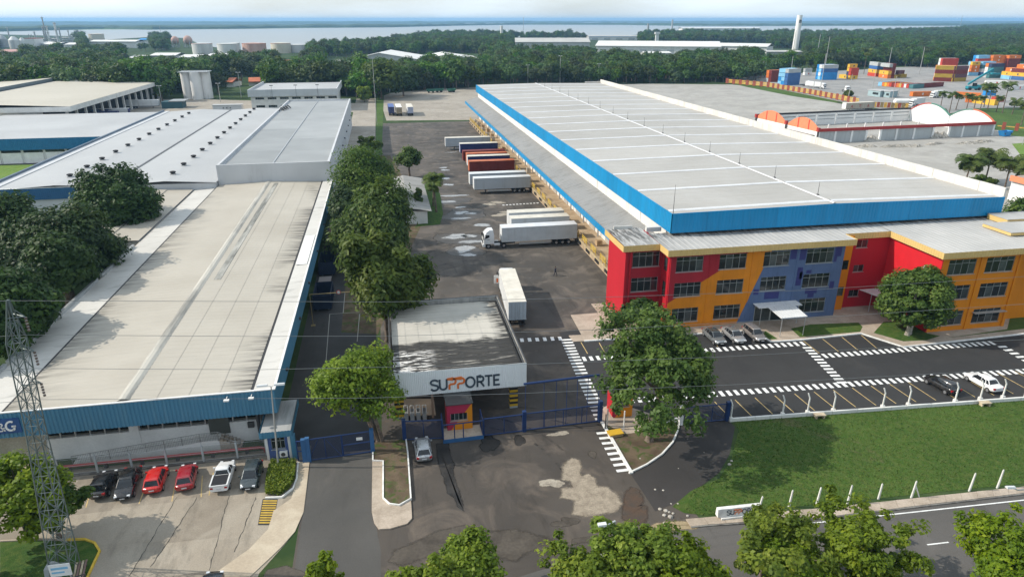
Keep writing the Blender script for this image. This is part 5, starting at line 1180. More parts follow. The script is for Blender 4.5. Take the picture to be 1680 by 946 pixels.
for k, (xx, yy, tl, hh) in enumerate(((1294, 832, .10, 1.8), (1339, 829, .14, 1.9), (1390, 826, .10, 1.95), (1441, 818, .06, 1.6), (1495, 816, .12, 1.75), (1590, 805, .14, 1.9), (1636, 800, .10, 1.95), (1244, 838, .2, 1.5))):
    X, Y = at(xx, yy); lab = f'leaning white concrete post by the road, {"the one with a brace" if k == 4 else (ORD[k if k < 4 else k - 1] + " unbraced one from the left" if k < 7 else "close to the white lettered barrier")}'
    t_ = thing('fence_post', lab, 'post', (X, Y, 0), 0, 'old fence posts along the road')
    MB().loft([[(-.08, -.07, 0), (.08, -.07, 0), (.08, .07, 0), (-.08, .07, 0)], [(-.05 + tl, -.05, hh), (.06 + tl, -.05, hh), (.06 + tl, .06, hh), (-.05 + tl, .06, hh)], [(tl - .02, 0, hh + .12), (.04 + tl, 0, hh + .12), (.04 + tl, .03, hh + .12), (tl - .02, .03, hh + .12)]]).build('shaft', M_fpost, t_, local=True, smooth=False)
    if k == 4: MB().tube([(.12, 0, 1.4), (.75, -.1, 0)], .06, 5).build('brace', M_fpost, t_, local=True)
for (xx, yy, lab) in ((1344, 685, 'small stone bench on the grass below the middle of the white fence'), (1615, 665, 'small stone bench on the grass below the white car')):
    X, Y = at(xx, yy); b = thing('bench', lab, 'bench', (X, Y, 0), -.1, 'stone benches by the white fence'); M_st = two('bench_stone', (.40, .32, .22), (.5, .42, .3), 2.)
    MB().box(-.6, .6, -.3, .3, .38, .48).build('seat', M_st, b, local=True, smooth=False)
    for s in (-.42, .42): MB().box(s - .08, s + .08, -.26, .26, 0, .38).build('leg', M_st, b, local=True, smooth=False)
# lettered white barrier by the road
X, Y = at(1175, 850); X1, Y1 = at(1244, 842.5); bs = thing('sign_barrier', 'low white concrete sign block with dark and orange letters at the field edge', 'sign', (X, Y, 0), math.atan2(Y1 - Y, X1 - X))
ln = math.hypot(X1 - X, Y1 - Y)
MB().add([(0, -.25, .3), (ln, -.25, .3), (ln, .25, .3), (0, .25, .3), (0, -.16, 1.08), (ln, -.16, 1.08), (ln, .2, 1.08), (0, .2, 1.08)], [(3, 2, 1, 0), (4, 5, 6, 7), (0, 1, 5, 4), (1, 2, 6, 5), (2, 3, 7, 6), (3, 0, 4, 7)]).build('block', M_kerbw, bs, local=True, smooth=False)
MB().box(.3, ln + .5, -.42, .3, 0, .28).build('plinth', M_kerbw, bs, local=True, smooth=False)
k = 2.9 / (sum(q[1] for q in GL) * .62); u = 0
for (c, wd, pts, o) in GL:
    strokes(pts, .15, 0, .02, lambda a, b, d, u=u: (.8 + (u + a) * .62 * k, -.24 - d + (b * .5) * .1, .44 + b * .5)).build('letter', (M_letd, M_leto)[o], bs, label=f'{"orange" if o else "dark"} letter {c}', local=True, smooth=False); u += wd
# ================================================================== VEHICLES
M_tyre = flat('tyre_rubber', (.018, .018, .018), .85); M_rim = flat('wheel_rim', (.42, .42, .43), .35, .7, .5); M_cgl = flat('car_glass', (.012, .015, .018), .06, 0, .6, .05)
M_hl = flat('lamp_clear', (.62, .64, .66), .12, 0, .6); M_tl = flat('lamp_red', (.32, .01, .012), .2, 0, .6); M_plate = flat('plate_grey', (.55, .55, .55), .5); M_trim = flat('trim_black', (.022, .022, .024), .5)
def paint(name, col, metal=.0, rough=.22):
    if name in MATS: return MATS[name]
    t = NT(name); d = t.noise(2.2, 5, v=t.obj()); t.b.inputs['Coat Weight'].default_value = .7; t.b.inputs['Coat Roughness'].default_value = .06
    MATS[name] = t.fin(t.mix(t.rng(d, .4, .75, 0, .12), col, (.25, .22, .18)), t.rng(d, .3, .7, rough, rough + .12), metal, .5); return MATS[name]
def lerp_tab(tab, y):
    for (a, b) in zip(tab, tab[1:]):
        if a[0] <= y <= b[0]:
            f = (y - a[0]) / (b[0] - a[0]); f = f * f * (3 - 2 * f); return [p + (q - p) * f for p, q in zip(a[1:], b[1:])]
    return list(tab[-1][1:])
def car(lab, kind, mat, loc, rot, group, roof=None):
    """forward is +Y in the car's own frame"""
    c = thing('parked_car', lab, 'car' if kind != 'pickup' else 'pickup truck', (*loc, 0), rot, group)
    L_, Wd = dict(hatch=(3.9, 1.68), sedan=(4.45, 1.72), suv=(4.05, 1.74), pickup=(4.45, 1.68), wagon=(4.2, 1.70))[kind]; h = L_ / 2; w = Wd / 2
    #   y, half width, sill height, top height
    tabs = dict(
        hatch=[(-h, w * .78, .42, .84), (-h + .16, w * .93, .30, .94), (-h + .6, w, .24, .93), (0, w, .22, .90), (.75, w, .22, .90), (1.0, w, .24, .88), (h - .45, w * .96, .27, .78), (h - .14, w * .84, .31, .68), (h, w * .62, .40, .56)],
        sedan=[(-h, w * .82, .44, .84), (-h + .12, w * .92, .32, .92), (-h + .75, w, .24, .94), (0, w, .22, .90), (.9, w, .22, .90), (1.15, w, .24, .88), (h - .45, w * .96, .27, .78), (h - .14, w * .84, .31, .68), (h, w * .62, .40, .56)])
    tabs['suv'] = tabs['wagon'] = tabs['hatch']; tabs['pickup'] = [(-h, w * .95, .40, .96), (-h + .1, w * .98, .34, .98), (-.35, w, .26, .96), (0, w, .24, .92), (.9, w, .24, .90), (1.15, w, .25, .88), (h - .35, w * .95, .28, .76), (h - .06, w * .84, .36, .64), (h, w * .76, .44, .56)]
    tab = tabs[kind]; rings = []
    for i in range(21):
        y = -h + L_ * i / 20; ww, zb, zt = lerp_tab(tab, y); rr = []
        half = [(ww * .80, zb), (ww * .98, zb + .10), (ww, zb + .24), (ww * .99, zt - .16), (ww * .90, zt - .02), (ww * .55, zt + .02)]
        rings.append([(x, y, z) for x, z in half] + [(-x, y, z) for x, z in reversed(half)])
    body = MB().loft(rings).build('body', mat, c, local=True, angle=50)
    G = dict(hatch=(-h + .18, 1.02, -h + .55, .32, 1.46, .92), sedan=(-h + .72, 1.12, -1.05, .42, 1.42, .92), suv=(-h + .12, 1.05, -h + .35, .38, 1.56, .92), wagon=(-h + .12, 1.0, -h + .4, .35, 1.48, .92), pickup=(-.45, 1.1, -.28, .42, 1.46, .94))[kind]
    yb, yf, rb, rf, zr, zb = G; wb, wr = w * .87, w * .68
    ring = lambda y0, y1, ww, z, k: [(-ww * k, y0, z), (-ww, y0 + .12, z), (-ww, y1 - .25, z), (-ww * k, y1, z), (ww * k, y1, z), (ww, y1 - .25, z), (ww, y0 + .12, z), (ww * k, y0, z)]
    MB().loft([ring(yb, yf, wb, zb - .04, .86), ring(yb + (rb - yb) * .5, yf + (rf - yf) * .5, (wb + wr) / 2 + .03, (zb + zr) / 2, .86), ring(rb, rf, wr, zr - .05, .84)]).build('window', M_cgl, c, local=True)
    MB().loft([ring(rb - .05, rf + .08, wr + .03, zr - .08, .86), ring(rb, rf, wr, zr - .01, .86), ring(rb + .15, rf - .15, wr * .85, zr + .03, .86)]).build('roof', roof or mat, c, local=True)
    m = MB()
    for s in (-1, 1):
        m.tube([(s * wb * .9, yf - .06, zb - .02), (s * (wr * .9), rf, zr - .04)], .035, 5).tube([(s * wb * .92, yb + .05, zb - .02), (s * wr * .9, rb + .02, zr - .04)], .07, 5)
        ym = (yb + yf) / 2 - .1; m.tube([(s * (wb + .005), ym, zb), (s * (wr + .03), ym + .02, zr - .05)], .035, 5)
        if kind in ('hatch', 'wagon', 'suv', 'sedan'): yq = yb + .75; m.tube([(s * wb, yq - .2, zb), (s * (wr + .02), yq, zr - .05)], .06, 5)
    m.build('pillar', mat if kind != 'suv' else M_trim, c, local=True)
    for s in (-1, 1):
        for y in (-h + .78, h - .80):
            wl = MB().tube([(s * (w - .2), y, .31), (s * (w + .01), y, .31)], .31, 14).build('wheel', M_tyre, c, local=True); MB().tube([(s * (w - .04), y, .31), (s * (w + .02), y, .31)], .19, 10).build('rim', M_rim, wl, local=True)
        MB().box(s * w * .48, s * w * .78, h - .22, h - .03, .56, .70).build('headlight', M_hl, c, local=True, smooth=False)
        MB().box(s * w * .60, s * w * .90, -h - .015, -h + .15, .66, .86).build('taillight', M_tl, c, local=True, smooth=False)
        MB().box(s * (w - .02), s * (w + .17), yf - .42, yf - .28, .90, 1.04).build('mirror', M_trim if kind in ('suv',) else mat, c, local=True, smooth=False)
    MB().box(-.22, .22, h - .035, h + .015, .40, .50).build('number_plate', M_plate, c, local=True, smooth=False); MB().box(-.22, .22, -h - .02, -h + .04, .58, .70).build('number_plate', M_plate, c, local=True, smooth=False)
    MB().box(-w * .5, w * .5, h - .05, h + .005, .52, .60).build('grille', M_trim, c, local=True, smooth=False)
    if kind == 'pickup':
        MB().box(-w * .80, w * .80, -h + .10, -.52, .955, 1.0).build('bed_cover', M_trim, c, local=True, smooth=False)
        m = MB(); m.box(-w * .97, -w * .82, -h + .02, -.45, .94, 1.03).box(w * .82, w * .97, -h + .02, -.45, .94, 1.03).box(-w * .82, w * .82, -h, -h + .09, .94, 1.03); m.build('bed_rail', mat, c, local=True, smooth=False)
    return c
P_blk = paint('black_paint', (.008, .008, .009)); P_red = paint('car_red', (.50, .012, .008)); P_dred = paint('car_dark_red', (.28, .012, .02)); P_wht = paint('car_white', (.72, .72, .71)); P_gr = paint('car_grey', (.05, .065, .07), .3)
P_sil = paint('car_silver', (.40, .41, .42), .5); P_sil2 = paint('car_champagne', (.30, .28, .27), .5); P_sil3 = paint('car_steel', (.22, .24, .25), .5)
grp = 'cars parked before the wire fence'
def cpos(x, y, dy=0.): X, Y = at(x, y); return X, Y + dy
def crot(p, q): a, b = at(*p), at(*q); return math.atan2(-(b[0] - a[0]), b[1] - a[1])
car('black hatchback nearest the lattice pylon, seen from behind', 'hatch', P_blk, cpos(172, 801), crot((160, 825), (188, 775)), grp)
car('black saloon with its bonnet towards the road, beside the bright red hatchback', 'sedan', P_blk, cpos(212, 800), math.pi + crot((203, 825), (225, 772)), grp)
car('bright red hatchback with black rear window, between the black saloon and the dark red car', 'hatch', P_red, cpos(258, 793), crot((257, 812), (272, 770)), grp)
car('dark red hatchback with raised tailgate edge beside the white pickup', 'hatch', P_dred, cpos(308, 789), crot((305, 808), (314, 764)), grp)
car('small white pickup with black covered load bed', 'pickup', P_wht, cpos(368, 787), crot((364, 808), (378, 762)), grp)
car('dark grey hatchback facing the road next to the clipped hedge', 'hatch', P_gr, cpos(414, 787), math.pi + crot((408, 808), (423, 760)), grp)
car('dark car cut off by the bottom edge of the picture on the concrete car park', 'hatch', P_blk, cpos(347, 962, -1.0), -.1, None)
car('silver hatchback waiting before the gatehouse, seen from behind', 'hatch', P_sil, cpos(694, 740, -.3), .02, None)
grp = 'cars parked before the painted office'
car('dark silver saloon half under the big tree, leftmost of three before the office', 'sedan', P_sil3, cpos(1171, 557), math.pi + .04, grp, roof=P_gr)
car('light silver saloon in the middle of the three before the office', 'sedan', P_sil, cpos(1203, 555), math.pi + .04, grp, roof=P_sil3)
car('champagne hatchback beside the small lawn, rightmost of the three before the office', 'wagon', P_sil2, cpos(1237, 553), math.pi + .04, grp)
grp = 'cars parked along the white fence'
car('black hatchback by the white fence posts, nose to the lot', 'wagon', P_blk, cpos(1543, 636), .10, grp)
car('white saloon by the white fence posts, right of the black car', 'sedan', P_wht, cpos(1611, 632), .05, grp)
# ------------------------------------------------------------------ trailers and trucks
M_chas = flat('chassis_black', (.03, .03, .032), .6); M_alup = streaked('trailer_white', (.62, .63, .63), (.36, .32, .27), 2, 1.1, .54, .8, .45, .6, .1); M_creamr = flat('trailer_roof', (.62, .58, .50), .6, 0, .3, .15, .8)
def wheelset(parent, y, r=.5, w=2.4, n=2):
    for s in (-1, 1):
        wl = MB().tube([(s * (w / 2 - .45), y, r), (s * w / 2, y, r)], r, 14).build('wheel', M_tyre, parent, local=True); MB().tube([(s * (w / 2 - .1), y, r), (s * (w / 2 + .01), y, r)], r * .5, 10).build('rim', M_rim, wl, local=True)
def trailer(lab, loc, rot, side, roof=None, front=None, rear=None, L_=14.6, h0=1.25, h1=4.0, W_=2.55, ribs=.0, group=None, band=None, cont=False, legs=True):
    """rear at y=0, front at y=L; forward +Y"""
    t = thing('semi_trailer', lab, 'trailer', (*loc, loc[2] if len(loc) > 2 else 0) if len(loc) < 3 else loc, rot, group); w = W_ / 2
    B(-w + .06, w - .06, .08, L_ - .08, h0, h1 - .05).build('box_body', side, t, local=True, smooth=False)
    m = MB()
    if ribs:
        m.corr((w, 0), (w, L_), h0, h1 - .03, ribs, .05).corr((-w, L_), (-w, 0), h0, h1 - .03, ribs, .05)
    else:
        n = 12
        for k in range(n):
            a, b = .02 + (L_ - .04) * k / n, .02 + (L_ - .04) * (k + 1) / n - .03
            m.box(w - .055, w - .01, a, b, h0, h1 - .1).box(-w + .01, -w + .055, a, b, h0, h1 - .1)
        m.box(w - .05, w + .015, 0, L_, h1 - .16, h1 - .02).box(-w - .015, -w + .05, 0, L_, h1 - .16, h1 - .02).box(w - .05, w + .015, 0, L_, h0 - .04, h0 + .1).box(-w - .015, -w + .05, 0, L_, h0 - .04, h0 + .1)
    m.build('side_panel', side, t, local=True, smooth=False)
    MB().box(-w, w, -.02, L_ + .02, h1 - .02, h1 + .03).build('roof', roof or side, t, local=True, smooth=False)
    MB().box(-w + .02, w - .02, L_ - .079, L_, h0, h1 - .021).build('front_wall', front or side, t, local=True, smooth=False)
    for s in (-1, 1):
        d = MB().box(s * .03, s * (w - .02), -.05, .079, h0, h1 - .021).build('rear_door', rear or side, t, local=True, smooth=False)
        MB().tube([(s * .3, -.08, h0 + .1), (s * .3, -.08, h1 - .1)], .025, 5).tube([(s * .8, -.08, h0 + .1), (s * .8, -.08, h1 - .1)], .025, 5).build('lock_bar', M_metal, d, local=True)
    MB().box(-.45, -.25, .1, L_ - .3, h0 - .32, h0 - .045).box(.25, .45, .1, L_ - .3, h0 - .32, h0 - .045).box(-w + .1, w - .1, -.03, .1, .45, .62).box(-.6, -.5, .05, .12, .62, h0).box(.5, .6, .05, .12, .62, h0).build('chassis', M_chas, t, local=True, smooth=False)
    for y in (1.6, 2.85, 4.1): wheelset(t, y)
    if legs: MB().box(-.75, -.6, L_ - 3.1, L_ - 2.95, 0, h0 - .05).box(.6, .75, L_ - 3.1, L_ - 2.95, 0, h0 - .05).build('landing_leg', M_chas, t, local=True, smooth=False)
    MB().box(-w + .04, -w + .08, 5.2, L_ - 3.4, .55, .95).box(w - .08, w - .04, 5.2, L_ - 3.4, .55, .95).build('side_guard', M_metal, t, local=True, smooth=False)
    if band: MB().box(w + .016, w + .03, .3, L_ - .3, h0 + 1.0, h1 - .25).box(-w - .03, -w - .016, .3, L_ - .3, h0 + 1.0, h1 - .25).build('side_panel', band, t, local=True, smooth=False)
    return t
M_navyt = flat('trailer_navy', (.02, .03, .12), .5); M_maroon = flat('container_maroon', (.16, .025, .02), .6, 0, .3, .18, .8); M_cont_roof = flat('container_orange_roof', (.48, .14, .06), .6, 0, .3, .2, .8); M_lblue = flat('trailer_pale_blue', (.35, .38, .50), .5); M_tanrear = flat('trailer_door_tan', (.30, .24, .16), .7, var=.3)
g = 'semi-trailers backed up to the loading dock'; W90 = math.pi / 2
def docked(lab, fx, fy, L_=None, z=1.25, **k):
    """front near-side lower corner at a photo point; rear against the dock"""
    X, Y = at(fx, fy, z); ln = min(15.2, 35.7 - X) if L_ is None else L_; return trailer(lab, (X + ln, Y + 1.28), W90, L_=ln, group=g, **k)
M_greyt = streaked('trailer_grey', (.40, .42, .44), (.24, .22, .19), 2, 1.1, .54, .8, .5, .6, .1)  # on white trailers this grey puts the side's shade into the colour
docked('pale grey box trailer standing farthest up the loading dock', 731, 240.5, side=M_greyt, roof=M_creamr, front=M_alup, L_=15.2)
docked('trailer with pale blue front and cream roof, second farthest in the dock row', 755, 250.5, side=M_navyt, roof=M_creamr, front=M_lblue)
docked('dark red container trailer between the pale blue front and the orange-roofed one', 760, 263.5, side=M_maroon, front=M_maroon, roof=M_maroon, ribs=.4)
docked('orange-roofed trailer squeezed behind the cream and navy one', 766, 268, side=M_maroon, roof=M_cont_roof, front=M_cont_roof)
docked('cream-roofed trailer with navy side next to the maroon container', 767.5, 272.5, side=M_navyt, roof=M_creamr, front=M_alup)
docked('ribbed maroon container trailer with orange roof edge, beside the white pair', 770, 281.5, side=M_maroon, roof=M_cont_roof, front=M_cont_roof, rear=M_metal, ribs=.36)
mt = C.objects[[o.name for o in C.objects if o.name.startswith('semi_trailer') and 'ribbed maroon' in o.get('label', '')][0]]
for q in range(4): MB().box(1.33, 1.345, 12.6, 12.85, 1.9 + .42 * q, 2.15 + .42 * q).build('side_marking', M_cap, mt, local=True, smooth=False)
for tq in [o for o in C.objects if o.name.startswith('semi_trailer') and 'navy side' in o.get('label', '') or o.name.startswith('semi_trailer') and 'pale blue front' in o.get('label', '')]:
    for q, mm in ((2.6, M_cap), (3.5, M_rpipe), (4.2, M_cap)): MB().add([(1.3, q, 2.7), (1.3, q + .9, 2.7), (1.3, q + .5, 3.8), (1.3, q + .1, 3.8)], [(0, 1, 2, 3)]).build('side_marking', mm, tq, local=True, smooth=False)
docked('white box trailer partly hidden behind its longer white neighbour', 771, 303, side=M_greyt, roof=M_alup, front=M_alup)
docked('long pale white box trailer with grimy tail, alone before the yellow dock ramp', 778, 311, side=M_greyt, roof=M_alup, front=M_alup, rear=M_tanrear)
docked('cream-roofed white trailer, farther of the two behind the truck', 835, 371, side=M_alup, roof=M_creamr, front=M_alup)
docked('cream-roofed white trailer standing right behind the truck', 839, 381, side=M_alup, roof=M_creamr, front=M_alup)
tk_t = docked('white box trailer coupled to the white truck at the dock', 823.5, 397, side=flat('trailer_side_shade', (.48, .50, .51), .5, 0, .4, .1), roof=M_strip, front=M_alup, rear=M_tanrear, legs=False)  # greyer side than front: shade painted into the white
def truck(lab, loc, rot, col, deflector=True):
    t = thing('truck_tractor', lab, 'truck', (*loc, 0), rot); m = MB()
    ring = lambda y0, y1, w, z: [(-w, y0, z), (-w, y1 - .12, z), (-w + .15, y1, z), (w - .15, y1, z), (w, y1 - .12, z), (w, y0, z)]
    m.loft([ring(-.0, 2.05, 1.2, .95), ring(0, 2.1, 1.23, 1.5), ring(0, 2.02, 1.23, 2.1)]).build('cab', col, t, local=True)
    MB().loft([ring(0, 2.0, 1.22, 2.09), ring(.02, 1.86, 1.14, 2.85)]).build('cab_top', col, t, local=True)
    MB().add([(-1.05, 2.018, 2.12), (1.05, 2.018, 2.12), (.98, 1.89, 2.8), (-.98, 1.89, 2.8)], [(0, 1, 2, 3)]).build('windscreen', M_cgl, t, local=True, smooth=False)
    for s in (-1, 1): MB().add([(s * 1.235, 1.75, 1.95), (s * 1.235, .85, 1.75), (s * 1.17, .9, 2.72), (s * 1.17, 1.6, 2.72)], [(0, 1, 2, 3) if s < 0 else (3, 2, 1, 0)]).build('side_window', M_cgl, t, local=True, smooth=False)
    MB().loft([ring(.05, 1.85, 1.13, 2.84), ring(.1, 1.55, 1.08, 3.25), ring(.15, 1.0, 1.0, 3.6)]).build('roof_fairing', col, t, local=True)
    MB().box(-1.22, 1.22, 1.7, 2.2, .45, .96).build('bumper', col, t, local=True, smooth=False); MB().box(-.95, .95, 2.1, 2.14, 1.05, 1.6).build('grille', M_trim, t, local=True, smooth=False)
    for s in (-1, 1):
        MB().box(s * .7, s * 1.1, 2.19, 2.23, .6, .82).build('headlight', M_hl, t, local=True, smooth=False); MB().box(s * 1.26, s * 1.46, 1.95, 2.1, 1.9, 2.6).build('mirror', M_trim, t, local=True, smooth=False)
    MB().box(-.5, -.3, -4.2, 1.6, .65, .95).box(.3, .5, -4.2, 1.6, .65, .95).box(-.6, .6, -3.0, -1.6, .96, 1.12).build('chassis', M_chas, t, local=True, smooth=False)
    MB().tube([(-.95, -1.1, .7), (-.95, .0, .7)], .3, 10).tube([(.95, -1.1, .7), (.95, .0, .7)], .3, 10).build('fuel_tank', M_metal, t, local=True)
    for y in (1.1, -1.9): wheelset(t, y)
    return t
X, Y = at(823.5, 397, 1.25); truck('white truck tractor coupled to a white trailer at the dock', (X - 1.5, Y + 1.28), W90, P_wht)
# white trailer driving away between gatehouse and yard
p, q = Vector(at(849, 495, 4.0)), Vector(at(832, 441, 4.0)); d = q - p; rot = math.atan2(-d.x, d.y)
trailer('white box trailer parked right behind the gatehouse, seen from the rear', tuple(p), rot, M_alup, roof=M_creamr, rear=flat('trailer_rear_shade', (.42, .46, .50), .5), L_=d.length)  # grey-blue rear doors: shade painted into the white trailer's colour
dn = d.normalized(); c = p + dn * (d.length + .6); tk = truck('white truck with orange side marker ahead of the trailer behind the gatehouse', tuple(c), rot, P_wht)
MB().box(-2.0, -1.3, .9, 1.0, 1.0, 2.4).box(-1.99, -1.7, 1.003, 1.03, 1.1, 2.3).build('side_frame', M_cap, tk, local=True, smooth=False); MB().box(-1.6, -1.3, .86, .895, 1.2, 1.9).build('marker_panel', flat('marker_orange', (.7, .16, .04), .5), tk, local=True, smooth=False)
g = 'trailers at the big cream-roofed hall'
for (xx, yy, sd, rf, lab) in ((207, 174.5, M_alup, M_cap, 'white box trailer backed up to the big hall, farthest of three'), (152, 190, CM_navy if 'CM_navy' in globals() else M_navyt, M_cap, 'navy and white box trailer backed up to the big hall, middle of three'), (132, 195, M_navyt, M_navyt, 'dark navy box trailer backed up to the big hall, nearest of three')):
    X, Y = at(xx, yy, 1.25); tq = trailer(lab, (X, Y + 1.28), -W90, sd, roof=rf, L_=15, group=g)
    if 'middle' in lab: MB().box(1.28, 1.31, 8.2, 14.8, 1.3, 3.9).build('side_panel', M_alup, tq, local=True, smooth=False); MB().tube([(1.28, 7.6, 2.6), (1.325, 7.6, 2.6)], 1.15, 18).build('side_emblem', M_greyt, tq, local=True)
    if 'nearest' in lab: [MB().box(1.28, 1.31, 8.6 + .75 * q, 9.0 + .75 * q, 2.2, 2.7).build('side_lettering', M_cap, tq, local=True, smooth=False) for q in range(7)]
g = 'trailers standing in the far yard'
for (xx, yy, sd, rf, rr, lab) in ((643, 190.5, M_navyt, flat('roof_navy', (.08, .13, .33), .5), M_navyt, 'navy box trailer at the left of three standing alone in the far yard'), (655.5, 191, M_alup, M_cap, M_tanrear, 'box trailer with tan doors in the middle of three in the far yard'), (674, 190.5, M_alup, M_creamr, M_lblue, 'box trailer with pale blue doors at the right of three in the far yard')):
    X, Y = at(xx, yy); trailer(lab, (X, Y), 0.02, sd, roof=rf, rear=rr, L_=14, group=g)
for k, (xx, yy) in enumerate(((707, 152.5), (720.5, 151.5), (741, 151.5))):
    X, Y = at(xx, yy); t = thing('farm_cart', f'small green cart at the forest edge of the yard, {ORD[k]} from the left', 'cart', (X, Y, 0), .3 * k, 'green carts at the far end of the yard'); M_gc = flat('cart_green', (.03, .13, .09), .6)
    MB().add([(-2.2, -1, .9), (2.2, -1, .9), (2.2, 1, .9), (-2.2, 1, .9), (-2.8, -1.2, 2.2), (2.8, -1.2, 2.2), (2.8, 1.2, 2.2), (-2.8, 1.2, 2.2), (-2.0, -.9, 1.0), (2.0, -.9, 1.0), (2., .9, 1.), (-2., .9, 1.), ], [(3, 2, 1, 0), (0, 1, 5, 4), (1, 2, 6, 5), (2, 3, 7, 6), (3, 0, 4, 7), (8, 9, 10, 11)]).build('tub', M_gc, t, local=True, smooth=False)
    for x in (-1.3, 1.3): MB().tube([(x, -1.1, .5), (x, 1.1, .5)], .5, 10).build('wheel', M_tyre, t, local=True)
# open skips and flat trailer in the left lane
M_skip = flat('skip_navy', (.012, .022, .05), .6, 0, .3, .3)
for k, (xx, yy, lab) in enumerate(((537, 453, 'dark navy open-topped skip in the shaded lane, beside the brown flat trailer'), (530, 510, 'dark navy open-topped skip in the shaded lane, nearest the ochre height bar'))):
    X, Y = at(xx, yy); s = thing('skip', lab, 'skip', (X, Y, 0), 0, 'open skips in the shaded lane'); w, l, h = 1.3, 6.0, 2.5; m = MB()
    m.box(-w, w, 0, l, .3, .4).box(-w, -w + .08, 0, l, .401, h).box(w - .08, w, 0, l, .401, h).box(-w + .081, w - .081, 0, .08, .401, h).box(-w + .081, w - .081, l - .08, l, .401, h); m.build('tub', M_skip, s, local=True, smooth=False)
    for i in range(8): MB().box(-w - .07, -w - .001, .2 + .78 * i, .3 + .78 * i, .4, h - .1).box(w + .001, w + .07, .2 + .78 * i, .3 + .78 * i, .4, h - .1).build('side_rib', M_skip, s, local=True, smooth=False)
    MB().box(-w - .04, w + .04, -.04, l + .04, h, h + .08).build('rim_bar', M_skip, s, local=True, smooth=False) if False else None
    for x in (-.8, .8): MB().tube([(x - .1, .3, .15), (x + .1, .3, .15)], .15, 8).build('roller', M_steel, s, local=True)
X, Y = at(546, 412); fl = thing('flat_trailer', 'brown planked flat trailer standing along the wall in the shaded lane', 'trailer', (X, Y, 0), 0.0)
M_plank = flat('deck_plank', (.20, .135, .115), .8, 0, .2, .3, 1.2)
for k in range(26): MB().box(-1.2, 1.2, .52 * k, .52 * k + .48, 1.25, 1.33 + rnd.uniform(0, .02)).build('plank', M_plank, fl, local=True, smooth=False)
MB().box(-.5, -.3, 0, 13.4, .9, 1.24).box(.3, .5, 0, 13.4, .9, 1.24).build('chassis', M_chas, fl, local=True, smooth=False); [wheelset(fl, y) for y in (1.5, 2.8)]
X, Y = at(533, 470); cp_ = thing('slab_pallet', 'small pale slatted platform between the two navy skips', 'platform', (X, Y, 0)); 
for k in range(7): MB().box(-1.0, 1.0, .4 * k, .4 * k + .3, .7, .8).build('slat', flat('slat_pale', (.30, .27, .26), .8), cp_, local=True, smooth=False)
MB().box(-.9, -.7, 0, 2.7, 0, .69).box(.7, .9, 0, 2.7, 0, .69).build('bearer', M_chas, cp_, local=True, smooth=False)
xa, ya = at(514, 534); hb_ = hgt(514, 534, 483); hbr = thing('height_barrier', 'ochre height bar on posts across the shaded lane with a round sign', 'barrier', (xa, ya, 0)); M_och = flat('bar_ochre', (.22, .17, .075), .7)
MB().tube([(xa, ya, hb_), (xa + 8.3, ya, hb_)], .07, 6).build('bar', M_och, hbr); [MB().tube([(x, ya, 0), (x, ya, hb_)], .06, 6).box(x - .3, x + .3, ya - .3, ya + .3, 0, .1).build('post', M_och, hbr) for x in (xa, xa + 8.3)]
MB().tube([(xa + 4.0, ya - .12, hb_ + .1), (xa + 4.0, ya - .09, hb_ + .1)], .32, 14).build('round_sign', M_rpipe, hbr); MB().tube([(xa + 4.0, ya - .14, hb_ + .1), (xa + 4.0, ya - .121, hb_ + .1)], .22, 14).build('sign_face', M_cap, hbr)
# white hut with grey roof among the trees
hx0, hy0 = at(702, 366.5); hz = hgt(702, 366.5, 345); hut = thing('hut', 'small white hut with grey sloping roof half hidden by the roadside trees', 'hut', (hx0 - 4, hy0, 0)); hd = at(699, 292, hz)[1] - hy0
B(hx0 - 7, hx0, hy0, hy0 + hd * .93, 0, hz - .1).build('wall', M_wall_w, hut, smooth=False)
M_hr = streaked('hut_roof', (.30, .29, .27), (.14, .135, .12), 0, .8, .5, .75)
for i in range(4):
    a, b = hy0 - .8 + (hd + 1.0) * i / 4, hy0 - .8 + (hd + 1.0) * (i + 1) / 4 - .05
    MB().quad((hx0 - 4, a, hz + .9), (hx0 + .9, a, hz - .05), (hx0 + .9, b, hz - .05), (hx0 - 4, b, hz + .9)).quad((hx0 - 8.5, a, hz - .05), (hx0 - 4, a, hz + .9), (hx0 - 4, b, hz + .9), (hx0 - 8.5, b, hz - .05)).build('roof_sheet', M_hr, hut, smooth=False)
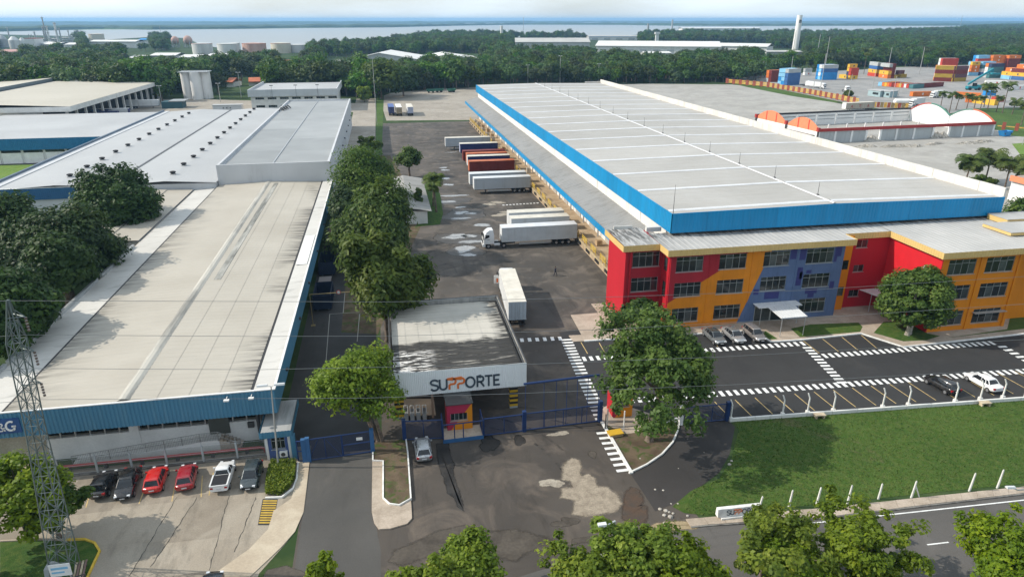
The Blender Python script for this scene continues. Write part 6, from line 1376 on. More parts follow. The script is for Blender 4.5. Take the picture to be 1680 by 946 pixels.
# ------------------------------------------------------------------ the man crossing the yard
def person(lab, loc, rot):
    bm = bmesh.new(); sk = []
    def v(x, y, z, r): q = bm.verts.new((x, y, z)); sk.append((q, r)); return q
    def e(a, b): bm.edges.new((a, b))
    pel = v(0, 0, .95, .125); ab = v(0, 0, 1.12, .125); ch = v(0, .0, 1.32, .15); nk = v(0, .0, 1.48, .06); hd = v(0, .03, 1.60, .085); top = v(0, .03, 1.70, .075)
    for a, b in ((pel, ab), (ab, ch), (ch, nk), (nk, hd), (hd, top)): e(a, b)
    for s, fw in ((-1, .22), (1, -.24)):
        hip = v(s * .09, 0, .90, .10); kn = v(s * .10, fw * .55, .50, .065); an = v(s * .10, fw - .08 * (fw < 0), .09, .045); to = v(s * .11, fw + .14, .04, .04)
        e(pel, hip); e(hip, kn); e(kn, an); e(an, to)
        sh = v(s * .19, 0, 1.40, .065); el = v(s * .25, -fw * .45, 1.14, .048); wr = v(s * .24, -fw * .9 + .08, .92, .036); pm = v(s * .24, -fw * .95 + .12, .85, .036)
        e(ch, sh); e(sh, el); e(el, wr); e(wr, pm)
        for k in range(4): 
            f1 = v(s * .24 + (k - 1.5) * .019, -fw * .95 + .14, .79 - .006 * abs(k - 1), .009); f2 = v(s * .24 + (k - 1.5) * .019, -fw * .95 + .155, .75 - .008 * abs(k - 1), .008); e(pm, f1); e(f1, f2)
        th = v(s * .24 - s * .03, -fw * .95 + .16, .83, .010); e(pm, th)
    me = bpy.data.meshes.new('person'); bm.verts.index_update(); idx = [(q.index, r) for q, r in sk]; bm.to_mesh(me); bm.free()
    o = bpy.data.objects.new('person', me); C.objects.link(o); md = o.modifiers.new('skin', 'SKIN'); md.use_smooth_shade = True
    for i, r in idx: me.skin_vertices[0].data[i].radius = (r, r); me.skin_vertices[0].data[i].use_root = (i == 0)
    s = o.modifiers.new('sub', 'SUBSURF'); s.levels = s.render_levels = 1
    t = NT('person_clothes'); x, y, z = t.xyz(t.obj()); c = t.mix(t.math('GREATER_THAN', z, .93), (.02, .024, .045), (.025, .03, .05)); c = t.mix(t.math('GREATER_THAN', z, 1.49), c, (.24, .13, .08)); c = t.mix(t.math('LESS_THAN', z, .07), c, (.015, .012, .01))
    me.materials.append(t.fin(c, .8)); o.location = (*loc, 0); o.rotation_euler = (0, 0, rot); LOC[o] = Vector((*loc, 0)); props(o, lab, 'person')
    MB().loft([[(.088 * math.cos(a) * k, .02 + .095 * math.sin(a) * k, z) for a in [2 * math.pi * i / 10 for i in range(10)]] for k, z in ((1.0, 1.63), (1.02, 1.68), (.8, 1.735), (.3, 1.755))]).build('hair', M_black, o, local=True)
    return o
person('person in dark clothes walking across the asphalt yard, arms swinging', at(911, 452.5), .9)
X, Y = at(915, 446); 
decal('dark_spot', blob(X, Y + .4, 1.1, .5, 97), .014, M_brown)  # dark mud-toned oval on the asphalt behind the walking person
# ================================================================== ROOFLESS HALL ON THE RIGHT
def V2(p): return Vector(p)
he = hgt(1344, 235.5, 214); FL, FR = V2(at(1344, 214, he)), V2(at(1632, 202, he)); BL, BR = V2(at(1242, 191, he)), V2(at(1494, 180, he))
M_arch = flat('arch_orange', (.72, .24, .12), .6, 0, .3, .06); M_hallw = streaked('hall_white', (.74, .74, .72), (.5, .48, .44), 2, .5, .6, .85); M_hred = flat('hall_red', (.34, .035, .03), .6, 0, .3, .1); M_shut = streaked('shutter_grey', (.40, .42, .42), (.28, .28, .27), 2, .6, .5, .8); M_rub = two('rubble', (.22, .2, .17), (.42, .39, .34), 1.2, .4, .6, .95, 4, .5)
dh = thing('roofless_hall', 'roofless white hall with red-edged front and orange arched end wall behind the big warehouse', 'hall', (*((FL + FR) / 2), 0))
def seg(p, q, u): return p.lerp(q, u)
def wall_poly(p, q, outline, t, name, mat, parent, off=0.):
    """outline: (u 0..1 along p->q, z); slab of thickness t to the left"""
    d = (q - p).normalized(); n = Vector((-d.y, d.x)); P = [p.lerp(q, u) + n * off for u, z in outline]
    a = [(x.x, x.y, z) for x, (u, z) in zip(P, outline)]; b = [(x.x + n.x * t, x.y + n.y * t, z) for x, (u, z) in zip(P, outline)]; k = len(a)
    return MB().add(a + b, [tuple(range(k)), tuple(range(2 * k - 1, k - 1, -1))] + [(i, i + k, (i + 1) % k + k, (i + 1) % k) for i in range(k)]).build(name, mat, parent, smooth=False)
def arch(u0, u1, z0, rise, n=12): return [(u0 + (u1 - u0) * i / n, z0 + rise * (1 - (2 * i / n - 1) ** 2)) for i in range(n + 1)]
# left end wall (outside face): white below, two orange arches above, in panels
for a0, a1 in ((0, .47), (.5, 1.)):
    for k in range(3):
        u0, u1 = a0 + (a1 - a0) * k / 3, a0 + (a1 - a0) * (k + 1) / 3 - .004
        wall_poly(FL, BL, [(u0, 0), (u1, 0), (u1, he - .6), (u0, he - .6)], -.3, 'wall_panel', M_hallw, dh)
        z = lambda u: he - .0 + 3.4 * (1 - (2 * (u - a0) / (a1 - a0) - 1) ** 2)
        us = [u0 + (u1 - u0) * i / 5 for i in range(6)]; wall_poly(FL, BL, [(u0, he - .59), (u1, he - .59)] + [(u, z(u)) for u in reversed(us)], -.3, 'arch_panel', M_arch, dh)
    for k in (1, 2): wall_poly(FL, BL, [(a0 + (a1 - a0) * k / 3 - .008, he - .5), (a0 + (a1 - a0) * k / 3 + .006, he - .5), (a0 + (a1 - a0) * k / 3 + .006, he + 2.9), (a0 + (a1 - a0) * k / 3 - .008, he + 2.9)], -.36, 'arch_seam', flat('seam_red', (.6, .05, .03), .6), dh, off=.05)
for u in (0., .485, 1.): 
    c = FL.lerp(BL, u); MB().cyl(c.x - .3, c.y, 0, he - .4, .35, n=8).build('down_pipe', M_steel, dh); B(c.x - .7, c.x + .1, c.y - .6, c.y + .6, he - .4, he + .9).build('corner_box', M_hred, dh, smooth=False)
# right end wall seen from inside
for j, (a0, a1) in enumerate(((0, .5), (.5, 1.))):
    pr = arch(a0 + .004, a1 - .004, he, 3.6); wall_poly(BR, FR, [(a0 + .004, 0), (a1 - .004, 0)] + pr[::-1], .3, 'end_wall', flat('wall_bright', (.80, .80, .79), .7, 0, .3, .05), dh)
    d = (FR - BR).normalized(); n = Vector((-d.y, d.x)); m = MB()
    rr = [[(*(BR.lerp(FR, u) + n * o), z + dz) for o, dz in ((-.25, .0), (.5, .0), (.5, .35), (-.25, .35))] for u, z in pr]
    m.loft(rr[:7]); m.build('arch_rim', flat('rim_green', (.09, .22, .17), .6) if j else flat('rim_red', (.5, .07, .05), .6), dh, smooth=False)
    m = MB().loft(rr[6:]); m.build('arch_rim', flat('rim_coral', (.62, .16, .08), .6) if j else flat('rim_green', (.09, .22, .17), .6), dh, smooth=False)
# back wall in panels with dark coping
for k in range(8):
    wall_poly(BL, BR, [(k / 8 + .002, 0), ((k + 1) / 8 - .002, 0), ((k + 1) / 8 - .002, he + .2), (k / 8 + .002, he + .2)], .3, 'back_panel', M_hallw, dh)
    for z in (2.2, 3.6, he - 1.0): wall_poly(BL, BR, [(k / 8 + .01, z), ((k + 1) / 8 - .01, z), ((k + 1) / 8 - .01, z + .3), (k / 8 + .01, z + .3)], .1, 'wall_rail', M_shut, dh, off=-.12)
wall_poly(BL, BR, [(0, he + .21), (1, he + .21), (1, he + .9), (0, he + .9)], .5, 'coping', M_gut, dh, off=-.1)
# front wall: pilasters, shutters, two broken bays with rubble, red band
bays = [0, .09, .18, .26, .34, .43, .53, .64, .735, .815, .91, 1.]
for k in range(len(bays) - 1):
    u0, u1 = bays[k] + .006, bays[k + 1] - .006
    if k in (3, 7):
        for q in range(7):
            u = rnd.uniform(u0 + .01, u1 - .01); c = FL.lerp(FR, u); z = rnd.uniform(.4, 1.4); MB().add([(c.x - 2, c.y - 1, 0), (c.x + 2, c.y - 1, 0), (c.x + 1.6, c.y + 2, 0), (c.x - 1.5, c.y + 2, 0), (c.x + rnd.uniform(-.6, .6), c.y + .4, z + 1)], [(0, 1, 4), (1, 2, 4), (2, 3, 4), (3, 0, 4)]).build('rubble_heap', M_rub, dh, smooth=False)
        continue
    wall_poly(FL, FR, [(u0, 0), (u1, 0), (u1, he - .5), (u0, he - .5)], .25, 'shutter', M_shut, dh)
for u in bays: wall_poly(FL, FR, [(u - .005, 0), (u + .005, 0), (u + .005, he - .5), (u - .005, he - .5)], .5, 'pilaster', M_hallw, dh, off=-.2)
wall_poly(FL, FR, [(-.004, he - .49), (1.004, he - .49), (1.004, he + .55), (-.004, he + .55)], .6, 'front_band', M_hred, dh, off=-.4)
for k in range(6):
    u = .05 + .1 * k; wall_poly(FL, FR, [(u, he + .56), (u + .005, he + .56), (u + .005, he + 1.9), (u, he + 1.9)], .3, 'stub_column', M_hallw, dh, off=.4)
p = FL.lerp(BL, .05); q = FL.lerp(BL, .45); wall_poly(p, q, [(0, he - 2.1), (1, he - 2.1), (1, he - 1.9), (0, he - 1.9)], 4., 'lean_to_roof', M_hr, dh, off=0)
for k, (x, y, a, b) in enumerate(((1375, 242, 5, 2), (1470, 241, 6, 1.6), (1500, 240.5, 5, 1.6), (1532, 237, 4, 1.4), (1590, 236, 5, 1.5), (1420, 241, 4, 2), (1612, 233.5, 4, 1.2), (1350, 240, 3, 1.5))):
    X, Y = at(x, y); P = blob(X, Y, a, b, 300 + k, 14, .4); m = MB(); n = len(P); top = [(X + (p[0] - X) * .5, Y + (p[1] - Y) * .5, rnd.uniform(.3, .9)) for p in P]
    m.add([(p[0], p[1], 0) for p in P] + top + [(X, Y, .9)], [(i, (i + 1) % n, n + (i + 1) % n, n + i) for i in range(n)] + [(n + i, n + (i + 1) % n, 2 * n) for i in range(n)]).build('rubble_heap', M_rub, label=f'low heap of pale demolition rubble before the roofless hall, {ORD[k]} of the heaps listed from the trailer side' if False else None, cat='rubble', group='rubble heaps before the roofless hall', smooth=False)['label'] = ['rubble heap under the left part of the red-edged hall front', 'long rubble heap before the middle of the red-edged hall front', 'pale rubble heap right of the middle of the hall front', 'small rubble heap before the right broken bay of the hall', 'rubble heap near the right arch of the hall', 'rubble heap before the left broken bay of the hall', 'rubble strip at the right corner of the roofless hall', 'small rubble heap at the left corner of the hall front'][k]
# orange-edged building at the right edge
oe = thing('edge_building', 'white shuttered building with orange roof edge at the right border of the picture', 'building', (*at(1665, 330), 0))
X, Y = at(1652, 327); hh = hgt(1652, 327, 296); X2 = X + 30; Y0 = Y - 16
B(X, X2, Y0, Y, 0, hh).build('wall', M_hallw, oe, smooth=False); B(X - .8, X2, Y0 - .8, Y0 - .4, hh, hh + 1.3).build('roof_edge', M_arch, oe, smooth=False); B(X - .8, X - .4, Y0 - .39, Y, hh, hh + 1.3).build('roof_edge', M_arch, oe, smooth=False)
MB().loft([[(X2, Y0 + 8 + 8.2 * math.cos(a), hh + .2 + 2.4 * math.sin(a)), (X - .3, Y0 + 8 + 8.2 * math.cos(a), hh + .2 + 2.4 * math.sin(a))] for a in [math.pi * i / 10 for i in range(11)]], closed=False).build('vault_roof', M_hr, oe)
MB().wallprism([(Y0 + 8 + 8 * math.cos(math.pi * i / 10), hh + .2 + 2.3 * math.sin(math.pi * i / 10)) for i in range(11)], 'x', X - .2, X + .1).build('gable_end', M_hr, oe, smooth=False)
for k in range(3): B(X - .12, X - .005, Y - 1.2 - 4.6 * k, Y - 5.2 - 4.6 * k, .2, hh - .6).build('shutter', M_cap, oe, smooth=False)
# ================================================================== CONTAINER TERMINAL
CC = dict(blue=(.02, .22, .52), lblue=(.22, .48, .68), red=(.48, .05, .03), maroon=(.15, .028, .022), orange=(.62, .17, .03), yellow=(.66, .40, .04), grey=(.40, .42, .42), white=(.68, .68, .66), navy=(.03, .05, .11), teal=(.06, .17, .18), mustard=(.36, .24, .03), plum=(.12, .05, .06), dblue=(.04, .12, .30))
CN = dict(blue='bright blue', lblue='light blue', red='red', maroon='maroon', orange='orange', yellow='yellow', grey='grey', white='white', navy='navy', teal='dark teal', mustard='mustard yellow', plum='dark plum', dblue='deep blue')
CM = {k: flat('container_' + k, v, .55, 0, .35, .16, .35) for k, v in CC.items()}
CMESH = {}; seen_labels = {}
def container(col, p, ang, L_, z, lab, group):
    key = (round(L_, 1), col)
    if key not in CMESH:
        m = MB(); h, w = 2.59, 2.44
        m.corr((0, 0), (L_, 0), .1, h - .1, .6, .05).corr((L_, w), (0, w), .1, h - .1, .6, .05).corr((0, w), (0, 0), .1, h - .1, .6, .05).quad((0, .03, h), (L_, .03, h), (L_, w - .03, h), (0, w - .03, h))
        for x in (-.06, L_ - .1):
            for y in (-.06, w - .1): m.box(x, x + .16, y, y + .16, 0, h + .02)
        for y in (-.06, w - .02): m.box(.1, L_ - .1, y, y + .08, 0, .14).box(.1, L_ - .1, y, y + .08, h - .12, h + .01)
        dm = MB(); [dm.box(L_ - .0, L_ + .05, a, b, .12, h - .1) for a, b in ((.08, 1.2), (1.24, 2.36))]; [dm.tube([(L_ + .08, y, .15), (L_ + .08, y, h - .15)], .03, 4) for y in (.4, .9, 1.5, 2.0)]
        CMESH[key] = (m, dm)
        o = m.build('shipping_container', CM[col], local=True, smooth=False); d = dm.build('door', CM[col], o, local=True, smooth=False); CMESH[key] = (o.data, d.data)
    else:
        o = bpy.data.objects.new('shipping_container', CMESH[key][0]); C.objects.link(o); d = bpy.data.objects.new('door', CMESH[key][1]); C.objects.link(d); d.parent = o
    if col in ('yellow', 'orange', 'white') and L_ > 5: q = MB().box(L_ * .48, L_ * .48 + .9, -.075, -.065, .7, 1.9).build('marking', CM['navy' if col == 'yellow' else 'white' if col == 'orange' else 'red'], o, local=True, smooth=False)
    o.location = (*p, z); o.rotation_euler = (0, 0, ang); LOC[o] = Vector((*p, z)); return props(o, lab, 'container', group)
LV = ['bottom tier', 'second tier', 'third tier', 'fourth tier', 'fifth tier']
def stack(p0, p1, cols, where, rows=1, L_=None, off=0.):
    """near long side runs from photo point p0 to p1; cols: list over rows (deep) of colours bottom to top"""
    a, b = V2(at(*p0)), V2(at(*p1)); d = b - a; L_ = L_ or (12.2 if d.length > 9 else 6.1); d.normalize(); n = Vector((-d.y, d.x)); ang = math.atan2(d.y, d.x); a = a + n * off
    for r, c in enumerate(cols):
        for l, col in enumerate(c):
            if not col: continue
            depth = '' if len(cols) == 1 else (', front row' if r == 0 else f', {ORD[r]} row' if r < len(cols) - 1 else ', back row')
            lab = f'{CN[col]} container, {LV[l]}{depth}, {where}'
            container(col, a + n * (2.56 * r), ang, L_, .02 + 2.62 * l, lab, 'stacked shipping containers')
    return a, d, n
stack((1290.5, 140.4), (1303, 139.6), [['dblue', 'dblue', 'dblue', 'grey'], ['blue', 'lblue', 'lblue', 'lblue'], ['lblue', 'blue', 'lblue', 'lblue']], 'blue stack left of the moving white truck', L_=12.2)
stack((1264, 135), (1276, 134.5), [['maroon', 'maroon', 'maroon'], ['grey', 'orange', 'orange']], 'stack behind the leftmost blue one', L_=12.2)
stack((1348.5, 131.5), (1361, 131.2), [['blue', 'blue', 'dblue', 'grey'], ['lblue', 'white', 'lblue', 'white'], ['blue', 'blue', 'blue', 'blue']], 'bright blue stack above the white truck', L_=12.2)
stack((1376, 128), (1393, 130), [['yellow'], ['yellow']], 'low yellow pair left of the red and yellow tower')
stack((1394, 130.2), (1408, 130), [['yellow', 'red', 'red'], ['navy', 'navy', 'yellow', 'yellow']], 'narrow red and yellow tower beside the lone tall tree', L_=6.1)
stack((1423, 124.2), (1440.5, 126.8), [['red', 'yellow', 'dblue', 'grey'], ['maroon', 'maroon', 'dblue']], 'left half of the grey-topped block')
stack((1441, 126.9), (1458, 129.4), [['orange', 'yellow', None, 'grey'], ['maroon', 'maroon', 'maroon', 'maroon'], ['mustard']], 'right half of the grey-topped block')
stack((1531.5, 133.2), (1561, 134.2), [['maroon', 'mustard', 'maroon', 'mustard'], ['orange', 'yellow', 'red', 'yellow'], ['red', 'white', 'maroon', 'orange'], ['yellow', 'red', 'lblue', 'orange']], 'left half of the tall main block')
stack((1561.5, 134.3), (1589, 133.5), [['mustard', 'plum', 'maroon', 'plum'], ['maroon', 'maroon', 'plum'], ['plum', 'plum', 'maroon']], 'right half of the tall main block')
stack((1541, 125), (1566, 125), [['maroon', 'maroon', 'red', 'red', 'red'], ['red', 'red', 'red', 'white', 'white']], 'red and white rows behind the tall main block')
stack((1591, 124.5), (1607, 124.5), [['lblue', 'orange', 'orange', 'yellow'], ['grey', 'white', 'grey', 'lblue']], 'orange block with light blue foot')
stack((1608, 124.5), (1630, 124), [['dblue', 'white', 'teal', 'lblue'], ['grey', 'grey', 'teal', 'lblue']], 'mixed block right of the orange one')
stack((1622, 128.5), (1640, 128), [['teal', 'teal', 'teal', 'navy'], ['grey', 'white', 'white', 'orange']], 'dark teal block behind the white boxes')
stack((1641, 129), (1655, 130.5), [['lblue', 'yellow'], ['lblue', 'yellow', 'orange'], ['mustard', 'maroon', 'orange']], 'left half of the rightmost yellow and orange block', L_=10)
stack((1655.5, 130.6), (1669, 131.6), [['dblue', 'yellow', 'maroon'], ['lblue', 'orange', 'orange'], ['mustard', 'maroon', 'orange', 'orange']], 'right half of the rightmost yellow and orange block', L_=10)
for k, c in enumerate(['lblue', 'orange', 'yellow', 'orange', 'red', 'maroon', 'red', 'orange', 'yellow', 'red', 'white', 'red', 'maroon']):
    a = V2(at(1446, 141.6)).lerp(V2(at(1494, 145.2)), k / 12); container(c, a, .35, 12.2, .02, f'{CN[c]} container, {ORD[k]} from the left in the low row before the main block', 'low row of containers')
for k, c in enumerate(['teal', 'maroon', 'maroon', 'maroon']):
    a = V2(at(1497, 146)).lerp(V2(at(1530, 143.2)), k / 3); container(c, a, .35, 12.2, .02, f'{CN[c]} container, {ORD[k]} right of the orange single one in the low row', 'low row of containers')
for (p, q, c, w) in (((1497, 158.5), (1512, 158.2), 'orange', 'standing alone behind the white tank truck'), ((1566, 158.5), (1600, 160.5), 'orange', 'standing alone between the palms'), ((1584, 168), (1596, 168.5), 'orange', 'low between the palm trunks'), ((1595, 169), (1616, 171.5), 'yellow', 'low among the palms right of the orange one'), ((1632, 167.5), (1645, 167), 'red', 'standing alone right of the palms'), ((1616, 157), (1628, 157), 'blue', 'half hidden behind two palms')): stack(p, q, [[c]], w, L_=12.2 if q[0] - p[0] > 14 else 6.1)
stack((1617, 139), (1652, 140), [['white'], ['white']], 'white pair behind the teal reach stacker'); stack((1660, 148), (1690, 147), [['white']], 'white single at the right border')
stack((1600, 118), (1622, 117.5), [['orange', 'orange', 'maroon', 'red', 'lblue'], ['grey', 'grey', 'grey', 'blue', 'blue']], 'tall hind block left of the dark teal one')
stack((1624, 118), (1648, 117.5), [['maroon', 'navy', 'orange', 'orange', 'orange'], ['red', 'red', 'red', 'orange', 'orange']], 'tall hind block behind the dark teal one')
stack((1650, 118), (1675, 117.5), [['maroon', 'maroon', 'maroon', 'maroon', 'orange'], ['red', 'red', 'red', 'orange', 'orange']], 'tall hind block at the right border')
stack((1672, 130), (1696, 131), [['orange', 'maroon'], ['lblue', 'white', 'orange']], 'block cut by the right border')
stack((1477, 128), (1490, 127.5), [['mustard'], ['maroon', 'plum']], 'small group right of the grey-topped block')
stack((1320, 124), (1330, 123.8), [['white', 'grey']], 'small pale pair left of the bright blue stack', L_=6.1)
# reach stacker
X, Y = at(1596, 148); rs = thing('reach_stacker', 'teal reach stacker with raised boom among the containers', 'crane', (X, Y, 0), -.25); M_teal = flat('stacker_teal', (.02, .22, .27), .45)
MB().box(-4, 4, -1.6, 1.6, .9, 2.4).box(2.2, 4.2, -1.7, 1.7, 2.4, 3.2).build('chassis', M_teal, rs, local=True, smooth=False); MB().box(-.6, 1.2, -1.0, .6, 2.4, 4.4).build('cab', M_glass, rs, local=True, smooth=False)
MB().loft([[(-3.6 + 12.6 * u, y, z + 9 * u) for y, z in ((-.6, 3.0), (.6, 3.0), (.6, 4.2), (-.6, 4.2))] for u in (0, 1)]).build('boom', M_teal, rs, local=True, smooth=False)
MB().box(8.6, 9.6, -.5, .5, 10.6, 12.4).box(7.6, 10.6, -3, 3, 9.6, 10.5).box(8.2, 14, -.6, .6, 9.4, 10.3).build('spreader', M_teal, rs, local=True, smooth=False)
for x in (-2.8, 2.6):
    for y in (-1.7, 1.7): MB().tube([(x, y - .4, .85), (x, y + .4, .85)], .85, 12).build('wheel', M_tyre, rs, local=True)
# vehicles of the terminal
def small_truck(lab, p, q, box=True, L_=9.): 
    a, b = V2(at(*p)), V2(at(*q)); d = b - a; rot = math.atan2(-d.x, d.y); dn = d.normalized()
    tk = truck(lab, tuple(a + dn * L_), rot, P_wht)
    if box: MB().box(-1.25, 1.25, -L_ + .3, -.4, 1.2, 3.9).build('cargo_box', M_alup, tk, local=True, smooth=False)
    return tk
small_truck('white box truck driving along the terminal, below the bright blue container stack', (1322, 143), (1360, 147), L_=13); tk = small_truck('white tractor with bare chassis parked left of the moving box truck', (1300, 140.5), (1322, 141.5), False)
small_truck('white truck with tall box on the terminal road behind the hall arches', (1513, 173), (1490, 175), L_=8); small_truck('white truck parked left of the palms', (1546, 160), (1533, 160.5), L_=6)
small_truck('white truck with empty flat trailer at the end of the coloured fence', (1375, 148.5), (1397, 152.5), False, L_=9)
X, Y = at(1466, 174); X1, Y1 = at(1490, 174); tkr = thing('tank_trailer', 'white cylindrical tank trailer behind the roofless hall', 'tank trailer', (X, Y, 0), math.atan2(Y1 - Y, X1 - X)); ll = math.hypot(X1 - X, Y1 - Y)
MB().tube([(-.2, 0, 2.3), (.3, 0, 2.3), (ll - .3, 0, 2.3), (ll, 0, 2.3)], [.9, 1.3, 1.3, .9], 14).build('tank', M_cap, tkr, local=True); MB().box(.4, ll - .4, -.6, .6, .7, 1.0).build('chassis', M_chas, tkr, local=True, smooth=False)
for k in (1.2, 2.4, ll - 2): MB().tube([(k, -1.1, .5), (k, 1.1, .5)], .5, 10).build('wheel', M_tyre, tkr, local=True)
p, q = V2(at(1387, 180, 1.0)), V2(at(1434, 178, 1.0)); d = q - p; M_dirty = streaked('trailer_dirty', (.40, .36, .30), (.24, .19, .15), 2, .5, .45, .75)
at_ = trailer('dirty cream box trailer with three faded red letters beside the roofless hall', tuple(q + Vector((-d.y, d.x)).normalized() * 1.3), math.atan2(d.x, -d.y), M_dirty, roof=M_creamr, front=M_cap, L_=d.length)
dn = d.normalized(); nn = Vector((d.y, -d.x)).normalized()
for u, ch in ((.17, 'A'), (.45, 'T'), (.74, 'A')):
    c = p + d * u + nn * .12 if False else p + d * u + nn * .08; text_mesh('letter', ch, M_hred, None, (c.x, c.y, 1.75), (dn.x, dn.y, 0), 1.9, .02).parent = None
for o in [o for o in C.objects if o.name.startswith('letter') and o.parent is None]:
    mw = at_.matrix_world.copy(); o.parent = at_; bpy.context.view_layer.update(); o.matrix_parent_inverse = at_.matrix_world.inverted()
# site huts of the terminal
for (p, q, h, lab) in (((1423, 157), (1443, 159.5), 3.2, 'grey-blue site office with dark window behind the coloured fence'), ((1449, 159.5), (1459, 160.5), 3.2, 'small grey-blue site cabin right of the site office')):
    a, b = V2(at(*p)), V2(at(*q)); o = thing('site_cabin', lab, 'cabin', (*a, 0)); M_cab = flat('cabin_greyblue', (.30, .40, .42), .6)
    wall_poly(a, b, [(0, 0), (1, 0), (1, h), (0, h)], 7, 'wall', M_cab, o); wall_poly(a, b, [(-.05, h + .005), (1.05, h + .005), (1.05, h + .35), (-.05, h + .35)], 7.6, 'roof', M_lg, o, off=-.3); wall_poly(a, b, [(.4, 1.1), (.85, 1.1), (.85, 2.3), (.4, 2.3)], .06, 'window', M_glass, o, off=-.06)
X, Y = at(1648, 223.5); sk = thing('skip', 'bright blue open skip on the grass right of the roofless hall', 'skip', (X, Y, 0), .2); MB().add([(-1.6, -1, .15), (1.6, -1, .15), (1.6, 1, .15), (-1.6, 1, .15), (-2.6, -1.2, 2.0), (2.6, -1.2, 2.0), (2.6, 1.2, 2.), (-2.6, 1.2, 2.), (-2.4, -1.05, 1.95), (2.4, -1.05, 1.95), (2.4, 1.05, 1.95), (-2.4, 1.05, 1.95), (-1.4, -.9, .4), (1.4, -.9, .4), (1.4, .9, .4), (-1.4, .9, .4)], [(3, 2, 1, 0), (0, 1, 5, 4), (1, 2, 6, 5), (2, 3, 7, 6), (3, 0, 4, 7), (4, 5, 9, 8), (5, 6, 10, 9), (6, 7, 11, 10), (7, 4, 8, 11), (8, 9, 13, 12), (9, 10, 14, 13), (10, 11, 15, 14), (11, 8, 12, 15), (12, 13, 14, 15)]).build('tub', CM['blue'], sk, local=True, smooth=False); MB().box(-1.9, -1.6, -1.3, -1.0, .9, 1.3).box(1.6, 1.9, -1.3, -1.0, .9, 1.3).build('lift_lug', M_steel, sk, local=True, smooth=False)
# red and yellow panel fence
fa = [V2(at(*p)) for p in ((1190, 136.8), (1260, 143.5), (1330, 155.5), (1375, 164.5), (1408, 171.5))]; pfn = thing('panel_fence', 'long fence of alternating rusty red and yellow panels between paved lot and container terminal', 'fence', (*fa[0], 0))
M_rust = flat('panel_rust', (.26, .07, .045), .7, 0, .2, .3, .6); M_pyel = flat('panel_yellow', (.50, .31, .07), .7, 0, .2, .3, .6); u = 0; NP = 46
for k in range(NP):
    a, b = along([tuple(p) for p in fa], k / NP), along([tuple(p) for p in fa], (k + .93) / NP); dz = rnd.uniform(-.25, .1); h = 3.1 + dz
    if k % 2 == 0: wall_poly(a, b, [(.05, .1), (.95, .1), (.95, h + .2), (.05, h + .2)], .12, 'panel', M_rust, pfn)
    else: 
        for z0, z1 in ((.5, 1.25), (1.4, 2.1), (2.3, 2.95)): wall_poly(a, b, [(-.06, z0), (1.06, z0 + rnd.uniform(-.1, .1)), (1.06, z1), (-.06, z1)], .06, 'board', M_pyel, pfn)
fb = [V2(at(*p)) for p in ((1432, 176), (1490, 178.5))]; pf2 = thing('panel_fence', 'short weathered brown panel fence behind the dirty lettered trailer', 'fence', (*fb[0], 0)); NP = 10
for k in range(NP): a, b = fb[0].lerp(fb[1], k / NP), fb[0].lerp(fb[1], (k + .93) / NP); wall_poly(a, b, [(.03, .1), (.97, .1), (.97, 2.6), (.03, 2.6)], .1, 'panel', (M_pyel, M_rust, flat('panel_brown', (.2, .15, .07), .8))[k % 3], pf2)
fb = [V2(at(*p)) for p in ((1635, 213), (1700, 219))]; pf3 = thing('panel_fence', 'gappy brown panel fence behind the blue skip at the right border', 'fence', (*fb[0], 0))
for k in range(9): a, b = fb[0].lerp(fb[1], k / 9), fb[0].lerp(fb[1], (k + .9) / 9); wall_poly(a, b, [(.03, .3), (.97, .3), (.97, 3.2), (.03, 3.2)] if k % 3 == 1 else [(.0, 1.4), (1.1, 1.4), (1.1, 1.8), (.0, 1.8)], .1, 'panel', M_rust if k % 3 == 1 else M_pyel, pf3)
# ================================================================== FAR BUILDINGS
FAR = [FAR0]   # photo footprints kept free of forest: (x0, x1, base y)
def facing(p, q):
    a, b = V2(at(*p)), V2(at(*q)); d = (b - a).normalized(); return a, b, d, Vector((-d.y, d.x))
def gable_hall(lab, p, q, ytop, peak, depth, wall, roof, name='hall', cat='hall', nwin=0, px_peak=None):
    """front gable between two photo points; ytop = eave row, peak = ridge height above the eaves"""
    a, b, d, n = facing(p, q); h = hgt(p[0], p[1], ytop); o = thing(name, lab, cat, (*a, 0)); FAR.append((p[0], q[0], max(p[1], q[1]))); pk = px_peak or .5
    wall_poly(a, b, [(0, 0), (1, 0), (1, h), (pk, h + peak), (0, h)], depth, 'wall', wall, o)
    for u0, u1, z0, z1 in ((-.02, pk, h - .02, h + peak + .05), (pk, 1.02, h + peak + .05, h - .02)):
        A, Bq = a.lerp(b, u0) - n * .8, a.lerp(b, u1) - n * .8; m = MB(); m.add([(A.x, A.y, z0 + .1), (Bq.x, Bq.y, z1 + .1), (Bq.x + n.x * (depth + 1.6), Bq.y + n.y * (depth + 1.6), z1 + .1), (A.x + n.x * (depth + 1.6), A.y + n.y * (depth + 1.6), z0 + .1), (A.x, A.y, z0 + .6), (Bq.x, Bq.y, z1 + .6), (Bq.x + n.x * (depth + 1.6), Bq.y + n.y * (depth + 1.6), z1 + .6), (A.x + n.x * (depth + 1.6), A.y + n.y * (depth + 1.6), z0 + .6)], [(3, 2, 1, 0), (4, 5, 6, 7), (0, 1, 5, 4), (1, 2, 6, 5), (2, 3, 7, 6), (3, 0, 4, 7)]); m.build('roof', roof, o, smooth=False)
    for k in range(nwin):
        u = (k + .5) / nwin; zz = h + peak * (u / pk if u < pk else (1 - u) / (1 - pk)); wall_poly(a, b, [(u - .12 / nwin, zz * .25), (u + .12 / nwin, zz * .25), (u + .12 / nwin, zz * .9), (u - .12 / nwin, zz * .9)], .2, 'wall_strip', M_shut, o, off=-.2)
    return o
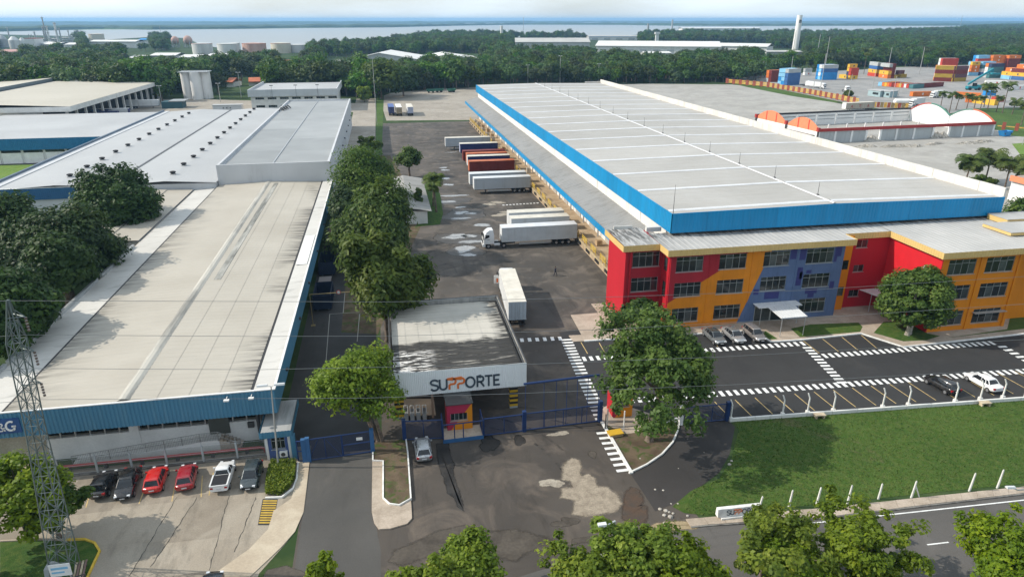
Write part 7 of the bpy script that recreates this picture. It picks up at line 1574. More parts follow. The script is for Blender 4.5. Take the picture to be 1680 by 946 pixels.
def long_shed(lab, p, q, ytop, depth, wall, roof, name='shed', cat='industrial shed', rise=1.5, band=None, doors=0):
    a, b, d, n = facing(p, q); h = hgt(p[0], p[1], ytop); o = thing(name, lab, cat, (*a, 0)); FAR.append((p[0], q[0], max(p[1], q[1])))
    wall_poly(a, b, [(0, 0), (1, 0), (1, h), (0, h)], depth, 'wall', wall, o)
    m = MB(); A = [(a.lerp(b, u) + n * v, z) for v, z in ((-1.5, h), (depth / 2, h + rise), (depth + 1.5, h)) for u in (-.01, 1.01)]
    m.add([(c.x, c.y, z + .05) for c, z in A], [(0, 1, 3, 2), (2, 3, 5, 4)]).add([(c.x, c.y, z + .7) for c, z in A], [(0, 1, 3, 2), (2, 3, 5, 4)]); wall_poly(a, b, [(-.01, h + .05), (1.01, h + .05), (1.01, h + .7), (-.01, h + .7)], .2, 'eave', band or roof, o, off=-1.5); m.build('roof', roof, o, smooth=False)
    for k in range(doors): u = (k + .5) / doors; wall_poly(a, b, [(u - .25 / doors, 0), (u + .25 / doors, 0), (u + .25 / doors, h * .6), (u - .25 / doors, h * .6)], .1, 'door', M_shut, o, off=-.1)
    return o
M_rw = flat('far_roof_white', (.66, .65, .62), .6, 0, .3, .1, .05); M_rg = flat('far_roof_grey', (.44, .43, .40), .7, 0, .3, .15, .05); M_wg = streaked('far_wall_grey', (.46, .46, .45), (.3, .3, .29), 2, .1, .5, .8)
gable_hall('white gabled hall with striped front in the middle of the forest', (577, 106), (686, 106), 98.5, 6, 70, M_wg, M_rw, nwin=16, px_peak=.42)
gable_hall('broad low white hall right of the striped gabled hall in the forest', (691, 104), (786, 103), 98.5, 4.5, 60, M_wg, M_rw, nwin=12, px_peak=.45)
gable_hall('tiny white gabled house left of the striped hall in the forest', (541, 109), (561, 109), 103, 1.5, 12, M_wall_w, M_rg, 'house', 'house')
long_shed('long grey two-tier factory shed before the river, left of the blue-roofed one', (846, 82), (967, 82), 70, 60, M_wg, M_rg, rise=5, doors=5)
long_shed('low shed with bright blue roof edge by the river', (966, 66), (1046, 66), 60.5, 50, M_wall_w, M_rg, band=CM['blue'], doors=4)
long_shed('wide white factory hall in the middle distance with long pale roof', (978, 88), (1180, 90), 76, 80, M_wall_w, M_rw, rise=5, doors=9)
long_shed('right wing of the white factory, with low pale roof', (1120, 84), (1257, 87), 75, 45, M_wall_w, M_rw, rise=3, doors=6)
long_shed('low front wing of the white factory between the treetops', (1056, 97), (1100, 97), 88, 25, M_wall_w, M_rw, rise=1, doors=2)
long_shed('long white port shed on the river bank at the right', (1120, 54), (1246, 54), 47, 60, M_wall_w, M_rw, rise=2)
long_shed('grey open shed roof at the forest edge before the white chimney', (1256, 96), (1314, 96), 86, 22, M_wg, M_rg, rise=1)
for (p, q, yt, lab) in (((212, 101), (236, 101), 96, 'low cream building among the trees below the storage tanks'), ((248, 100), (290, 100), 92, 'grey flat building among the trees below the storage tanks'), ((296, 103), (330, 103), 95, 'pale low building group right of the flat grey one'), ((340, 99), (372, 99), 93, 'cream low building under the middle storage tanks'), ((150, 79), (225, 79), 69, 'white building with curved roof at the refinery'), ((228, 73), (246, 73), 66, 'blue shed beside the white curved building'), ((0, 96), (33, 96), 86, 'pink and teal roofed building at the left border'), ((66, 81), (92, 83), 72, 'white refinery building below the towers'), ((108, 84), (126, 84), 74, 'small white refinery house right of the towers'), ((462, 108), (492, 108), 104, 'orange-roofed house in the forest'), ((409, 141), (428, 140.5), 135.5, 'house with orange tiled roof behind the white office'), ((372, 143), (384, 143), 136, 'small red-roofed house left of the orange-roofed one')):
    rf = CM['blue'] if 'blue shed' in lab else M_cont_roof if 'orange' in lab or 'red-' in lab else flat('roof_pink', (.45, .25, .22), .7) if 'pink' in lab else M_rw
    long_shed(lab, p, q, yt, 14 if p[1] > 105 else 25, M_wall_w if 'grey' not in lab else M_wg, rf, 'building', 'building', rise=2)
# tanks
M_tank = streaked('tank_white', (.56, .56, .54), (.22, .20, .18), 2, .12, .5, .78, .6, .75, .1); M_tankr = streaked('tank_rust', (.50, .33, .27), (.34, .16, .11), 2, .12, .45, .8); M_tcream = flat('tank_cream', (.55, .50, .40), .6); M_tr = flat('tank_rim', (.30, .10, .07), .7)
for (x0, x1, yt, yb, mt, lab) in ((314, 346, 72.5, 90, M_tank, 'white streaked storage tank with rusty rim, leftmost of the big tanks'), (378, 394, 71.5, 86, M_tank, 'grey storage tank half hidden behind the white one'), (356, 389, 73, 93, M_tank, 'white streaked storage tank between two rust-stained tanks'), (397, 435, 72.5, 92, M_tankr, 'pinkish rust-stained storage tank'), (444, 476, 72, 88, M_tcream, 'cream storage tank right of the pinkish tank'), (474, 502, 74.5, 87, M_tank, 'low white storage tank, rightmost of the big tanks'), (144, 167, 56.5, 68, M_tcream, 'distant cream tank with rusty rim by the river')):
    X, Y = at((x0 + x1) / 2, yb); dd = proj(X, Y)[2]; r = (x1 - x0) / 2 * dd / F_PX; h = hgt((x0 + x1) / 2, yb, yt); o = thing('storage_tank', lab, 'storage tank', (X, Y + r, 0), 0, 'storage tanks by the river'); FAR.append((x0, x1, yb))
    MB().cyl(0, 0, 0, h, r, n=28).build('shell', mt, o, local=True); MB().tube([(0, 0, h), (0, 0, h + .5)], [r + .15, r + .15], 28).build('rim', M_tr if mt is not M_tank or 'rusty' in lab else M_rg, o, local=True); MB().tube([(0, 0, h + .501), (0, 0, h + 1.2)], [r, r * .2], 28).build('roof', mt, o, local=True)
for (x, y, r_, lab) in ((289, 66, 6, 'pinkish gas sphere left of the other one above the trees'), (310, 66, 7, 'rusty gas sphere right of the other one above the trees')):
    X, Y = at(x, y + 12); dd = proj(X, Y)[2]; r = r_ * dd / F_PX; z = hgt(x, y + 12, y); o = thing('gas_sphere', lab, 'gas tank', (X, Y, 0), 0, 'gas spheres'); FAR.append((x - 8, x + 8, y + 10))
    MB().loft([[(r * math.sin(a) * math.cos(b), r * math.sin(a) * math.sin(b), z - r * math.cos(a)) for b in [2 * math.pi * k / 20 for k in range(20)]] for a in [math.pi * (i + .02) / 12.04 for i in range(13)]]).build('shell', M_tankr, o, local=True)
    for k in range(6): a = k * math.pi / 3; MB().tube([(r * .9 * math.cos(a), r * .9 * math.sin(a), 0), (r * .98 * math.cos(a), r * .98 * math.sin(a), z)], .6, 6).build('leg', M_metal, o, local=True)
# refinery columns, stacks, masts
def column(lab, x, yb, yt, w, mat, name='refinery_column', cat='industrial column', group=None, taper=.8, rings=3):
    X, Y = at(x, yb); dd = proj(X, Y)[2]; r = w / 2 * dd / F_PX; h = hgt(x, yb, yt); o = thing(name, lab, cat, (X, Y, 0), 0, group)
    MB().tube([(0, 0, 0), (0, 0, h * .6), (0, 0, h)], [r, r * (1 + taper) / 2, r * taper], 12).build('shaft', mat, o, local=True); m = MB()
    for k in range(rings): z = h * (.4 + .55 * k / max(1, rings - 1)); m.tube([(0, 0, z), (0, 0, z + .03 * h)], [r * 1.5, r * 1.5], 10)
    if rings: m.build('platform', M_metal, o, local=True)
    return o
M_rf = flat('refinery_grey', (.33, .34, .34), .5, .3); M_rf2 = flat('refinery_white', (.58, .58, .56), .5)
for x, yb, yt, w, mt, lab in ((80, 78, 28, 2.2, M_rf, 'tallest grey refinery column'), (84, 78, 43, 3.2, M_rf2, 'white refinery column right beside the tallest one'), (77, 78, 44, 2.4, M_rf, 'grey refinery column left beside the tallest one'), (97.5, 76, 37, 3.6, M_rf2, 'white dark-capped refinery column'), (103, 76, 46, 2.2, M_rf, 'slim column right of the white dark-capped one'), (61, 74, 52, 2.6, M_rf, 'short refinery column left of the tall group'), (18, 72, 45, 2., M_rf, 'slim dark refinery chimney at the far left'), (116.5, 74, 50, 2., M_rf, 'short refinery column right of the tall group'), (51, 73, 56, 1.2, M_rf, 'thin refinery mast at the left of the grey pipe frame'), (55, 73, 57, 1.4, M_rf, 'thin refinery mast beside the short column')): column(lab, x, yb, yt, w, mt, group='refinery columns')
r2 = random.Random(3)
for k, (x0, x1, yb, yt, lab) in enumerate(((18, 34, 80, 60, 'round white refinery tank at the left'), (34, 44, 78, 62, 'second white refinery tank'), (44, 60, 82, 64, 'white refinery block with reddish roof'), (62, 76, 78, 60, 'grey refinery pipe frame left of the columns'), (86, 96, 76, 60, 'refinery pipe frame between the columns'), (104, 122, 74, 58, 'grey refinery pipe frame right of the columns'), (0, 14, 78, 58, 'grey dome at the left border'))):
    a, b, d, n = facing((x0, yb), (x1, yb)); h = hgt(x0, yb, yt); FAR.append((x0, x1, yb)); o = thing('refinery_unit', lab, 'refinery unit', (*a, 0)); L_ = (b - a).length
    if 'tank' in lab or 'dome' in lab: MB().tube([(*(a + d * L_ / 2), 0), (*(a + d * L_ / 2), h * .7), (*(a + d * L_ / 2), h)], [L_ / 2, L_ / 2, L_ * .15], 20).build('shell', M_tank if 'white' in lab else M_rf, o)
    elif 'block' in lab: wall_poly(a, b, [(0, 0), (1, 0), (1, h), (0, h)], 20, 'wall', M_rf2, o); wall_poly(a, b, [(0, h + .01), (1, h + .01), (1, h + 1), (0, h + 1)], 20, 'roof', M_tr, o)
    else:
        m = MB()
        for i in range(7):
            c = a + d * L_ * i / 6; m.tube([(c.x, c.y, 0), (c.x, c.y, h * r2.uniform(.6, 1.05))], .9, 5)
        for z in (.25, .5, .75): m.tube([(a.x, a.y, h * z), (b.x, b.y, h * z)], 1.2, 5)
        m.build('pipe_frame', M_rf, o); m = MB()
        for i in range(5): c = a + d * L_ * r2.uniform(.05, .95) + n * 5; m.cyl(c.x, c.y, 0, h * r2.uniform(.3, .8), r2.uniform(1.5, 3), n=8)
        m.build('vessel', M_rf2, o, kind='stuff')
column('very tall white cylindrical chimney with dark emblem near its top', 1304, 84, 25, 10, flat('chimney_white', (.70, .69, .66), .6, 0, .3, .1, .1), 'chimney', 'chimney', taper=.82, rings=0)
X, Y = at(1304, 84); h_ = hgt(1304, 84, 25); dd = proj(X, Y)[2]; r_ = 5 * dd / F_PX * .84
ch = [o for o in C.objects if o.name.startswith('chimney')][0]; MB().loft([[(-.5 * r_ + r_ * .35 * k, -math.sqrt(max(0, (r_ * 1.03) ** 2 - (-.5 * r_ + r_ * .35 * k) ** 2)), z) for k in range(4)] for z in (h_ * .78, h_ * .87)], closed=False).build('emblem', M_steel, ch, local=True)
column('tall slim white tower of the pair in the forest before the river', 823, 72, 42.5, 5, M_rf2, 'white_tower', 'tower', 'pair of white towers', .9, 0); column('short white tower of the pair in the forest before the river', 815.5, 72, 57, 6, M_rf2, 'white_tower', 'tower', 'pair of white towers', .95, 0)
column('grey concrete chimney by the river behind the white factory', 1102, 52, 32.5, 3, M_rf, 'chimney', 'chimney', None, .9, 0); column('slim grey water tower by the river', 1062, 63, 39, 4, M_rf, 'water_tower', 'tower', None, .8, 1)
for x, yb, yt, lab in ((858.5, 60, 28, 'thin radio mast standing before the river in the middle'), (265, 62, 42, 'blue-topped mast above the trees by the river'), (1575, 45, 22, 'faint thin mast at the right horizon')): column(lab, x, yb, yt, .8, M_rf, 'mast', 'mast', 'distant masts', .6, 0)
a, b, d, n = facing((1074.5, 76), (1080.5, 76)); o = thing('square_tower', 'square white water tower rising from the white factory roof', 'tower', (*a, 0)); h = hgt(1077, 76, 53); wall_poly(a, b, [(0.1, 0), (.9, 0), (.9, h * .85), (.1, h * .85)], 7, 'shaft', M_rf2, o); wall_poly(a, b, [(-.15, h * .85 + .01), (1.15, h * .85 + .01), (1.15, h), (-.15, h)], 9, 'head', M_rf2, o, off=-1)
# ================================================================== TREES
def leaf_mat(name, a, b, c, trans=.28, rough=.55, vr=.1):
    t = NT(name); f = t.attr('tint'); r = t.rand()
    col = t.mix(t.rng(f, .15, .85), a, b); col = t.mix(t.rng(f, .8, 1.05, 0, .8), col, c)
    h = t.n('ShaderNodeHueSaturation'); t.put(h.inputs['Color'], col); t.put(h.inputs['Value'], t.rng(r, 0, 1, 1 - vr, 1 + vr)); t.put(h.inputs['Hue'], t.rng(r, 0, 1, .5 - vr * .06, .5 + vr * .06)); t.put(h.inputs['Saturation'], t.rng(t.math('FRACT', t.math('MULTIPLY', r, 7.3)), 0, 1, 1 - vr * .6, 1 + vr * .5))
    t.fin(h.outputs[0], rough, 0, .3); tr = t.n('ShaderNodeBsdfTranslucent'); t.put(tr.inputs['Color'], h.outputs[0]); ms = t.n('ShaderNodeMixShader'); ms.inputs[0].default_value = trans
    t.t.links.new(t.b.outputs[0], ms.inputs[1]); t.t.links.new(tr.outputs[0], ms.inputs[2]); t.t.links.new(ms.outputs[0], t.o.inputs['Surface']); return t.m
F_dark = leaf_mat('foliage_dark', (.022, .054, .009), (.052, .100, .016), (.09, .13, .024), .34)
F_mid = leaf_mat('foliage_mid', (.046, .092, .013), (.112, .168, .023), (.20, .235, .042), .42)
F_lime = leaf_mat('foliage_lime', (.095, .160, .012), (.225, .300, .020), (.35, .38, .038), .50)
F_yel = leaf_mat('foliage_yellowish', (.058, .104, .013), (.130, .178, .023), (.235, .24, .042), .44)
F_for = leaf_mat('foliage_forest', (.036, .080, .013), (.100, .160, .022), (.18, .22, .035), .36, vr=.42)
F_palm = leaf_mat('foliage_palm', (.06, .10, .016), (.13, .175, .03), (.26, .21, .06), .4)
M_bark = two('bark', (.10, .075, .055), (.18, .14, .11), 2., .4, .6, .95, 9, .3); M_barkw = two('pale_bark', (.26, .23, .19), (.36, .33, .28), 2., .4, .6, .95, 9, .3)
def sph(g, n):
    v = g.normal(size=(n, 3)); return v / np.linalg.norm(v, axis=1, keepdims=True)
def crown_arrays(seed, R3, c3, nc, nl, leaf, clump=.34, low=-.35, bump=.22, droop=0., inner=.45, stretch=1.7):
    """leaf quads in clumps spread through an uneven crown"""
    g = np.random.default_rng(seed); R3 = np.array(R3, float); d = sph(g, nc * 3); d = d[d[:, 2] > low][:nc]; nc = len(d)
    lob = sph(g, 7); lw = g.random(7) * .8 + .4; k = 1 - bump + bump * np.max(np.clip(d @ lob.T, 0, 1) ** 3 * lw, axis=1) * 1.6
    rad = (inner + (1 - inner) * g.random(nc) ** .55) * k; cc = d * rad[:, None] * R3 * (1 - clump * .5) + np.array(c3)
    cr = clump * R3.min() * (.65 + .7 * g.random(nc)); tc_ = g.random(nc)
    N = nc * nl; ci = np.repeat(np.arange(nc), nl); o = sph(g, N); rr = g.random(N) ** .45
    flat_ = np.array([1.15, 1.15, .8]); p = cc[ci] + o * rr[:, None] * cr[ci][:, None] * flat_
    p[:, 2] -= droop * cr[ci] * rr ** 2 * g.random(N)
    nrm = o * .55 + np.array([0, 0, .55]) + (p - np.array(c3)) / R3 * .35 + g.normal(size=(N, 3)) * .42; nrm /= np.linalg.norm(nrm, axis=1, keepdims=True)
    t = g.normal(size=(N, 3)); t[:, 2] -= droop; t -= nrm * np.sum(t * nrm, 1, keepdims=True); t /= np.linalg.norm(t, axis=1, keepdims=True); b = np.cross(nrm, t)
    s = leaf * (.55 + .9 * g.random(N)); L_ = (s * stretch * .5)[:, None]; Wd = (s * .5)[:, None]
    V = np.empty((N, 4, 3)); V[:, 0] = p - t * L_; V[:, 1] = p + b * Wd + nrm * (s * .12)[:, None]; V[:, 2] = p + t * L_; V[:, 3] = p - b * Wd + nrm * (s * .12)[:, None]
    tint = np.clip(tc_[ci] * .62 + g.random(N) * .38, 0, 1); return V.reshape(-1, 3), tint, cc
def crown_obj(name, V, tint, mat, parent=None):
    me = np_mesh(name, V, len(V) // 4, [mat]); at_ = me.attributes.new('tint', 'FLOAT', 'FACE'); at_.data.foreach_set('value', tint.astype(np.float32))
    o = bpy.data.objects.new(name, me); C.objects.link(o)
    if parent: o.parent = parent
    return o
def hero(name, lab, base, R3, H, mat, seed, nc=90, nl=110, leaf=.42, tr=.32, bark=None, lean=(0, 0), group=None, low=-.35, multi=1, cat='tree', **k):
    """base: place on the ground; H: height of the crown's top"""
    t = thing(name, lab, cat, (*base, 0), 0, group); c3 = (lean[0], lean[1], H - R3[2]); V, tint, cc = crown_arrays(seed, R3, c3, nc, nl, leaf, low=low, **k); crown_obj('crown', V, tint, mat, t)
    g = random.Random(seed); m = MB()
    for s in range(multi):
        ox, oy = (g.uniform(-.5, .5), g.uniform(-.5, .5)) if multi > 1 else (0, 0); hz = max(1.0, c3[2] - R3[2] * .55)
        fork = (ox * 2 + lean[0] * .5, oy * 2 + lean[1] * .5, hz)
        m.tube([(ox, oy, -.05), (ox * 1.1, oy * 1.1, .35), (ox * 1.5 + lean[0] * .2, oy * 1.5 + lean[1] * .2, hz * .5), fork], [tr * 1.5, tr * 1.08, tr * .9, tr * .75], 9)
        for c in g.sample(list(cc), min(9 if multi == 1 else 5, len(cc))):
            mid = [(fork[i] + c[i]) / 2 + g.uniform(-.3, .3) for i in range(3)]; m.tube([fork, mid, tuple(c)], [tr * .55, tr * .3, tr * .08], 6)
    m.build('trunk', bark or M_bark, t, local=True); return t
def depth_at(x, y): X, Y = at(x, y); return proj(X, Y)[2]
# grove of dark trees left of the cream roof
for i, (x, y, rp, yt, lab) in enumerate(((207, 408, 72, 262, 'rounded dark tree standing apart at the right end of the left grove'), (122, 500, 92, 322, 'dark broad tree in the middle of the left grove'), (40, 480, 80, 316, 'dark tree at the left border, farthest back in the grove'), (185, 535, 62, 375, 'dark tree of the left grove leaning over the roof edge gutter'), (30, 640, 105, 398, 'dark broad tree at the left border, nearest of the grove'), (92, 610, 78, 432, 'dark tree of the left grove just behind the lattice pylon'))):
    dd = depth_at(x, y); r = rp * (dd - 6) / F_PX; H = min(16, hgt(x, y, yt)); b = at(x, y); b = (min(b[0], -41.5 - r * .72), b[1]); hero('broad_tree', lab, b, (r, r, min(H * .46, r * .95)), H, F_dark, 100 + i, nc=210, nl=150, leaf=.36, clump=.20, group='dark grove on the left', low=-.6, tr=.45, inner=.6)
# trees along the shaded lane
for i, (x, y, rp, yt, mt, kw, lab) in enumerate(((606, 352, 60, 228, F_mid, {}, 'big round tree farthest back in the lane row'), (672, 290, 25, 234, F_mid, dict(nc=34), 'small open tree at the yard edge right of the big round one'), (618, 432, 74, 292, F_mid, dict(droop=1.6, clump=.28, stretch=2.6), 'drooping feathery tree in the middle of the lane row, by the white hut'), (636, 560, 76, 372, F_yel, dict(droop=1.3, clump=.24, stretch=2.4), 'yellow-tinged feathery tree right behind the gatehouse roof'), (575, 398, 40, 300, F_dark, dict(nc=50), 'low dark tree between the lane and the drooping feathery tree'), (612, 255, 32, 222, F_yel, dict(nc=40), 'olive tree at the far end of the lane row'))):
    dd = depth_at(x, y); r = rp * .92 * dd / F_PX; H = hgt(x, y, yt); kw = dict(dict(nc=150), **kw); hero('lane_tree', lab, at(x, y), (r, r * 1.05, H * .45), H, mt, 120 + i, nl=170, leaf=.34, group='trees between lane and yard', low=-.75, inner=.38, bump=.5, **kw)
x, y = 622, 722; hero('gate_tree', 'airy light-green tree leaning over the blue gate left of the gatehouse', at(x, y), (5.4, 5.4, 4.9), 11.8, F_lime, 140, nc=210, nl=75, leaf=.22, clump=.20, inner=.3, tr=.22, multi=3, lean=(-2.1, .6), low=-.8, bump=.6)
dd = depth_at(1065, 722); hero('big_tree', 'big dense tree on the soil island between main drive and parking lot', at(1065, 722), (9.0, 8.0, 5.6), hgt(1065, 722, 492) - 1.9, F_mid, 141, nc=300, nl=85, leaf=.25, clump=.16, tr=.36, lean=(1.9, 0.8), low=-.7, bump=.55, inner=.3)
hero('small_dark_tree', 'small dark tree against the red wing, behind the big island tree', (33.6, 82.6), (3.0, 2.6, 2.3), 5.2, F_dark, 142, nc=60, nl=70, leaf=.4)
dd = depth_at(1490, 552); hero('round_tree', 'clipped round tree with pale split trunk before the recessed red wall', at(1490, 549), (5.0, 4.7, 4.5), 9.9, F_mid, 143, nc=220, nl=130, leaf=.25, clump=.19, tr=.3, bark=M_barkw, multi=3, lean=(.5, 0), low=-.8, inner=.62, bump=.14)
hero('corner_tree', 'bright green spreading tree at the lower left, behind the pylon legs', at(48, 885), (4.9, 4.2, 2.9), 7.6, F_lime, 144, nc=150, nl=110, leaf=.20, clump=.23, tr=.2, low=-.5, bump=.35)
hero('corner_tree', 'lower darker tree right beside the pylon base at the lower left', at(98, 882), (2.9, 2.7, 2.0), 5.4, F_mid, 145, nc=80, nl=110, leaf=.20, clump=.23, tr=.18, low=-.5)
hero('side_tree', 'tall tree just left of the picture whose shade falls on the concrete car park', (-37.5, 46.5), (5.5, 5, 4), 10.5, F_mid, 147, nc=90, nl=60, leaf=.4, tr=.25, low=-.6)
# roadside trees in the foreground
for i, (x, yc, rp, lab) in enumerate(((752, 915, 64, 'roadside tree at the bottom edge below the gatehouse'), (690, 950, 46, 'low roadside tree at the bottom edge left of the gatehouse one'), (1030, 915, 84, 'lime roadside tree at the bottom edge below the washed-out patch'), (955, 945, 66, 'lower lime roadside tree at the bottom edge left of the white lamp'), (1130, 935, 70, 'lime roadside tree at the bottom edge right of the white lamp'), (1258, 885, 78, 'tall lime roadside tree below the lettered white barrier'), (1415, 905, 90, 'broad lime roadside tree below the leaning fence posts'), (1340, 930, 70, 'lime roadside tree between the two broadest ones at the bottom edge'), (1655, 920, 82, 'lime roadside tree at the lower right corner'), (517, 948, 34, 'lime treetop at the bottom edge below the left drive'))):
    z = 5.2; b = at(x, yc, z); dd = proj(b[0], b[1], z)[2]; r = rp * 1.22 * dd / F_PX; hero('roadside_tree', lab, b, (r, r, 2.7), z + 1.9 + (.4 if rp > 75 else 0), F_lime, 160 + i, nc=int(90 + rp * 1.5), nl=75, leaf=.19, clump=.20, inner=.25, tr=.17, group='lime-green trees along the road', low=-.6, bump=.75)
# hedges and shrubs
hd = thing('hedge', 'clipped bright green hedge bed beside the concrete car park', 'hedge', (*at(460, 785), 0)); hp = px((446, 760), (486, 759), (484, 785), (478, 800), (462, 813), (436, 813), (438, 785)); g_ = np.random.default_rng(5); pts = []
while len(pts) < 5200:
    q = np.array([g_.uniform(-14, -10.4), g_.uniform(54, 60.4)]); 
    if in_poly(q[0], q[1], hp): pts.append((*(q), .12 + .55 * g_.random()))
p = np.array(pts) - np.array([*at(460, 785), 0]); N = len(p); nn_ = sph(g_, N) + [0, 0, .6]; t_ = g_.normal(size=(N, 3)); b_ = np.cross(nn_, t_); t_ = np.cross(b_, nn_); t_ /= np.linalg.norm(t_, axis=1, keepdims=True); b_ /= np.linalg.norm(b_, axis=1, keepdims=True); V = np.stack([p - t_ * .12, p + b_ * .08, p + t_ * .12, p - b_ * .08], 1).reshape(-1, 3); crown_obj('foliage', V, g_.random(N), F_lime, hd)
kb = MB(); strip(kb, px((436, 817), (462, 816), (480, 802), (486, 786), (488, 760)), -.14, 0, .2); kb.build('hedge_kerb', M_kerbw, kind='structure', smooth=False)
for i, (x, y, w_, yt, mt, lab) in enumerate(((1610, 308, 25, 285, F_mid, 'bushy shrub under the three palms behind the big warehouse'), (1668, 372, 26, 318, F_mid, 'leafy tree by the orange-edged building at the right border'), (1546, 190, 6, 178, F_mid, 'small shrub behind the roofless hall near the palms'), (1392, 158, 8, 148, F_yel, 'scruffy shrub at the end of the coloured fence'), (598, 168, 12, 140, F_lime, 'bright green shrub tree at the yard corner by the tall lamp pole'), (688, 352, 8, 300, F_mid, 'shrub under the small palm by the hut'))):
    dd = depth_at(x, y); r = w_ * dd / F_PX; H = hgt(x, y, yt); hero('shrub', lab, at(x, y), (r, r, H * .5), H, mt, 190 + i, nc=46, nl=60, leaf=max(.35, dd / 500), tr=.15, low=-.9, cat='shrub')
# palms
def palm(lab, base, H, Rf, seed, group, nf=16, detail=10):
    t = thing('palm_tree', lab, 'palm tree', (*base, 0), 0, group); g = random.Random(seed); lx, ly = g.uniform(-.5, .5), g.uniform(-.4, .4)
    MB().tube([(0, 0, 0), (lx * .4, ly * .4, H * .5), (lx, ly, H - .2)], [.24, .17, .14], 8).build('trunk', M_bark, t, local=True); V, T = [], []
    for k in range(nf):
        a = 2 * math.pi * k / nf + g.uniform(-.2, .2); el = g.uniform(-.15, 1.15); ln = Rf * g.uniform(.85, 1.1); tint = g.uniform(.1, .75) if el > .1 else g.uniform(.6, 1.0)
        pts = []; x = z = 0; e = el
        for s in range(detail + 1): pts.append((x, z)); x += ln / detail * math.cos(e); z += ln / detail * math.sin(e); e -= (.9 + .9 * (el < .3)) * 2.1 / detail * (.6 + s / detail)
        for s in range(detail):
            (x0, z0), (x1, z1) = pts[s], pts[s + 1]; u = (s + .5) / detail; w = Rf * .27 * math.sin(math.pi * min(1, u * .85 + .15)) ** .7
            for sd in (-1, 1):
                for q in range(2):
                    f = q / 2; xa, za = x0 + (x1 - x0) * f, z0 + (z1 - z0) * f; xb, zb_ = x0 + (x1 - x0) * (f + .42), z0 + (z1 - z0) * (f + .42); dr = -w * g.uniform(.35, .8)
                    for (xx, zz, sw) in ((xa, za, 0), (xb, zb_, 0), (xb + w * .45, zb_ + dr, sd * w), (xa + w * .45, za + dr, sd * w)): V.append((lx + xx * math.cos(a) - sw * math.sin(a), ly + xx * math.sin(a) + sw * math.cos(a), H - .1 + zz))
                    T.append(min(1, max(0, tint + g.uniform(-.12, .12))))
    crown_obj('crown', np.array(V), np.array(T), F_palm, t)
    return t
for i, (x, y, yt, rp, lab) in enumerate(((711, 338, 292, 18, 'small palm beside the white hut in the yard'), (716, 348, 304, 13, 'lower palm in front of the small one by the hut'), (1583, 300, 262, 24, 'left palm of the three behind the big warehouse'), (1616, 298, 254, 24, 'middle palm of the three behind the big warehouse'), (1648, 309, 264, 22, 'right palm of the three behind the big warehouse'), (1681, 322, 278, 22, 'palm half out of the picture at the right border'))):
    dd = depth_at(x, y); palm(lab, at(x, y), hgt(x, y, yt), rp * 1.3 * dd / F_PX, 20 + i, 'palms near the warehouse', 30)
for i, (x, y, yt, rp) in enumerate(((1542, 181, 153, 9), (1557, 186, 154, 11), (1568, 180, 157, 8), (1585, 182, 156, 10), (1598, 178, 160, 9), (1607, 184, 160, 8), (1620, 180, 143, 13), (1614, 176, 140, 12), (1644, 186, 140, 14), (1634, 184, 160, 9), (1660, 188, 166, 12), (1675, 206, 172, 13), (1417, 122, 84, 12))):
    dd = depth_at(x, y); lab = f'slender palm on the terminal lawn behind the roofless hall, {ORD[i]} of its row' if i < 12 else 'lone tall yellow-crowned palm beside the red and yellow container tower'; palm(lab, at(x, y), hgt(x, y, yt), rp * dd / F_PX * 1.1, 60 + i, 'palms behind the roofless hall' if i < 12 else None, 20, 6)
# ================================================================== FOREST
fk = bpy.data.collections.new('forest_kinds'); S.collection.children.link(fk)
def forest_mesh(seed):
    g = random.Random(seed); r = g.uniform(4.6, 6.4); H = g.uniform(9, 13.5); rz = H * g.uniform(.40, .46)
    V, tint, cc = crown_arrays(seed, (r, r, rz), (0, 0, H - rz), 40, 32, .78, clump=.36, low=-.8, bump=.5, inner=.55, stretch=1.4); m = MB()
    m.tube([(0, 0, -.2), (0, 0, (H - rz) * .6), (0, 0, H - rz * .8)], [.32, .24, .18], 6)
    for c in list(cc)[:4]: m.tube([(0, 0, (H - rz) * .7), tuple(c)], [.16, .04], 4)
    n = len(V) // 4; tv = np.array(m.v); me = bpy.data.meshes.new('forest_tree'); allv = np.concatenate([V, tv]); f = [tuple(range(4 * i, 4 * i + 4)) for i in range(n)] + [tuple(len(V) + j for j in q) for q in m.f]
    me.from_pydata(allv.tolist(), [], f); me.materials.append(F_for); me.materials.append(M_bark); me.polygons.foreach_set('material_index', [0] * n + [1] * len(m.f)); a = me.attributes.new('tint', 'FLOAT', 'FACE'); a.data.foreach_set('value', np.concatenate([tint, np.zeros(len(m.f))]).astype(np.float32)); me.update(); return me
FM = [forest_mesh(300 + i) for i in range(7)]
near_poly = [(-260, 176), (0, 175), (255, 168), (300, 168), (345, 164), (405, 158), (575, 158), (606, 164), (625, 156), (660, 150), (770, 146), (778, 139), (985, 137.5), (1060, 138), (1240, 134), (1260, 124), (1300, 117), (1330, 112), (1365, 117), (1395, 112), (1470, 108), (1510, 112), (1575, 106), (1700, 101), (1960, 100)]
far_poly = [(1960, 45), (1680, 43.5), (1600, 48), (1560, 53), (1490, 57), (1430, 60), (1340, 61.5), (1240, 61), (1170, 60), (1110, 61), (1060, 62), (1000, 64), (930, 64), (860, 64), (800, 62), (760, 62), (700, 64), (620, 77), (520, 86), (400, 86), (335, 79), (305, 66), (250, 64), (170, 68), (120, 66), (60, 72), (0, 74), (-260, 72)]
FP = [at(*p) for p in near_poly + far_poly]; fg = np.random.default_rng(77)
spots = []; cell = 8.2; fa_ = np.array(FP); lo, hi = fa_.min(0), fa_.max(0)
hollow = [(*at(x, y), r) for x, y, r in ((345, 150, 12), (420, 152, 20), (20, 85, 60), (60, 84, 40), (270, 101, 25), (395, 96, 40))]
Yv = lo[1]
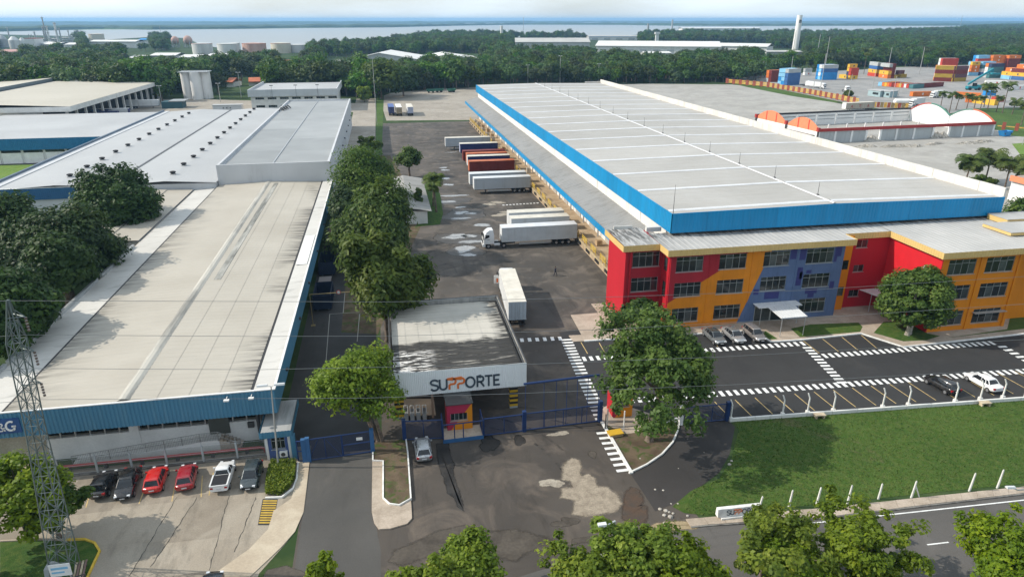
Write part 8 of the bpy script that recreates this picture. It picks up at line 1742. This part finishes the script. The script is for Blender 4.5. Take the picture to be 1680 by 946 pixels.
while Yv < hi[1]:
    st_ = cell * (1.0 if Yv < 800 else 1.25 if Yv < 1500 else 1.8); X_ = lo[0] + fg.random() * st_
    while X_ < hi[0]:
        x_, y_ = X_ + (fg.random() - .5) * st_ * .8, Yv + (fg.random() - .5) * st_ * .8; X_ += st_
        u, v, d = proj(x_, y_)
        if not (-330 < u < 2010) or not in_poly(x_, y_, FP): continue
        hp_ = 12 * F_PX / d
        if any(a - 5 * F_PX / d < u < b + 5 * F_PX / d and c - 16 < v < c + hp_ * .72 + 1 for a, b, c in FAR): continue
        if any((x_ - a) ** 2 + (y_ - b) ** 2 < r * r for a, b, r in hollow): continue
        spots.append((v, x_, y_, st_ / cell))
    Yv += st_
spots.sort(reverse=True)
vis = [s for s in spots if -20 < proj(s[1], s[2])[0] < 1700]; NEAR = vis[:290]; nearset = set((s[1], s[2]) for s in NEAR); rest = [s for s in spots if (s[1], s[2]) not in nearset]
tones = ['dark', 'mid-green', 'yellowish', 'dense', 'loose', 'broad', 'bluish']
protos = []
for i, (v, x_, y_, sc) in enumerate(NEAR):
    o = bpy.data.objects.new('forest_tree', FM[i % 7]); C.objects.link(o); k = fg.uniform(1.1, 1.6); o.location = (x_, y_, 0); o.rotation_euler = (0, 0, fg.uniform(0, 6.28)); o.scale = (k, k, k * fg.uniform(.85, 1.15))
    u = proj(x_, y_)[0]; LM = ((120, 'behind the left end of the big cream hall'), (255, 'behind the right end of the big cream hall'), (350, 'behind the white silos'), (405, 'between silos and white office'), (480, 'behind the left half of the white office'), (575, 'behind the ochre truss'), (640, 'left of the far yard'), (710, 'behind the three lone trailers'), (780, 'behind the green carts'), (900, 'behind the left part of the warehouse roof'), (1000, 'behind the warehouse parapet corner'), (1120, 'behind the left half of the paved lot'), (1240, 'behind the right half of the paved lot'), (1400, 'behind the blue container stacks'), (9999, 'behind the tall container blocks'))
    where = next(w for a, w in LM if u < a)
    props(o, f'round tree at the forest edge, {where}', 'tree', f'forest edge trees {where}')
    if i < 7: fk.objects.link(o); protos.append(o)
# the deeper forest, one mass: points carrying the same kinds of tree
pm = bpy.data.meshes.new('forest'); pm.from_pydata([(s[1], s[2], 0) for s in rest], [], []); n = len(rest)
for nm, tp, val in (('kind_id', 'INT', fg.integers(0, 7, n)), ('size', 'FLOAT', (fg.uniform(.7, 1.35, n) * np.array([s[3] for s in rest]) ** .4).astype(np.float32)), ('turn', 'FLOAT', fg.uniform(0, 6.28, n).astype(np.float32))): a = pm.attributes.new(nm, tp, 'POINT'); a.data.foreach_set('value', val)
fo = bpy.data.objects.new('forest', pm); C.objects.link(fo); fo['kind'] = 'stuff'
ng = bpy.data.node_groups.new('forest_points', 'GeometryNodeTree'); ng.interface.new_socket('Geometry', in_out='INPUT', socket_type='NodeSocketGeometry'); ng.interface.new_socket('Geometry', in_out='OUTPUT', socket_type='NodeSocketGeometry')
N_ = ng.nodes.new; gi, go = N_('NodeGroupInput'), N_('NodeGroupOutput'); iop = N_('GeometryNodeInstanceOnPoints'); ci = N_('GeometryNodeCollectionInfo'); ci.inputs['Collection'].default_value = fk; ci.inputs['Separate Children'].default_value = True; ci.inputs['Reset Children'].default_value = True
def named(nm, tp): q = N_('GeometryNodeInputNamedAttribute'); q.data_type = tp; q.inputs['Name'].default_value = nm; return q.outputs['Attribute']
cx_ = N_('ShaderNodeCombineXYZ'); l_ = ng.links.new; l_(gi.outputs[0], iop.inputs['Points']); l_(ci.outputs[0], iop.inputs['Instance']); iop.inputs['Pick Instance'].default_value = True; l_(named('kind_id', 'INT'), iop.inputs['Instance Index']); l_(named('turn', 'FLOAT'), cx_.inputs['Z']); l_(cx_.outputs[0], iop.inputs['Rotation']); l_(named('size', 'FLOAT'), iop.inputs['Scale']); l_(iop.outputs[0], go.inputs[0])
fo.modifiers.new('forest', 'NODES').node_group = ng
# a few forest giants seen as single trees
for i, (x, y, w_, yt, mt, lab) in enumerate(((626, 162, 40, 94, F_mid, 'tallest broad forest tree at the yard corner, behind the lamp poles'), (662, 158, 26, 108, F_dark, 'dark tree at the forest edge right of the tallest one'), (1437, 122, 13, 94, F_dark, 'dark dome-shaped tree behind the grey-topped container block'))):
    dd = depth_at(x, y); hero('forest_giant', lab, at(x, y), (w_ * dd / F_PX, w_ * dd / F_PX, hgt(x, y, yt) * .45), hgt(x, y, yt), mt, 400 + i, nc=110, nl=60, leaf=1.0, tr=.5, low=-.7)
# ================================================================== PYLON, WIRES, LAMPS
pb0 = V2(at(109, 941)); ptx, pty = at(13, 492, 24.0); py = thing('lattice_pylon', 'grey lattice steel power pylon at the lower left carrying wires across the picture', 'pylon', (*pb0, 0)); M_pyl = flat('pylon_steel', (.15, .18, .175), .5, .4, .5)
def pc(z): f = z / 24; return pb0.x + (ptx - pb0.x) * f, pb0.y + (pty - pb0.y) * f
def phw(z): return .78 - .34 * min(1, z / 14) if z < 21 else .44 * max(.12, (24.2 - z) / 3.2)
lv = [0, 1.9, 3.7, 5.4, 7.0, 8.6, 10.1, 11.6, 13.0, 14.4, 15.8, 17.2, 18.6, 19.9, 21.0, 22.4, 24.0]; cor = lambda z, i: (pc(z)[0] + phw(z) * (-1, 1, 1, -1)[i], pc(z)[1] + phw(z) * (-1, -1, 1, 1)[i], z)
for i in range(4): MB().tube([cor(z, i) for z in lv], .05, 4).build('leg', M_pyl, py, smooth=False)
for a, b in zip(lv, lv[1:]):
    m = MB()
    for i in range(4): j = (i + 1) % 4; m.tube([cor(a, i), cor(b, j)], .026, 4).tube([cor(a, j), cor(b, i)], .026, 4).tube([cor(b, i), cor(b, j)], .026, 4)
    m.build('brace', M_pyl, py, kind='stuff', smooth=False)
WIRES = [[(13, 493), (640, 495), (960, 488.5), (1320, 476), (1690, 453)], [(40, 549), (420, 551.5), (640, 551), (1000, 540), (1320, 522), (1690, 498)], [(55, 604), (420, 606), (868, 597), (1185, 585), (1690, 556)], [(66, 655), (600, 652.5), (850, 645), (1195, 631), (1690, 604)]]
for k, (w_, z) in enumerate(zip(WIRES, (23.9, 20.6, 17.2, 14.2))):
    PY = pc(z)[1]; x_, _ = onY(w_[0][0], w_[0][1], PY); z_ = onY(*w_[0], PY)[1]; cx0 = pc(z_)[0]
    if k: 
        m = MB(); [m.tube([(cx0, PY + s * .4, z_ + 1.4), (x_ + .35, PY, z_ + 1.3)], .04, 4) for s in (-1, 1)]; m.tube([(cx0, PY, z_ + 2.2), (x_ + .35, PY, z_ + 1.3)], .03, 4); m.build('cross_arm', M_pyl, py, smooth=False)
        ins = MB(); [ins.tube([(x_ + .35, PY, z_ + 1.25 - .22 * q), (x_ + .35, PY, z_ + 1.13 - .22 * q)], .09, 8) for q in range(5)]; ins.build('insulator', flat('insulator_brown', (.14, .10, .08), .3), py, smooth=False)
    P3 = [(onY(u, v, PY)[0], PY, onY(u, v, PY)[1]) for u, v in w_]; sp = []
    for a, b in zip(P3, P3[1:]):
        for q in range(6): sp.append(tuple(a[i] + (b[i] - a[i]) * q / 6 for i in range(3)))
    sp.append(P3[-1]); MB().tube([(-60, PY, P3[0][2] + .3)] + sp, .016, 5).build('power_line', flat('wire_grey', (.20, .21, .21), .5, .4), label=f'thin power line across the picture, {("topmost", "second from the top", "third from the top", "lowest")[k]} of the four', cat='power line', group='power lines on the pylon')
X, Y = at(106, 958); b = thing('site_board', 'small white board with pale blue lines at the foot of the pylon', 'sign', (X, Y, 0)); MB().box(-.75, .75, -.05, .05, .9, 2.0).build('board', M_cap, b, local=True, smooth=False); MB().box(-.6, .6, -.07, -.051, 1.55, 1.75).box(-.6, .3, -.07, -.051, 1.2, 1.35).build('print', CM['lblue'], b, local=True, smooth=False); [MB().box(x - .05, x + .05, -.03, .03, 0, .9).build('leg', M_metal, b, local=True, smooth=False) for x in (-.6, .6)]
X, Y = at(90, 946); MB().loft([[(X - .45 * k, Y - .3 * k, z), (X + .45 * k, Y - .3 * k, z), (X + .45 * k, Y + .3 * k, z), (X - .45 * k, Y + .3 * k, z)] for k, z in ((1.2, 0), (1.0, 1.1), (.4, 1.5))]).build('marker_stone', M_post, label='squat grey concrete marker at the pylon foot', cat='marker', smooth=False)
X, Y = at(133, 940); bn = thing('wave_bench', 'small wavy slatted bench on the grass beside the pylon', 'bench', (X, Y, 0), .3)
for k in range(4): MB().loft([[(.1 * math.sin(2 * u) + .22 * k - .4, u, .40 + .12 * math.sin(3 * u)), (.1 * math.sin(2 * u) + .22 * k - .25, u, .40 + .12 * math.sin(3 * u)), (.1 * math.sin(2 * u) + .22 * k - .25, u, .45 + .12 * math.sin(3 * u)), (.1 * math.sin(2 * u) + .22 * k - .4, u, .45 + .12 * math.sin(3 * u))] for u in [-.9 + .2 * q for q in range(10)]]).build('slat', M_plank if k % 2 else M_st, bn, local=True, smooth=False)
for y in (-.7, .7): MB().box(-.4, .4, y - .06, y + .06, 0, .4).build('leg', M_steel, bn, local=True, smooth=False)
M_lpole = flat('lamp_pole', (.42, .42, .40), .5, .4); M_lhead = flat('lamp_head', (.62, .63, .62), .4)
X, Y = at(457, 766); lp = thing('street_lamp', 'slim double-headed lamp post rising from the hedge bed', 'street lamp', (X, Y, 0)); hl = hgt(457, 766, 634); tx = at(445, 632, hl)[0]
MB().tube([(X, Y, 0), (X + (tx - X) * .5, Y, hl * .5), (tx, Y, hl)], [.1, .08, .05], 8).build('pole', M_lpole, lp); B(X - .5, X + .5, Y - .4, Y + .4, 0, .25).build('footing', M_side, lp, smooth=False)
for s in (-1, 1): MB().tube([(tx, Y, hl), (tx + s * .35, Y, hl + .1)], .03, 5).loft([[(tx + s * (.3 + .95 * u), Y + w * .15, hl + .08 + q) for w, q in ((-1, 0), (1, 0), (.6, .16), (-.6, .16))] for u in (0, .3, 1)]).build('lamp_head', M_lhead, lp)
X, Y = at(1681, 930); lp = thing('street_lamp', 'curved-arm white street lamp at the lower right corner', 'street lamp', (X, Y, 0)); x2, y2 = at(1653, 797, 9); MB().tube([(X, Y, 0), (X, Y, 6.6), (X - .2, Y + .3, 7.6), (x2 + .8, y2 - .2, 8.7), (x2, y2, 9)], [.11, .08, .06, .05, .04], 7).build('pole', M_lpole, lp); MB().loft([[(x2 + .55 - .75 * u, y2 - .1 + s * .14, 8.85 + .1 * u + q) for s, q in ((-1, 0), (1, 0), (.6, .14), (-.6, .14))] for u in (0, 1)]).build('lamp_head', M_lhead, lp)
X, Y = at(1001, 965); lp = thing('street_lamp', 'white street lamp head rising between the lime trees at the bottom', 'street lamp', (X, Y, 0)); x2, y2 = at(989, 860, 8.2); MB().tube([(X, Y, 0), (X, Y, 6.5), (x2 + .1, y2, 8.0), (x2, y2, 8.2)], [.11, .08, .06, .05], 7).build('pole', M_lhead, lp); MB().box(x2 - .35, x2 + .25, y2 - .15, y2 + .15, 8.15, 8.3).build('lamp_head', M_lhead, lp, smooth=False); B(x2 - .1, x2 + .3, y2 - .25, y2 + .05, 5.2, 5.6).build('control_box', M_lhead, lp, smooth=False)
# poles farther away
def pole(lab, x, yb, yt, xt=None, head=True, r=.11, mat=None, group='lamp posts at the forest edge'):
    X, Y = at(x, yb); h = hgt(x, yb, yt); d = proj(X, Y)[2]; o = thing('lamp_post', lab, 'lamp post', (X, Y, 0), 0, group); MB().tube([(0, 0, 0), (0, 0, h)], [max(r, d * .0005), max(r * .6, d * .0003)], 6).build('pole', mat or M_lpole, o, local=True)
    if head: MB().tube([(-.9, 0, h), (.9, 0, h)], .06, 4).box(-1.2, -.6, -.25, .25, h - .1, h + .2).box(.6, 1.2, -.25, .25, h - .1, h + .2).build('lamp_head', M_lhead, o, local=True)
    return o
for x, yb, yt, lab in ((639.5, 152, 116, 'lamp post at the yard corner, just right of the tall pole'), (618.5, 205, 99, 'very tall dark pole between lane and far yard'), (616.5, 160, 124, 'lamp post behind the tall pole at the yard corner'), (866, 137, 107, 'lamp post above the far roof edge, left of the middle'), (918.5, 137, 92, 'tall lamp post above the far roof edge, middle of three'), (981.5, 136, 105, 'lamp post at the far corner of the big roof parapet'), (1209, 133, 112, 'grey post at the start of the coloured fence'), (1250, 128, 100, 'wooden pole right of the grey post by the forest'), (1297, 122, 92, 'pale post before the open shed roof'), (1346, 148, 88, 'lamp mast with white head left of the tall pole by the blue stack'), (1352, 120, 60, 'tall pale pole behind the bright blue stack'), (1392, 160, 122, 'dark pole at the right end of the coloured fence'), (1334, 149, 112, 'thin dark pole before the bright blue stack'), (1431, 148, 115, 'pole before the low container row'), (1464, 162, 125, 'dark pole beside the site cabins'), (1473, 160, 135, 'shorter dark pole beside the site cabins'), (1508, 122, 77, 'tall white leaning pole at the forest edge of the terminal'), (1456, 118, 78, 'thin pale pole rising from the forest edge behind the grey container'), (396, 160, 119, 'floodlight post left of the ochre truss'), (501, 150, 116, 'floodlight post right of the ochre truss'), (266, 172, 141, 'lamp post left of the silos'), (362, 168, 137, 'double lamp post right of the silos'), (247, 170, 143, 'thin post beside the big left hall'), (1677, 238, 160, 'tall dark pole on the lawn at the right border'), (1053, 112, 90, 'white post in the forest before the white factory'), (1300, 94, 50, 'slim lattice mast left of the white chimney'), (1340, 96, 56, 'slim lattice mast right of the white chimney')):
    pole(lab, x, yb, yt, head=('lamp' in lab or 'flood' in lab) and 'mast' not in lab)
# small stones and litter at the field corner
M_stn = two('pale_stone', (.34, .31, .27), (.44, .41, .36), 3.); sg_ = random.Random(9)
for k, (x, y, r_) in enumerate(((1083, 835, .28), (1092, 838, .35), (1090, 845, .3), (1100, 848, .38), (1098, 840, .2), (1104, 842, .22), (1090, 858, .25), (1128, 846, .22), (1197, 762, .3), (1200, 756, .24), (1075, 803, .2), (1088, 804, .18), (1112, 826, .16), (1101, 826, .14), (1050, 752, .16), (1113, 768, .1), (1155, 742, .1), (1128, 720, .1))):
    X, Y = at(x, y); MB().loft([[(X + .6 * r_ * q * math.cos(a) * sg_.uniform(.8, 1.2), Y + .6 * r_ * q * math.sin(a) * sg_.uniform(.8, 1.2), z * .6) for a in [2 * math.pi * i / 7 for i in range(7)]] for q, z in ((1, 0), (.95, r_ * .5), (.5, r_ * .8))]).build('stone', M_stn, label='pale broken stone lying at the bare corner of the field' if k < 8 else 'small pale stone lying on the dark asphalt patch', cat='stone', group='pale stones at the field corner' if k < 8 else 'stones on the asphalt patch')
